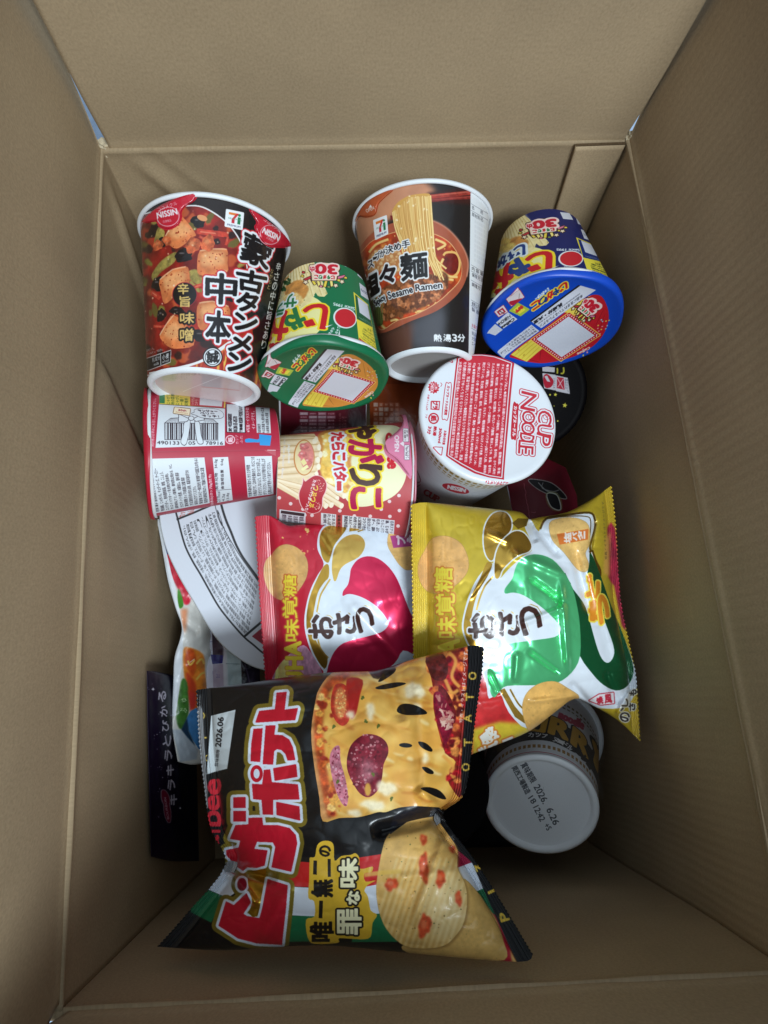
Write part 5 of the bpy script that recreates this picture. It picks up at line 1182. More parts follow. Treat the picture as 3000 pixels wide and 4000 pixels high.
    c.poly([(1105, 690), (1180, 650), (1228, 640), (1260, 760), (1330, 940), (1384, 1090), (1386, 1160), (1352, 1205), (1310, 1180), (1270, 1080), (1215, 880), (1180, 800)], wh, smooth=3)
    c.poly([(678, 752), (674, 720), (722, 655), (738, 600), (760, 550), (810, 508), (890, 495), (985, 528), (1060, 610), (1110, 700), (1140, 800), (1165, 960), (1166, 1160), (1110, 1270), (1010, 1338), (860, 1352), (690, 1356), (640, 1392), (606, 1432), (580, 1400), (560, 1290), (568, 1230), (610, 1145), (690, 1085), (860, 1058), (1000, 1036), (1036, 1000), (1036, 965), (980, 900), (900, 830), (800, 765), (730, 745)], gr, foil=.6, smooth=3)
    dk = (62, 36, 32)
    for ch, q in (('お', ccw(440, 885, 608, 1042)), ('さ', ccw(612, 878, 770, 1025)), ('つ', ccw(775, 840, 912, 1025))):
        c.text(ch, np.array(q)+[12, -18], (212, 176, 96), bold=3, foil=.5); c.text(ch, q, wh, bold=18); c.text(ch, q, dk, bold=8)
    for ch, q in (('ど', [(1205, 770), (1222, 625), (1292, 650), (1282, 800)]), ('き', [(1230, 930), (1232, 800), (1300, 790), (1290, 920)]), ('っ', [(1290, 950), (1290, 745), (1350, 800), (1352, 950)])):
        c.text(ch, q, (240, 216, 80), bold=18); c.text(ch, q, (224, 138, 40), bold=9)
    chip(c, [(150, 470), (190, 400), (250, 376), (320, 384), (390, 430), (432, 520), (430, 600), (380, 670), (300, 730), (210, 750), (150, 720), (110, 640), (110, 550)], (216, 164, 96), 3)
    yel = (232, 212, 70)
    for ch, q in (('糖', ccw(212, 580, 330, 740)), ('覚', ccw(222, 750, 345, 898)), ('味', ccw(232, 906, 358, 1042)), ('A', ccw(240, 1052, 372, 1150)), ('H', ccw(250, 1165, 380, 1260))):
        c.text(ch, q, (206, 124, 54), bold=11); c.text(ch, q, yel, bold=8 if ord(ch) < 200 else 3.5)
    chip(c, [(968, 290), (1060, 256), (1160, 264), (1222, 310), (1228, 420), (1200, 490), (1222, 560), (1205, 606), (1150, 592), (1060, 480), (985, 400)], (224, 182, 110), 5)
    c.poly([(1014, 362), (1222, 328), (1218, 398), (1032, 432)], (220, 120, 56)); 
    for ch, q in (('塩', ccw(1062, 352, 1108, 420)), ('バ', ccw(1116, 350, 1145, 404)), ('タ', ccw(1152, 342, 1182, 400)), ('ー', ccw(1190, 345, 1200, 392))): c.text(ch, q, (238, 228, 220), bold=3)
    chip(c, [(790, 1480), (822, 1400), (900, 1342), (1000, 1328), (1080, 1370), (1160, 1432), (1060, 1490), (1000, 1560), (920, 1620), (840, 1656), (800, 1570)], (214, 166, 92), 9)
    c.poly([(1225, 1452), (1290, 1412), (1385, 1400), (1390, 1470), (1300, 1480)], (232, 226, 228), outl=[(6, (190, 40, 60))]); c.text('焼', [(1270, 1440), (1310, 1420), (1320, 1470), (1280, 1475)], (190, 40, 60), bold=3); c.text('風', [(1325, 1415), (1372, 1408), (1375, 1465), (1330, 1470)], (190, 40, 60), bold=3)
    # right end: red strip, small print, the folded corner with lettering
    c.poly([(1345, 320), (1395, 325), (1420, 600), (1470, 950), (1440, 960), (1390, 700), (1350, 640)], (176, 40, 70), tex=(.3, 30, 4, .4), soft=4, smooth=2); c.poly([(1330, 400), (1365, 340), (1360, 640), (1320, 620)], (216, 160, 80), soft=10)
    c.text('写真・イラストはイメージです', [(1330, 530), (1308, 150), (1322, 148), (1345, 528)], (120, 96, 50), bold=.6)
    for ch, q in (('も', ccw(1490, 1380, 1535, 1420)), ('し', ccw(1440, 1440, 1480, 1490)), ('さ', ccw(1486, 1470, 1526, 1516)), ('の', ccw(1428, 1530, 1490, 1590)), ('、', ccw(1432, 1500, 1450, 1520))):
        c.text(ch, q, (236, 234, 226), bold=9); c.text(ch, q, (50, 40, 34), bold=3)

# ------------------------------------------------------------------ pizza chip bag
def art_pizza(c):
    RL, PZ, PR, PC = (600, 2500, 750/1659), (750, 3050, 750/1659), (1150, 2500, 850/1659), (1350, 3100, 800/1659)
    red, wh, gd = (188, 24, 44), (214, 222, 236), (150, 132, 52)
    # flag band
    c.view(*PZ)
    R_, Wt, Gn = (196, 34, 34), (212, 218, 228), (26, 108, 68)
    c.poly([(255, 735), (320, 680), (440, 770), (470, 870), (380, 830)], (150, 24, 44)); c.poly([(245, 745), (400, 828), (470, 900), (325, 1000), (280, 1000), (105, 925)], Wt); c.poly([(105, 930), (280, 1000), (330, 1000), (230, 1110), (165, 1225), (-10, 1135), (-10, 1070)], Gn)
    c.poly([(700, 700), (960, 700), (1060, 708), (1060, 920), (910, 915), (700, 900)], R_); c.poly([(700, 900), (910, 918), (1060, 925), (1080, 1175), (865, 1162), (700, 1120)], Wt); c.poly([(700, 1160), (1090, 1172), (1090, 1388), (700, 1392)], Gn)
    c.view(*PC)
    c.poly([(60, 525), (290, 490), (400, 480), (400, 760), (60, 770)], R_); c.poly([(100, 765), (400, 710), (400, 1000), (100, 980)], Wt); c.poly([(80, 990), (400, 960), (420, 1200), (50, 1204)], Gn)
    c.poly([(870, 430), (1020, 550), (1015, 570), (880, 620)], (150, 20, 60)); c.poly([(890, 606), (1024, 556), (1118, 770), (1060, 800), (960, 720)], Wt); c.poly([(1040, 800), (1118, 768), (1214, 985), (1130, 920)], Gn); c.poly([(1180, 960), (1214, 985), (1390, 1380), (1250, 1390), (1260, 1150)], (180, 34, 54)); c.poly([(1330, 1250), (1390, 1370), (1350, 1390)], (222, 186, 110), soft=6)
    # pizza picture
    c.view(*PR)
    pz = [(160, 470), (190, 370), (280, 255), (400, 228), (560, 225), (640, 290), (720, 230), (900, 130), (1100, 70), (1330, 30), (1320, 300), (1292, 650), (1270, 1000), (1285, 1180), (1240, 1260), (1130, 1295), (960, 1268), (800, 1278), (700, 1312), (640, 1312), (560, 1335), (480, 1352), (340, 1358), (216, 1382), (190, 1200), (150, 950), (128, 700)]
    c.poly(pz, (224, 168, 76), smooth=3, tex=(.16, 90, 4))
    k0 = c.clip; k = np.zeros((c.h, c.w), np.float32)
    P = split(c.T(c.seg(catmull(pz, True, 3)).reshape(-1, 2)).reshape(-1, 2, 2), 4); r = raster(c.map(P.reshape(-1, 2)).reshape(-1, 2, 2), c.h, c.w)
    k[r[1]:r[1]+r[2].shape[0], r[0]:r[0]+r[2].shape[1]] = r[2]; c.clip = k
    rgp = np.random.RandomState(12)
    for i in range(110):
        x, y = 230+rgp.rand()*820, 220+rgp.rand()*1100; l = 40+rgp.rand()*150; a = rgp.rand()*.5-.1
        c.line([(x, y), (x+l*.5, y+l*a+rgp.rand()*16-8), (x+l, y+l*a*1.6)], 8+rgp.rand()*26, [(250, 224, 150), (236, 184, 90), (196, 120, 44), (248, 236, 190), (212, 142, 60), (176, 92, 36)][rgp.randint(6)], smooth=4, taper=True, soft=7, alpha=.55)
    c.scatter(60, pz, 30, 90, [(240, 196, 104), (206, 138, 54), (246, 216, 140), (214, 150, 66)], 3, soft=22, alpha=.65)
    c.line([(560, 235), (330, 260), (200, 400), (150, 600), (150, 800), (190, 1100), (240, 1370)], 70, (206, 146, 88), smooth=5, tex=(.2, 20, 3), soft=8)
    c.line([(420, 265), (280, 330), (205, 470), (185, 650), (195, 850), (235, 1100), (290, 1350)], 66, (184, 78, 34), smooth=5, tex=(.5, 20, 5), soft=12)
    c.scatter(40, [(170, 450), (300, 300), (330, 420), (260, 700), (300, 1000), (360, 1340), (250, 1340), (190, 900)], 10, 34, [(226, 160, 70), (150, 44, 26), (206, 104, 48), (238, 190, 110)], 5, soft=5, tex=(.3, 8, 2))
    c.poly([(400, 300), (520, 305), (500, 420), (470, 560), (430, 600), (410, 480)], (172, 34, 30), smooth=3, soft=3); c.poly([(300, 360), (350, 330), (400, 360), (412, 470), (420, 600), (370, 655), (310, 610), (276, 500)], (186, 52, 36), smooth=4, tex=(.25, 12, 3)); c.ell(350, 480, 46, 120, (216, 128, 74), soft=6, tex=(.3, 8, 3)); c.scatter(40, [(310, 380), (390, 380), (400, 590), (330, 600)], 4, 9, [(240, 196, 120), (226, 150, 90)], 6)
    sal = [(405, 880), (440, 790), (530, 722), (630, 728), (700, 780), (716, 860), (680, 950), (668, 1050), (640, 1140), (570, 1198), (500, 1170), (440, 1080), (402, 980)]
    c.poly(sal, (118, 24, 40), smooth=4, tex=(.4, 14, 6)); c.scatter(90, sal, 5, 13, [(176, 96, 104), (150, 50, 66), (206, 150, 150), (90, 16, 30)], 7, soft=1, alpha=.8); c.ell(560, 1000, 60, 90, (178, 128, 134), soft=26, alpha=.6, tex=(.4, 9, 2)); c.ell(560, 1140, 24, 50, (216, 160, 70), soft=5)
    sl2 = [(268, 900), (300, 820), (345, 810), (352, 920), (390, 1060), (410, 1200), (392, 1270), (340, 1210), (290, 1060)]
    c.poly(sl2, (190, 112, 128), smooth=3, tex=(.3, 10, 4)); c.scatter(60, sl2, 4, 10, [(220, 170, 180), (140, 50, 70), (120, 30, 50)], 8, alpha=.8)
    for x, y, rx, ry in [(580, 540, 36, 60), (430, 570, 30, 36), (700, 1130, 70, 60), (600, 1260, 90, 40), (460, 1320, 60, 26), (900, 380, 60, 60), (960, 400, 40, 40), (930, 520, 50, 30), (1000, 900, 26, 40)]: c.ell(x, y, rx, ry, (246, 232, 196), jit=.15, seed=x, soft=10, alpha=.9, tex=(.1, 12, 3))
    for x, y in [(545, 620), (520, 440), (640, 655), (600, 1025), (740, 1210), (330, 1080), (300, 660)]: c.ell(x, y, 12, 16, (96, 104, 40), jit=.2, seed=x, soft=1)
    rt = [(1000, 130), (1130, 90), (1330, 30), (1310, 500), (1290, 700), (1280, 1180), (1200, 1130), (1170, 1040), (1230, 930), (1150, 860), (1100, 700), (1060, 520), (1060, 400), (1040, 280)]
    c.poly(rt, (146, 40, 34), smooth=3, tex=(.5, 26, 6)); c.scatter(80, rt, 14, 44, [(206, 104, 54), (110, 20, 30), (180, 30, 40), (226, 140, 70), (88, 26, 26)], 9, soft=5, tex=(.4, 8, 2))
    c.poly([(1005, 140), (1130, 105), (1170, 200), (1150, 300), (1060, 300), (1020, 220)], (92, 28, 26), smooth=3, tex=(.5, 12, 3)); c.poly([(1100, 340), (1180, 420), (1230, 560), (1210, 640), (1120, 520)], (96, 24, 30), smooth=3, tex=(.5, 10, 3))
    c.poly([(1060, 420), (1110, 400), (1200, 540), (1210, 650), (1190, 720), (1150, 800), (1110, 700), (1075, 560)], (120, 22, 44), smooth=3, tex=(.4, 10, 5)); c.scatter(40, [(1090, 420), (1200, 540), (1200, 700), (1130, 640)], 4, 12, [(216, 180, 160), (190, 120, 110)], 3, asp=3., alpha=.8)
    for p in [[(1175, 90), (1230, 160), (1200, 280), (1260, 360)], [(1150, 300), (1200, 400), (1250, 380)], [(1130, 880), (1210, 960), (1190, 1010)]]: c.line(p, 26, (230, 160, 76), smooth=4, soft=5, alpha=.9)
    bk = (18, 17, 19)
    c.poly([(640, 310), (700, 240), (770, 215), (760, 250), (690, 300), (655, 318)], bk, smooth=3); c.poly([(560, 235), (700, 200), (860, 150), (640, 300), (600, 290)], (34, 26, 22), soft=3, alpha=.85)
    c.poly([(622, 360), (700, 335), (790, 322), (852, 332), (780, 358), (690, 375), (630, 374)], bk, smooth=3); c.poly([(782, 545), (800, 500), (850, 485), (930, 500), (1000, 540), (1005, 565), (920, 572), (840, 570)], bk, smooth=3)
    c.ell(848, 803, 50, 17, bk, rot=4); c.poly([(945, 775), (1000, 785), (1050, 830), (1045, 852), (1000, 838), (960, 810)], bk, smooth=3); c.poly([(972, 972), (1010, 970), (1058, 1000), (1056, 1022), (1010, 1014)], bk, smooth=3); c.poly([(962, 1130), (1030, 1122), (1110, 1150), (1158, 1212), (1100, 1205), (1010, 1160)], bk, smooth=3)
    c.clip = k0
    c.poly([(1318, 20), (1470, 20), (1460, 300), (1380, 700), (1350, 1000), (1310, 1210), (1272, 1180), (1275, 900), (1295, 600), (1325, 200)], bk)
    for ch, y, x in (('O', 272, 1357), ('T', 433, 1336), ('A', 596, 1320), ('T', 780, 1322), ('O', 968, 1305)): c.text(ch, ccw(x-28, y-27, x+30, y+30), (222, 192, 90), bold=3.5, foil=.5)
    c.text('写真・イラストはイメージです。', [(1258, 630), (1290, 70), (1325, 75), (1284, 632)], (236, 214, 206), bold=1.5)
    # chips
    c.view(*PC)
    chip(c, [(940, 700), (1060, 790), (1140, 900), (1222, 1030), (1272, 1180), (1284, 1348), (900, 1336), (540, 1300), (470, 1230), (800, 1240), (930, 1030)], (206, 166, 96), 4, .10)
    fc = [(250, 800), (262, 650), (300, 450), (350, 330), (460, 250), (600, 200), (725, 176), (800, 290), (902, 450), (905, 600), (962, 720), (984, 850), (962, 1030), (900, 1140), (800, 1230), (640, 1254), (480, 1232), (350, 1120), (280, 980)]
    c.poly(np.array(fc)+[16, 12], (150, 112, 60), smooth=4, soft=8, alpha=.7)
    chip(c, fc, (216, 172, 98), 7, .10)
    k = np.zeros((c.h, c.w), np.float32)
    P = split(c.T(c.seg(catmull(fc, True, 3)).reshape(-1, 2)).reshape(-1, 2, 2), 4); r = raster(c.map(P.reshape(-1, 2)).reshape(-1, 2, 2), c.h, c.w)
    k[r[1]:r[1]+r[2].shape[0], r[0]:r[0]+r[2].shape[1]] = r[2]; c.clip = k
    for i in range(26): c.line([(160+i*50, 1300), (420+i*50, 520)], 15, (244, 222, 164), soft=6, alpha=.55); c.line([(185+i*50, 1300), (445+i*50, 520)], 8, (176, 132, 66), soft=4, alpha=.30)
    c.ell(800, 900, 190, 300, (246, 230, 184), soft=60, alpha=.45)
    for x, y, rx, ry in [(370, 735, 48, 56), (640, 1070, 52, 92), (915, 850, 28, 58), (770, 690, 40, 66), (635, 600, 42, 110), (632, 372, 32, 38), (865, 450, 22, 34)]:
        c.ell(x, y, rx, ry, (206, 78, 44), jit=.15, seed=x, soft=7, tex=(.25, 14, 3)); c.ell(x-6, y-10, rx*.5, ry*.4, (236, 130, 84), soft=6, alpha=.7)
    c.scatter(60, fc, 3, 7, [(120, 96, 50), (150, 116, 60), (100, 110, 60)], 5, alpha=.8); c.clip = None
    c.poly([(440, 112), (560, 100), (760, 112), (778, 140), (735, 182), (620, 200), (500, 228), (360, 330), (352, 300), (390, 190)], (24, 24, 32))
    c.line([(150, 660), (300, 640), (450, 630)], 36, (226, 184, 84), smooth=4, soft=5, alpha=.8)
    bk2 = [(720, 180), (790, 120), (960, 420), (1100, 580), (1180, 700), (1300, 880), (1420, 1080), (1540, 1300), (1400, 1372), (1330, 1240), (1220, 1000), (1110, 760), (1030, 570), (900, 420)]
    c.poly(bk2, bk)
    for ch, q in (('P', [(1262, 1040), (1242, 968), (1310, 975), (1330, 1020)]), ('I', [(1160, 815), (1155, 795), (1208, 772), (1212, 790)]), ('Z', [(1065, 635), (1045, 585), (1075, 580), (1100, 612)])): c.text(ch, q, (222, 192, 84), bold=5, foil=.5)
    # name, in traced letters
    T_ = []
    for v, polys in ((RL, [[(1065, 458), (1148, 450), (1130, 605), (1245, 590), (1222, 690), (882, 712), (915, 615), (1050, 600)], [(865, 770), (940, 765), (918, 1052), (840, 1045), (846, 900)],
                           [(970, 742), (1052, 738), (1040, 820), (1110, 825), (1170, 862), (1202, 930), (1222, 1035), (1160, 1040), (1142, 985), (1105, 948), (1065, 940), (1040, 958), (1030, 1075), (945, 1070)],
                           [(955, 1125), (1005, 1120), (1020, 1230), (1245, 1250), (1258, 1375), (1030, 1378), (1030, 1508), (945, 1505), (935, 1380), (862, 1372), (852, 1245), (940, 1250)], [(1035, 1110), (1230, 1075), (1240, 1180), (1048, 1215)], [(1060, 1400), (1258, 1440), (1265, 1558), (1065, 1510)]]),
                     (PZ, [[(358, 145), (460, 142), (462, 232), (358, 232)], [(358, 262), (465, 262), (465, 350), (358, 350)],
                           [(490, 322), (605, 320), (612, 385), (740, 385), (840, 410), (895, 470), (907, 540), (885, 650), (855, 783), (690, 745), (722, 570), (700, 530), (560, 525), (533, 590), (650, 603), (625, 730), (560, 750), (475, 745), (440, 775), (380, 730), (300, 640), (300, 600), (405, 580), (420, 515), (330, 500), (378, 385), (490, 378)],
                           [(655, 852), (825, 905), (812, 1080), (775, 1415), (560, 1402), (400, 1360), (232, 1250), (295, 1045), (362, 1078), (470, 975), (505, 1050), (440, 1150), (470, 1170), (585, 1190), (610, 1100)]])):
        for p in polys: T_.append((v, p))
    for col, g_, fo in ((gd, 62, .55), (wh, 27, 0), (red, 4, 0)):
        for v, p in T_: c.view(*v); c.poly(p, col, grow=g_, foil=fo)
        c.view(*RL); c.ell(890, 1155, 50+g_, 70+g_, col, foil=fo)
        c.view(*PZ); c.ell(432, 895, 38+g_*.9, 52+g_*.9, col if g_ > 5 else (130, 18, 40), foil=fo)
    c.view(*RL); c.ell(890, 1155, 26, 42, wh)
    c.view(*PZ); c.poly([(492, 790), (560, 772), (640, 765), (628, 850), (600, 1000), (566, 1172), (492, 1150), (520, 1050), (500, 960), (482, 880)], (206, 166, 60), foil=.95, smooth=2)
    c.ell(432, 895, 22, 34, (130, 18, 40))
    # best-before label, maker's name
    c.view(*RL)
    c.poly([(497, 655), (708, 602), (636, 1112), (540, 1135), (458, 1162)], (196, 204, 208)); c.along('2026.06', (580, 925), (606, 670), 48, (30, 30, 34), bold=3); c.along('賞味期限', (556, 1095), (572, 948), 30, (40, 40, 44), bold=1)
    rr = (206, 44, 60)
    for ch, q in (('e', ccw(474, 1205, 578, 1335)), ('e', ccw(468, 1345, 574, 1470)), ('b', ccw(400, 1478, 580, 1605)), ('l', ccw(400, 1640, 570, 1665)), ('a', ccw(470, 1690, 560, 1790))): c.text(ch, q, rr, bold=7)
    for ch, y, x in (('O', 655, 424), ('T', 845, 440), ('A', 1020, 446)): c.text(ch, ccw(x-20, y-28, x+16, y+28), (196, 170, 80), bold=3)
    # yellow plate
    c.view(*PZ)
    pl = [(1015, 700), (1020, 662), (1062, 655), (1080, 560), (1130, 520), (1200, 525), (1226, 570), (1232, 690), (1290, 650), (1370, 640), (1412, 625), (1446, 665), (1455, 760), (1560, 740), (1550, 790), (1490, 800), (1500, 870), (1590, 860), (1520, 900), (1490, 950), (1520, 1000), (1545, 1120), (1600, 1160), (1560, 1230), (1542, 1350), (1450, 1370), (1272, 1360), (1265, 1400), (1060, 1410), (1000, 1355), (985, 1200), (1058, 1172), (1055, 1042), (1005, 1010), (1012, 850)]
    c.poly(pl, (214, 172, 50), smooth=3, tex=(.08, 40, 3))
    dk = (26, 22, 20)
    for ch, q, b in (('の', ccw(1102, 562, 1196, 652), 5), ('無', ccw(1036, 858, 1212, 1000), 9), ('唯', ccw(1024, 1222, 1220, 1385), 9)): c.text(ch, q, dk, bold=b)
    for p in ([(1050, 688), (1080, 690), (1078, 812), (1046, 808)], [(1172, 675), (1198, 675), (1200, 830), (1174, 830)], [(1100, 1035), (1132, 1036), (1126, 1188), (1094, 1186)]): c.poly(p, dk)
    for ch, q, b in (('味', ccw(1275, 675, 1430, 915), 9), ('な', ccw(1340, 955, 1445, 1065), 7), ('罪', ccw(1258, 1110, 1460, 1325), 9)): c.text(ch, q, dk, bold=b+15)
    for ch, q, b in (('味', ccw(1275, 675, 1430, 915), 9), ('な', ccw(1340, 955, 1445, 1065), 7), ('罪', ccw(1258, 1110, 1460, 1325), 9)): c.text(ch, q, (240, 234, 190), bold=b)
# ------------------------------------------------------------------ curry noodle cup standing upside down
def art_curry(c):
    c.ch_ = c.h
    band(c, None, .52, .80, 1, 1.1, (34, 30, 28)); band(c, None, .945, .952, 1, 1.1, (176, 40, 50)); band(c, None, .855, .895, 72, .6, (150, 112, 52)); band(c, None, .20, .23, 72, .6, (110, 100, 70)); band(c, None, .26, .28, 72, .6, (110, 100, 70))
    c.view(1800, 2600, 700/1659)
    gold = (196, 150, 50)
    for ch, q in (('U', [(640, 440), (800, 490), (770, 640), (610, 600)]), ('R', [(852, 478), (1010, 540), (990, 690), (820, 620)]), ('R', [(1055, 575), (1195, 690), (1170, 850), (1030, 720)]), ('Y', [(1240, 740), (1320, 860), (1290, 980), (1220, 880)])):
        c.text(ch, q, (16, 14, 14), bold=24); c.text(ch, q, gold, bold=14)
    c.poly([(540, 640), (600, 610), (720, 618), (860, 655), (980, 705), (1060, 770), (1050, 800), (960, 752), (840, 700), (700, 668), (600, 668)], (26, 24, 26), smooth=4, grow=6)
    for ch, x, y, r_ in [('カ', 650, 640, 10), ('ッ', 715, 642, 12), ('プ', 775, 650, 16), ('ヌ', 880, 688, 22), ('ー', 925, 706, 24), ('ド', 968, 728, 28), ('ル', 1012, 758, 32)]:
        a = math.radians(r_); u = np.array([math.cos(a), math.sin(a)])*24; v = np.array([-math.sin(a), math.cos(a)])*20; o = np.array([x, y])
        c.text(ch, [o-u-v, o+u-v, o+u+v, o-u+v], (226, 226, 226), bold=2.5)
    for ch, x, y, r_ in [('カ', 1095, 800, 44), ('レ', 1150, 868, 54), ('ー', 1192, 925, 60)]:
        a = math.radians(r_); u = np.array([math.cos(a), math.sin(a)])*28; v = np.array([-math.sin(a), math.cos(a)])*26; o = np.array([x, y])
        c.text(ch, [o-u-v, o+u-v, o+u+v, o-u+v], (40, 36, 34), bold=4)
    c.text('noodle', [(925, 415), (1150, 520), (1130, 590), (905, 480)], (176, 60, 84), bold=6)
def art_curry_base(c):
    c.view(1800, 2600, 700/1659)
    t = (62, 66, 74)
    d = np.array([305., 580.]); d /= np.hypot(*d); n = np.array([d[1], -d[0]])
    def run(st, a, b, h): c.along(st, a, b, h, t, bold=1.6)
    run('賞味期限', (548, 938), (650, 1110), 66); run('2026.', (672, 1140), (760, 1300), 62); run('6.26', (790, 1350), (860, 1500), 62)
    run('関西工場製造', (466, 965), (600, 1212), 58); run('18', (622, 1245), (660, 1300), 52); run('12:42', (668, 1330), (735, 1465), 56); run('+S', (768, 1500), (800, 1550), 52)
    c.line([(765, 1140), (775, 1240)], 2, (150, 156, 164))
    # speckle the ink like a dot printer
    rg = np.random.RandomState(1); m = rg.rand(c.h, c.w) < .12
    c.a[m, :3] = c.a[m, :3]*.4+C((206, 212, 220))*.6
# ------------------------------------------------------------------ flat things: a traced top face with real depth below it
class Slab:
    def __init__(s, name, label, cat, outline, dep, thick, scale=1.6, n=90, rim=0.0, taper=.86, bulge=0.0):
        """dep(px, py): distance of the top face; thick: how far the sides run down"""
        o = resample(np.vstack([outline, outline[:1]]), 2*n+1)[:-1]; s.o = o
        s.lo = o.min(0)-3; s.hi = o.max(0)+3; s.sc = scale; s.cw, s.ch = ((s.hi-s.lo)*scale).astype(int)
        s.dep, s.thick, s.taper, s.rim, s.bulge = dep, thick, taper, rim, bulge
        ce = o.mean(0); s.ce = ce; s.root = thing(name, label, cat, pt(*ce, dep(*ce)))
    def canvas(s, base): return Canvas(s.ch, s.cw, lambda p: (np.asarray(p, float).reshape(-1, 2)-s.lo)*s.sc, base)
    def build(s, topm, sidem, topname='lid', sidename='bowl', rimm=None):
        V = []; U = []; K = np.linspace(0, 1, 16); n = len(s.o)
        for q in s.o:
            for k in K:
                p = s.ce+(q-s.ce)*k; e = (1-k*k)
                V.append(pt(*p, s.dep(*p)-s.bulge*e)); U.append(((p[0]-s.lo[0])*s.sc/s.cw, 1-(p[1]-s.lo[1])*s.sc/s.ch))
        mesh(topname, V, gridfaces(n, len(K), True), topm, s.root, U)
        cw = pt(*s.ce, s.dep(*s.ce)); V = []
        dn = (cw-CC)/np.linalg.norm(cw-CC)
        for q in s.o:
            p = pt(*q, s.dep(*q))
            for t, kk in ((0.004, 1.0), (.35, 1-(1-s.taper)*.3), (.8, s.taper+.05), (1, s.taper), (1, 0.0)):
                V.append(cw+(p-cw)*kk+dn*s.thick*t)
        mesh(sidename, V, gridfaces(n, 5, True), sidem, s.root)
        if s.rim:
            V = []
            for q in s.o:
                p = pt(*q, s.dep(*q)); r = (p-cw)/np.linalg.norm(p-cw)
                for a in np.linspace(0, 2*math.pi, 9): V.append(p+r*(s.rim*math.cos(a)*.7)+dn*(s.rim*math.sin(a)+s.rim))
            mesh('rim', V, gridfaces(n, 9, True), rimm or sidem, s.root)
def art_bowl(c):
    c.view(550, 1950, 500/1475)
    tk = (40, 40, 44)
    c.poly([(1280, -100), (1600, -100), (1600, 300), (1330, 300)], (206, 206, 212), soft=30)
    o1 = [(385, 20), (400, 130), (432, 250), (470, 400), (520, 560), (600, 720), (690, 870), (790, 1050), (900, 1240), (1040, 1420), (1190, 1588), (1300, 1680), (1420, 1780), (1600, 1880)]
    o2 = [(880, -60), (920, 40), (945, 130), (985, 250), (1040, 380), (1100, 530), (1170, 660), (1240, 760), (1320, 870), (1420, 1020), (1560, 1180)]
    c.line(o1, 20, tk, smooth=4); c.line(o2, 26, tk, smooth=4)
    c.line([(850, 40), (880, 160), (960, 340), (1060, 520), (1160, 680), (1290, 860), (1400, 1010)], 7, tk, smooth=4)
    c.line([(412, 235), (600, 160), (860, 48)], 22, tk); c.line([(1185, 1590), (1290, 1500), (1420, 1390)], 26, tk)
    c.lines(['カップ', 'めん'], [(430, 215), (440, 120), (640, 90), (640, 150)], (170, 60, 50), bold=1.5)
    c.poly([(1280, 1580), (1400, 1480), (1560, 1560), (1440, 1700)], (150, 36, 56))
    ls = ['名称:即席カップめん 原材料名:めん(小麦粉(国内製造)、小麦全粒粉、食塩、(小麦たん白)、', '植物油脂、大豆食物繊維、粉末たん白加水分解物、スープ(しょうゆ、ポークエキス、香味油脂', '食塩、香味油、たん白加水分解物、チキンエキス、ポーク調味料、豚脂、しょうゆ加工品、たん白', 'デキストリン、つお節、たんぱーク、かやく(ねぎ)/加工デンプン、調味料', '(アミノ酸等)、ポークパウダー、ガーリックペースト、着色料(カラメル、クチナシ、パプリ', '炭酸カルシウム、増粘剤(加工デンプン)、酸化防止剤(V.E.ローズマリー', '香料、(一部に卵・小麦・かんすい、乳化剤、香辛料抽出物、内容量:136g(めん75g)', 'プ側面下部に表示 ごま・大豆・鶏肉・豚肉を含む) 保存方法:高温多湿やにおいの強い場所', '製造者:株式会社 おやつ食品株式会社 〒470-1198 愛知県豊明市沓掛町', '会社 関東工場 群馬県館林市赤生田町2330-26']
    def at(line, t):
        p = resample(catmull(np.array(line, float), False, 4), 200); return p[int(np.clip(t, 0, 1)*199)]
    for i, l in enumerate(ls):
        v = .05+i*.088
        ch = [l[k:k+6] for k in range(0, len(l), 6)]; m = len(ch)
        for j, s_ in enumerate(ch):
            t0, t1 = .80-(.66)*j/m, .80-(.66)*(j+1)/m
            P = lambda t, vv: at(o1, t)*(1-vv)+at(o2, t-.02)*vv
            c.text(s_, [P(t0, v), P(t1, v), P(t1, v+.066), P(t0, v+.066)], tk, bold=1)
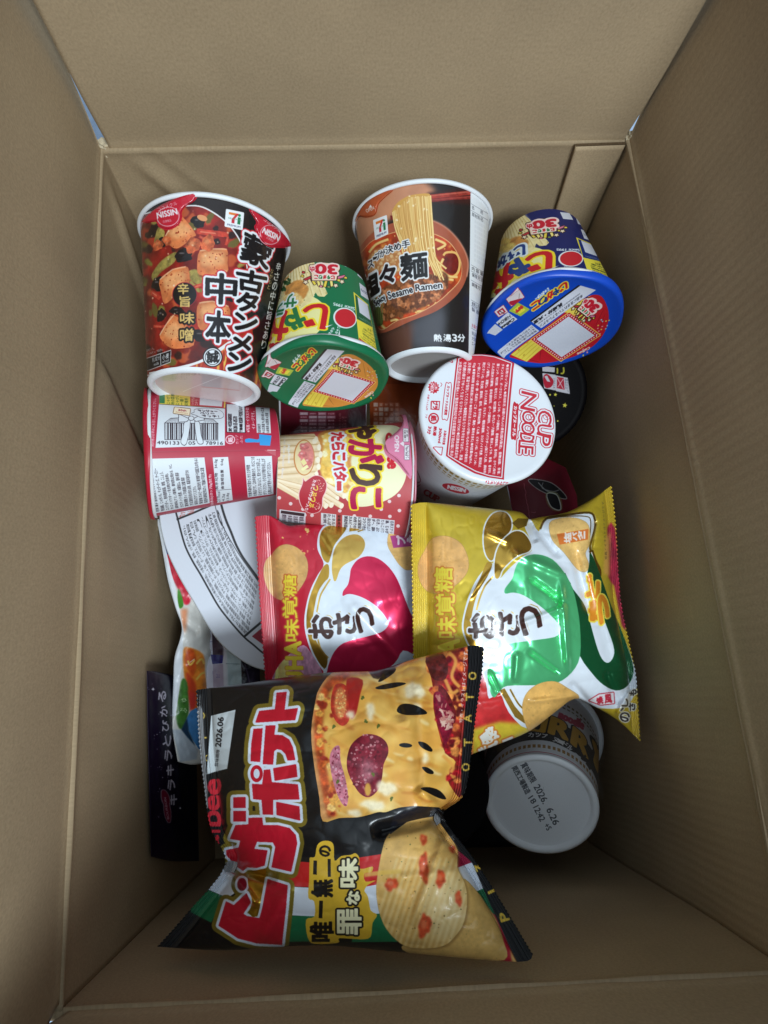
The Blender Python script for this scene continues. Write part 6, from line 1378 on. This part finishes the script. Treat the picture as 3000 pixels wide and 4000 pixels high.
def art_fruit(c):
    c.view(550, 1950, 500/1475)
    c.a[..., :3] = C((214, 212, 206))
    c.poly([(280, 500), (330, 560), (420, 700), (560, 1000), (570, 1180), (500, 1210), (430, 1040), (330, 820)], (186, 36, 56), smooth=3, tex=(.25, 30, 3), soft=6)
    c.poly([(270, 480), (340, 620), (300, 640), (270, 560)], (30, 44, 110))
    c.poly([(430, 1030), (470, 1100), (492, 1220), (450, 1260), (425, 1180)], (74, 140, 50), smooth=3, soft=3)
    c.poly([(460, 1270), (540, 1260), (520, 1500), (500, 1560), (470, 1400)], (226, 150, 110), soft=18)
    org = [(490, 1740), (560, 1710), (720, 1790), (740, 2000), (760, 2212), (720, 2420), (620, 2500), (560, 2300), (500, 2040)]
    c.poly(org, (224, 130, 44), smooth=3, tex=(.3, 34, 4), soft=6); c.poly([(540, 1740), (610, 1740), (640, 1900), (600, 2050), (540, 1960), (510, 1840)], (206, 84, 34), smooth=3, soft=10, tex=(.2, 14, 3)); c.poly([(520, 2000), (590, 2060), (640, 2160), (620, 2420), (560, 2300)], (196, 66, 36), smooth=3, soft=10)
    for p in ([(640, 1900), (700, 1840), (730, 1900)], [(540, 1860), (570, 1910), (620, 1850)], [(640, 2080), (700, 2010), (740, 2000)]): c.line(p, 22, (240, 196, 90), smooth=4, soft=5)
    c.line([(565, 1880), (620, 1840)], 6, (250, 240, 220), soft=1)
    c.view(550, 2550, 350/911)
    c.poly([(400, 340), (430, 260), (470, 300), (490, 480), (480, 640), (410, 780), (360, 660)], (62, 110, 44), smooth=3, soft=5, tex=(.3, 20, 3)); c.text('ゆ', ccw(410, 460, 470, 500), (190, 214, 170)); c.text('ぷ', ccw(400, 560, 470, 610), (190, 214, 170)); c.poly([(480, 380), (560, 420), (560, 540), (500, 600)], (200, 60, 50), soft=8)
    c.poly([(470, 660), (560, 560), (700, 700), (700, 1000), (590, 980), (480, 780)], (70, 130, 186), smooth=2, tex=(.15, 20, 3)); c.poly([(410, 780), (470, 660), (490, 800), (560, 960), (480, 880)], (22, 50, 76), soft=6); c.poly([(320, 780), (400, 780), (580, 980), (570, 1080), (400, 1110)], (176, 186, 196), soft=6)
    c.view(550, 1950, 500/1475)
    c.poly([(180, 100), (228, 180), (268, 500), (318, 700), (352, 850), (396, 1000), (430, 1200), (462, 1360), (494, 1530), (488, 1620), (478, 1800), (462, 2000), (440, 2212), (400, 2500), (300, 2500), (300, 1500), (180, 600)], (222, 226, 232), smooth=0)
    c.line([(235, 300), (300, 800), (372, 1150), (420, 1400), (470, 1530)], 8, (196, 200, 206), soft=5)
def art_pack(c):
    c.view(550, 1950, 500/1475)
    c.poly([(560, 1160), (640, 1210), (830, 1480), (830, 1800), (830, 2400), (740, 2400), (720, 1690)], (206, 206, 220))
    ln = (96, 90, 150)
    for a, b in [((640, 1210), (745, 1700)), ((655, 1300), (760, 1290)), ((680, 1365), (800, 1350)), ((715, 1530), (830, 1520)), ((735, 1650), (830, 1640)), ((830, 1900), (940, 1910)), ((835, 2000), (950, 1990)), ((840, 2110), (960, 2100)), ((830, 1980), (840, 2120))]: c.line([a, b], 5, ln)
    for st, x, y in [('P', 700, 1300), ('賞', 710, 1380), ('保', 730, 1440), ('温', 775, 1430), ('販', 758, 1550), ('製', 775, 1690), ('は', 780, 1400)]: c.text(st, ccw(x-22, y-20, x+22, y+24), (80, 70, 130), bold=1.5)
    c.poly([(815, 1420), (960, 1500), (960, 1800), (830, 1800)], (64, 44, 62), tex=(.2, 20, 2)); c.poly([(805, 1790), (955, 1800), (940, 1890), (825, 1900)], (30, 26, 110))
    c.poly([(830, 1900), (950, 1900), (970, 2400), (840, 2400)], (170, 156, 176)); c.text('ぷる', cwq(870, 2010, 910, 2060), (90, 70, 130))
    c.poly([(965, 1600), (1150, 1800), (1175, 2400), (1000, 2400)], (168, 186, 190)); c.poly([(940, 1500), (985, 1600), (1020, 2400), (960, 2400)], (206, 206, 216), alpha=.7, soft=4); c.line([(980, 1895), (1140, 1900)], 4, (60, 70, 80))
    c.poly([(1150, 1800), (1500, 1900), (1500, 2400), (1175, 2400)], (34, 28, 44), tex=(.5, 30, 4)); c.line([(1200, 1900), (1250, 2100), (1230, 2200)], 10, (96, 84, 110), smooth=3, soft=4)
def art_purple(c):
    c.view(550, 2550, 350/911)
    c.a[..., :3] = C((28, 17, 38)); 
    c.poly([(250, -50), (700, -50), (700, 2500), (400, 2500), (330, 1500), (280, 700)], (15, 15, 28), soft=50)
    t = (206, 200, 214)
    for k_, ch in enumerate('キラキラとびかる'):
        y = 1490-k_*150; x = 334-k_*16; c.text(ch, [(x-46, y+52), (x-34, y-56), (x+38, y-46), (x+26, y+62)], t, bold=3)
    for ch, x, y in [('よ', 318, 640), ('る', 326, 720), ('の', 334, 800), ('ほ', 342, 880), ('し', 352, 960)]: c.text(ch, ccw(x-16, y-22, x+16, y+22), (110, 104, 130), bold=1)
    c.poly([(212, 1410), (240, 1398), (275, 1440), (292, 1500), (290, 1550), (302, 1620), (302, 1700), (285, 1725), (255, 1680), (238, 1600), (238, 1550), (215, 1490)], (122, 22, 52), smooth=4, outl=[(8, (150, 130, 140))])
    c.along('BOURBON', (290, 1690), (256, 1470), 22, (214, 190, 196), bold=1)
    rg = np.random.RandomState(4)
    for i in range(40): c.ell(70+rg.rand()*260, 200+rg.rand()*1550, 2+rg.rand()*3.5, 2+rg.rand()*3.5, (196, 190, 206), alpha=.8)
    for x, y, r_ in [(125, 370, 24), (400, 1580, 18), (222, 1268, 9), (192, 1160, 8), (165, 830, 7)]: c.poly(star(x, y, r_, 4, .25), (224, 220, 230)); c.ell(x, y, r_*.35, r_*.35, (230, 226, 236))
def art_black_lid(c):
    c.view(1900, 1350, 400/1264)
    wl = (204, 200, 206)
    c.poly([(690, 250), (845, 270), (842, 330), (692, 318)], wl)
    for q in ([(695, 342), (855, 366), (852, 548), (716, 522)], [(862, 372), (1000, 402), (1026, 592), (858, 556)]): c.poly(q, wl, grow=5)
    c.poly([(705, 380), (740, 350), (790, 380), (830, 440), (800, 510), (730, 520), (705, 450)], (180, 34, 54), smooth=3); c.poly([(715, 380), (750, 370), (790, 450), (750, 440)], wl); c.lines(['フタのふち'], [(850, 400), (846, 530), (815, 525), (822, 395)], (90, 70, 84), bold=1)
    c.poly([(872, 385), (955, 400), (965, 545), (868, 525)], (186, 50, 66)); c.line([(875, 400), (950, 535)], 8, (226, 190, 196)); c.line([(950, 410), (880, 515)], 8, (226, 190, 196)); c.lines(['電子レンジ', '使用不可'], [(1002, 412), (1016, 575), (968, 560), (962, 405)], (70, 70, 84), bold=1)
    for x, y, r_ in [(852, 605, 26), (968, 737, 34), (785, 607, 18), (835, 745, 10), (880, 930, 16)]: c.poly(star(x, y, r_, 5, .42, -80), (226, 214, 80))
    c.text('こ', ccw(870, 270, 960, 350), (196, 186, 60), bold=6)
def art_redpack(c):
    c.view(1900, 1350, 400/1264)
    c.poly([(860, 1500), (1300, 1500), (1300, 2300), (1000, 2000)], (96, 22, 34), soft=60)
    c.line([(238, 1700), (268, 1800), (292, 1960), (312, 2060), (330, 2300)], 22, (170, 168, 176), smooth=3)
    for p in ([(520, 1658), (640, 1660), (800, 1698), (930, 1800), (988, 1886), (890, 1872), (720, 1812), (600, 1742)],): c.poly(p, (176, 180, 172), grow=8, smooth=3); c.poly(p, (28, 24, 26), smooth=3)
    c.line([(640, 1690), (740, 1790), (880, 1830)], 12, (150, 150, 150), smooth=4); c.line([(700, 1690), (690, 1760), (820, 1800), (900, 1780)], 10, (130, 130, 130), smooth=4)
    p = [(752, 1832), (850, 1838), (892, 1900), (912, 2020), (830, 2005), (782, 1950)]; c.poly(p, (120, 120, 70), grow=34, soft=18, alpha=.6); c.poly(p, (196, 200, 190), grow=12, smooth=3); c.poly(p, (26, 24, 26), smooth=3)
    rg = np.random.RandomState(3); c.line([(455+rg.rand()*14+k*4.2, 1700+k*24) for k in range(19)], 5, (206, 120, 130), smooth=3, alpha=.8); c.line([(550, 2055), (600, 2062), (612, 2050)], 4, (190, 110, 120))
def art_noodlepack(c):
    c.view(1050, 1500, 590/1659)
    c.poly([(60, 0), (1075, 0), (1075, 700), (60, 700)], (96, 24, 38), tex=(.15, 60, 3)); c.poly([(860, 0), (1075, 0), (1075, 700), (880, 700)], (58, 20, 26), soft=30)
    c.poly([(1085, 0), (1700, 0), (1700, 700), (1085, 700)], (146, 66, 32), tex=(.12, 60, 5))
    rg = np.random.RandomState(5)
    for r_ in range(6):
        for k in range(4):
            x0 = 340+k*100; y0 = 310+r_*38; col = [(120, 40, 56), (150, 96, 110), (104, 30, 46), (160, 130, 140)][rg.randint(4)]
            c.poly(rc(x0, y0, x0+92, y0+32), col); c.text(['調味料', 'スープ', '内容量', '小麦粉', '保存', '賞味'][rg.randint(6)], rc(x0+8, y0+6, x0+80, y0+26), (206, 170, 176), bold=1)
    c.lines(['てくださいね', 'おいしいよ', 'そのままで'], [(770, 520), (770, 320), (860, 320), (860, 520)], (170, 110, 110), bold=2)
    for k in range(5):
        for r_ in range(5): 
            x0 = 1150+k*58; y0 = 205+r_*52; c.poly(rc(x0, y0, x0+50, y0+44), [(190, 110, 84), (206, 150, 130), (164, 84, 56), (210, 186, 176)][rg.randint(4)], alpha=.75); c.text(['温', '湯', '分', 'めん', '入'][rg.randint(5)], rc(x0+10, y0+8, x0+38, y0+36), (230, 206, 190))
    c.line([(115, 0), (122, 700)], 26, (196, 196, 202)); c.line([(1078, 0), (1076, 700)], 22, (186, 186, 194))
# ------------------------------------------------------------------ materials shared by things
white_foam = plain('white_foam', (228, 231, 235), 0.5, 0.4, noise=0.03, scale=200, bump=0.0002)
paper_white = plain('white_paperboard', (224, 226, 228), 0.6, 0.3, noise=0.03, scale=150)
def instant_cup(name, label, A, B, art, base_art, base_col, side_base, film=True, rim=0.0014, tabs=True, group=None, foot=0.0026):
    c = Cup(name, label, 'instant noodles', A, B, group)
    cv = Canvas(c.ch, c.cw, c.side, side_base); t = art(cv)
    mat = printed(name+'_print', cv, 0.4, film=film)
    c.body(mat, 0.0, 0.982)
    c.ring('rim', white_foam, 0.0, c.rA+0.0006, rim*0.8, rim)
    c.revolve('foot_ring', white_foam, [(c.h*0.978, c.rA+c.k*c.h*.978+.0002), (c.h*0.99, c.rB+.0003), (c.h, c.rB-.0006), (c.h+.0004, c.rB-.002), (c.h, c.rB-foot), (c.h-.0025, c.rB-foot-.001)])
    bc = Canvas(360, 360, c.disc('B', 360), base_col)
    if base_art: base_art(bc)
    bm = printed(name+'_base_print', bc, 0.4, film=film)
    c.dome('base', bm, 'B', [(-.0024, c.rB-foot-.0008), (-.0032, c.rB*.75), (-.0034, c.rB*.4), (-.0034, 0.0)])
    lidp = c.dome('lid', paper_white, 'A', [(-.001, 0), (-.001, c.rA)])
    if t is not None and tabs:
        for o in (t.values() if isinstance(t, dict) else [t]): c.patch('pull_tab', mat, o, 0.0007, parent=lidp, curl=lambda th, t: 0.03*max(0.0, 0.03-t))
    return c
moko = instant_cup('noodle_cup', 'red and black tofu noodle cup leaning on the back wall, white base forward', *CUPS['moko'][:2], art_moko, art_moko_base, (204, 188, 186), (34, 24, 24))
ramen = instant_cup('noodle_cup', 'sesame ramen cup picturing a noodle bowl, orange open tab at its rim', *CUPS['ramen'][:2], art_ramen, None, (176, 172, 170), (32, 28, 28))
def stick_cup(name, label, A, B, art, lid_art, pal, side_col, lid_col, aff=None, lidaff=None, view=G2, tab=False, lift=0.0016, sk=1.0):
    c = Cup(name, label, 'potato snack', A, B, 'potato stick cups')
    cv = TfCanvas(c.ch, c.cw, c.side, side_col)
    t = None
    if aff is not None:
        cv.aff = aff; v0 = Canvas.view
        cv.view = lambda *a: v0(cv, *view)
    t = art(cv, pal) if pal is not None else art(cv)
    mat = printed(name+'_print', cv, 0.45)
    c.body(mat, 0.0, 1.0)
    lc = TfCanvas(560, 560, c.disc('A', 560), lid_col)
    if lidaff is not None:
        lc.aff = lidaff; v1 = Canvas.view
        lc.view = lambda *a: v1(lc, *view)
    if lid_art: lid_art(lc, pal)
    lm = printed(name+'_lid_print', lc, 0.36)
    c.ring('rim', paper_white, 0.0036*sk, c.rA+0.0001, 0.0011*sk, 0.0016*sk)
    rg = np.random.RandomState(int(A[0]))
    ph = rg.rand(3)*6
    wob = lambda x, r, th: (x+0.0009*math.sin(3*th+ph[0])*(r > c.rA*.98)*(x > 0), r+0.0007*math.sin(5*th+ph[1])*(r > c.rA))
    lidp = c.dome('lid', lm, 'A', [(.0030*sk, c.rA+.0014*sk), (.0018*sk, c.rA+.0017*sk), (.0004*sk, c.rA+.0014*sk), (-.0008*sk, c.rA+.0006*sk), (-.0010, c.rA*.975), (-.0002, c.rA*.94), (.0, c.rA*.6), (-.0004, 0)], wob=wob)
    c.dome('base', paper_white, 'B', [(0, c.rB), (.0004, c.rB-.001), (-.003, c.rB-.002), (-.003, 0)])
    if t is not None: c.patch('pull_tab', mat, t, lift, parent=lidp, curl=lambda th, q: 0.0075*max(0, 0.30-abs(q-0.02))/0.30*max(0, math.sin((th+1.35)*1.2))*0+0.0022)
    return c
green = stick_cup('snack_cup', 'green salad potato stick cup lying lid forward between the two tall noodle cups', *CUPS['green'][:2], art_stick_cup, art_stick_lid, PAL_G, PAL_G['base'], (18, 106, 68))
blue = stick_cup('snack_cup', 'blue potato stick cup lying against the right wall with its blue and red lid up', *CUPS['blue'][:2], art_stick_cup, art_stick_lid, PAL_B, PAL_B['base'], (20, 74, 190), LB, LL, (1850, 760, 630/1483))
crim = stick_cup('snack_cup', 'crimson potato stick cup lying sideways by the left wall, barcode label up', *CUPS['crimson'][:2], art_crimson, None, None, (178, 36, 62), (176, 30, 50), view=(500, 1500, .38), sk=.6)
roe = stick_cup('snack_cup', 'cod roe butter potato stick cup with a pink open tab, lying sideways', *CUPS['roe'][:2], art_roe, None, None, (186, 72, 76), (196, 120, 136), view=(1050, 1500, .36), sk=.35)
# classic noodle cup
c = Cup('noodle_cup', 'white noodle cup standing upright, lid printed with a red text panel', 'instant noodles', *CUPS['classic'][:2])
cv = Canvas(c.ch, c.cw, c.side, (220, 222, 226)); art_classic(cv)
c.body(printed('classic_cup_print', cv, 0.4, film=True), 0.0, 1.0)
lc = Canvas(900, 900, c.disc('A', 900), (224, 228, 234)); art_classic_lid(lc)
c.ring('rim', white_foam, 0.0012, c.rA-.0002, .0016, .0018)
c.dome('lid', printed('classic_lid_print', lc, 0.38, film=True), 'A', [(.0028, c.rA+.0014), (.0008, c.rA+.0018), (-.0008, c.rA+.0008), (-.0012, c.rA*.985), (-.0006, c.rA*.93), (-.0002, c.rA*.5), (-.0006, 0)])
c.dome('base', white_foam, 'B', [(0, c.rB), (-.002, c.rB-.003), (-.002, 0)])
classic = c
def Z(x0, y0, sc, pts): return [(x0/SS+x*sc/SS, y0/SS+y*sc/SS) for x, y in pts]
V9, V10 = (950, 1950, 700/1659), (1570, 1870, 990/1659)
silver = plain('silver_inner_film', (150, 150, 152), 0.35, 0.5, metal=0.6, noise=.1)
# red bag
b = Bag('chip_bag', 'red sweet potato chip bag with a white and gold front, half under the yellow bag', 'bag of chips',
        Z(*V9, [(110, 160), (255, 155), (410, 240), (550, 232), (950, 228), (1550, 240), (1900, 250)]), [(968, 1137), (985, 1540)], [(590, 1545), (985, 1540)], Z(*V9, [(110, 160), (145, 800), (205, 1680), (240, 1990)]), (.392, .408, .402, .398), group='sweet potato chip bags', nu=230, nv=230)
b.bulge(.021, .42, .42, .075, .06)
b.crease((740, 1290), (880, 1440), 14, .0022); b.crease((800, 1300), (960, 1260), 20, .0018); b.crease((580, 1150), (610, 1500), 9, -.0012); b.crease((680, 1138), (720, 1200), 9, -.0014); b.rough(.0016, 80, 3); b.wrinkle(.0005, 60, 7)
b.serrate('l'); cv = b.canvas((186, 28, 52)); art_redbag(cv)
b.build(printed('red_bag_print', cv, .36, bump=.00004, coat=.35, foilrough=.27), silver, .5, [('l', .075, 'crimped_seal', 9)])
# yellow bag
b = Bag('chip_bag', 'yellow sweet potato chip bag with a shiny green ribbon, lying on the red bag', 'bag of chips',
        Z(*V10, [(60, 170), (170, 155), (470, 185), (740, 212), (800, 232), (836, 264), (900, 252), (1080, 220), (1250, 130), (1370, 45)]), Z(*V10, [(1370, 45), (1400, 300), (1430, 780), (1500, 1130), (1535, 1320), (1560, 1720)]), Z(*V10, [(80, 1800), (250, 1880), (480, 1795), (640, 1735), (840, 1650), (1000, 1530), (1130, 1440), (1240, 1480), (1410, 1580), (1560, 1720)]), Z(*V10, [(60, 170), (75, 1165), (80, 1800)]), (.372, .415, .405, .372), group='sweet potato chip bags', smooth=3, nu=280, nv=280)
b.bulge(.031, .45, .42, .075, .04)
z = lambda *p: Z(*V10, p)
for a, q, wd, am in [((830, 265), (880, 420), 14, -.0025), ((830, 265), (1040, 520), 16, -.003), ((700, 470), (1090, 640), 20, .003), ((1040, 640), (1090, 1290), 15, .0042), ((1090, 830), (820, 640), 12, -.003), ((1090, 830), (760, 960), 14, .0025), ((1040, 1280), (820, 1120), 12, -.003), ((760, 1130), (740, 1340), 16, .0025), ((1180, 480), (1480, 1330), 26, .004), ((1120, 430), (1230, 900), 18, -.0035), ((1230, 480), (1270, 260), 10, -.003), ((530, 340), (720, 420), 16, .002), ((420, 800), (620, 560), 12, .0015), ((820, 1460), (1160, 1420), 12, .003), ((1240, 1480), (1100, 1330), 14, -.003), ((1420, 1480), (1330, 1250), 16, -.003), ((180, 330), (190, 1000), 10, -.002), ((640, 1420), (560, 1250), 12, -.002), ((1400, 1560), (1500, 1380), 12, .004)]:
    p, r = z(a, q); b.crease(p, r, wd*.33*1.5, am)
b.rough(.0022, 90, 4); b.wrinkle(.0008, 64, 9)
b.serrate('lr'); cv = b.canvas((206, 178, 52)); art_yellowbag(cv)
b.build(printed('yellow_bag_print', cv, .34, bump=.00004, coat=.35, foilrough=.25), silver, .5, [('l', .075, 'crimped_seal', 8), ('r', .04, 'crimped_seal', 4)])
# pizza bag
b = Bag('chip_bag', 'black pizza flavour chip bag with red lettering, lying at the front of the box', 'bag of chips',
        [(424, 1490), (539, 1475), (636, 1460), (721, 1452), (795, 1450), (834, 1443), (900, 1422), (1013, 1395), (1045, 1399)], [(1045, 1399), (1041, 1453), (1027, 1552), (1013, 1666), (999, 1722), (957, 1762), (1020, 1850), (1072, 1930), (1151, 2062)], [(340, 2045), (487, 2053), (693, 2042), (895, 2060), (1117, 2078), (1151, 2062)], [(424, 1490), (430, 1600), (440, 1690), (455, 1790), (487, 1868), (409, 1967), (340, 2045)], (.358, .345, .293, .322), smooth=4, nu=290, nv=290)
b.bulge(.030, .45, .42, .05, .05)
for a, q, wd, am in [((900, 1440), (925, 1760), 20, .0035), ((830, 1440), (870, 1560), 12, -.003), ((960, 1762), (800, 1800), 14, -.006), ((965, 1770), (900, 1700), 12, .003), ((970, 1790), (890, 2000), 13, .004), ((930, 1860), (860, 2040), 20, -.002), ((480, 1870), (600, 1900), 12, -.006), ((490, 1880), (560, 1960), 10, .004), ((640, 1470), (660, 1700), 26, .001), ((430, 1500), (445, 1780), 9, -.002), ((560, 2040), (640, 1900), 16, .002), ((850, 1900), (1000, 1880), 12, .002), ((1000, 1440), (960, 1720), 14, -.002)]: b.crease(a, q, wd, am)
b.rough(.0018, 95, 5); b.wrinkle(.0007, 70, 8)
b.serrate('lr'); cv = b.canvas((21, 20, 21)); art_pizza(cv)
b.build(printed('pizza_bag_print', cv, .30, bump=.00004, coat=.12, foilrough=.28), silver, .5, [('r', .05, 'crimped_seal', 5), ('l', .035, 'crimped_seal', 3)])
# curry cup, upside down on the bottom of the box
c = Cup('noodle_cup', 'curry noodle cup standing upside down, date stamped on its white base', 'instant noodles', *CUPS['curry'][:2], ch=700)
cv = Canvas(c.ch, c.cw, c.side, (206, 208, 212)); art_curry(cv); mat = printed('curry_cup_print', cv, .42, film=True)
c.body(mat, 0.0, .985)
bc = Canvas(760, 760, c.disc('B', 760), (232, 235, 240)); art_curry_base(bc)
c.revolve('foot_ring', white_foam, [(c.h*.982, c.rB+.0006), (c.h*.992, c.rB+.0008), (c.h, c.rB-.0002), (c.h+.0005, c.rB-.0014), (c.h, c.rB-.003), (c.h-.0016, c.rB-.0044)])
c.dome('base', printed('curry_base_print', bc, .5), 'B', [(-.0015, c.rB-.0042), (-.0022, c.rB*.8), (-.0018, c.rB*.4), (-.0016, 0)])
c.ring('rim', white_foam, 0, c.rA+.001, .0022, .0024)
c.dome('lid', paper_white, 'A', [(-.001, 0), (-.001, c.rA)])
# loose shrink film standing off the wall on the right
fm, nt, bs = newmat('clear_shrink_film'); bs.inputs['Base Color'].default_value = (.9, .92, .95, 1); bs.inputs['Alpha'].default_value = .05; bs.inputs['Roughness'].default_value = .12
rgf = np.random.RandomState(5); phf = rgf.rand(6)*6
def filmw(x, r, th): return (x, r+.0012+.0014*(1+math.sin(4*th+phf[0]+x*90))*(1-.7*x/c.h)+.0009*math.sin(9*th+phf[1]-x*140))
c.revolve('shrink_film', fm, [(c.h*t, c.rA+c.k*c.h*t) for t in np.linspace(.02, .97, 30)], wob=filmw)

# wide noodle bowl with a printed paper lid
sb = Slab('noodle_bowl', 'wide noodle bowl whose white paper lid carries a black framed ring of small print', 'instant noodles',
          catmull([(347, 1105), (357, 1172), (383, 1234), (424, 1305), (467, 1375), (510, 1416), (565, 1444), (640, 1450), (720, 1420), (775, 1350), (800, 1260), (790, 1160), (740, 1080), (650, 1030), (540, 1010), (440, 1020), (370, 1055)], True, 6),
          lambda x, y: .429+.000012*(x-347)+.000002*(y-1105), .05, rim=.0014)
cv = sb.canvas((212, 216, 226)); art_bowl(cv)
bowlm = plain('white_bowl', (196, 200, 204), .5)
sb.build(printed('bowl_lid_print', cv, .5), bowlm, 'lid', 'bowl')
# fruit jelly bag standing along the left wall
b = Bag('jelly_bag', 'white bag printed with orange and red fruit, standing beside the wide noodle bowl', 'bag of jelly',
        [(338, 1120), (420, 1150), (480, 1200)], [(480, 1200), (470, 1350), (462, 1500), (470, 1640)], [(384, 1645), (420, 1652), (470, 1640)],
        [(338, 1120), (346, 1160), (362, 1250), (378, 1310), (392, 1350), (389, 1380), (377, 1420), (374, 1480), (372, 1570), (384, 1645)], (.447, .462, .452, .424), nu=70, nv=110)
b.bulge(.006, .5, .3); b.crease((395, 1340), (430, 1370), 8, -.003); b.crease((400, 1440), (470, 1400), 9, .002); b.rough(.002, 30, 5)
cv = b.canvas((214, 212, 206)); art_fruit(cv); b.build(printed('jelly_bag_print', cv, .3, bump=.0003), silver, .6)
b = Bag('jelly_pack', 'clear pack of purple jelly with a pale label table, wedged under the bowl rim', 'pack of jelly',
        [(418, 1270), (470, 1290), (560, 1420)], [(560, 1420), (562, 1480), (560, 1560)], [(440, 1560), (500, 1562), (560, 1560)], [(418, 1270), (430, 1400), (440, 1560)], (.455, .452, .448, .446), nu=60, nv=60)
b.bulge(.004, .5, .5); b.rough(.002, 30, 6); cv = b.canvas((200, 200, 214)); art_pack(cv); b.build(printed('jelly_pack_print', cv, .25, bump=.0004), silver, .6)
# dark purple candy bag against the left wall
b = Bag('candy_bag', 'dark purple candy bag with white lettering and tiny stars, standing against the left wall', 'bag of candy',
        [(317, 1449), (345, 1452), (420, 1470)], [(420, 1470), (425, 1650), (430, 1860)], [(326, 1850), (370, 1860), (430, 1860)], [(317, 1449), (319, 1600), (326, 1850)], (.399, .470, .455, .392), nu=70, nv=90)
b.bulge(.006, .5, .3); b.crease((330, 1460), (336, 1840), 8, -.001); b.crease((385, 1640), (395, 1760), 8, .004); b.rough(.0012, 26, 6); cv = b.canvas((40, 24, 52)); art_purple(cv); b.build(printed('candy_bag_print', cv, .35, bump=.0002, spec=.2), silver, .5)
# black snack cup under the blue one
c = Cup('snack_cup', 'black snack cup with yellow stars on its lid, deep under the blue cup', 'potato snack', (1140, 848, .462, 118), (1135, 838, .535, 92), 'potato stick cups', cw=300, ch=120)
lc = Canvas(420, 420, c.disc('A', 420), (14, 12, 14)); art_black_lid(lc); lm = printed('black_lid_print', lc, .5, spec=.05)
blk = plain('black_paperboard', (14, 12, 14), .7, .05)
c.body(blk); c.dome('lid', lm, 'A', [(.004, c.rA+.0016), (.001, c.rA+.002), (-.001, c.rA), (-.0006, c.rA*.94), (0, c.rA*.5), (0, 0)]); c.dome('base', blk, 'B', [(0, c.rB), (0, 0)])
# red pack beside the classic cup
sb = Slab('noodle_pack', 'dark red noodle pack with a black and white character, deep beside the right wall', 'pack of noodles',
          [(1088, 1000), (1150, 975), (1222, 1010), (1246, 1070), (1252, 1160), (1120, 1175), (1108, 1110), (1096, 1056)], lambda x, y: .478-.00008*(y-1075), .03, bulge=.004, n=60)
cv = sb.canvas((96, 15, 28)); art_redpack(cv); sb.build(printed('red_pack_print', cv, .4, spec=.2), plain('red_pack_side', (80, 14, 26), .5), 'front_face', 'pouch')
# two noodle blocks in film under the cups
for nm, x0, x1, lab, col in (('noodle_pack', 600, 793, 'maroon noodle pack with rows of small print, under the green cup', (80, 20, 30)), ('noodle_pack', 796, 925, 'orange brown noodle pack in clear film, under the sesame ramen cup', (120, 52, 26))):
    sb = Slab(nm, lab, 'pack of noodles', [(x0, 790), (x1, 785), (x1-2, 950), (x0+5, 955)], lambda x, y: .446+.00006*(870-y), .05, bulge=.003, n=50, taper=.97)
    cv = sb.canvas(col); art_noodlepack(cv); sb.build(printed(nm+'_print', cv, .3, film=True), plain('pack_side', col, .4), 'front_face', 'pouch')
# magenta cup under the pizza bag
c = Cup('snack_cup', 'dark magenta cup with a gold ring, mostly hidden under the black pizza bag', 'potato snack', (930, 1700, .428, 120), (948, 1728, .505, 96), 'potato stick cups', cw=400, ch=200)
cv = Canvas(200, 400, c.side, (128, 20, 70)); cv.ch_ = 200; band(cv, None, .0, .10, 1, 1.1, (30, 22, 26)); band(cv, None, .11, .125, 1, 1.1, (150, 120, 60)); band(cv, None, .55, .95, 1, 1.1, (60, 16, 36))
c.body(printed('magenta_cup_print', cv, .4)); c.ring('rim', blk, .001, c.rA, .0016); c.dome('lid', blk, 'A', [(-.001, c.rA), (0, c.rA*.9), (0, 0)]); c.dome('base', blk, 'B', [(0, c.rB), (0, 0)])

# added black bag: stands in for the deep shade at the bottom of the box
b = Bag('chip_bag', 'black bag added to darken the very bottom of the box, beneath the curry cup', 'bag of chips',
        [(480, 1560), (800, 1540), (1210, 1560)], [(1210, 1560), (1218, 1700), (1222, 1828)], [(482, 1822), (800, 1832), (1222, 1828)], [(480, 1560), (478, 1700), (482, 1822)], (.535, .535, .515, .515), nu=90, nv=70, scale=.4)
b.bulge(.010, .4, .4, .04, .04); b.rough(.005, 60, 5); cv = b.canvas((20, 19, 22)); b.build(printed('dark_filler_print', cv, .4, bump=.001), silver, .3, [('l', .04, 'crimped_seal', 4)])
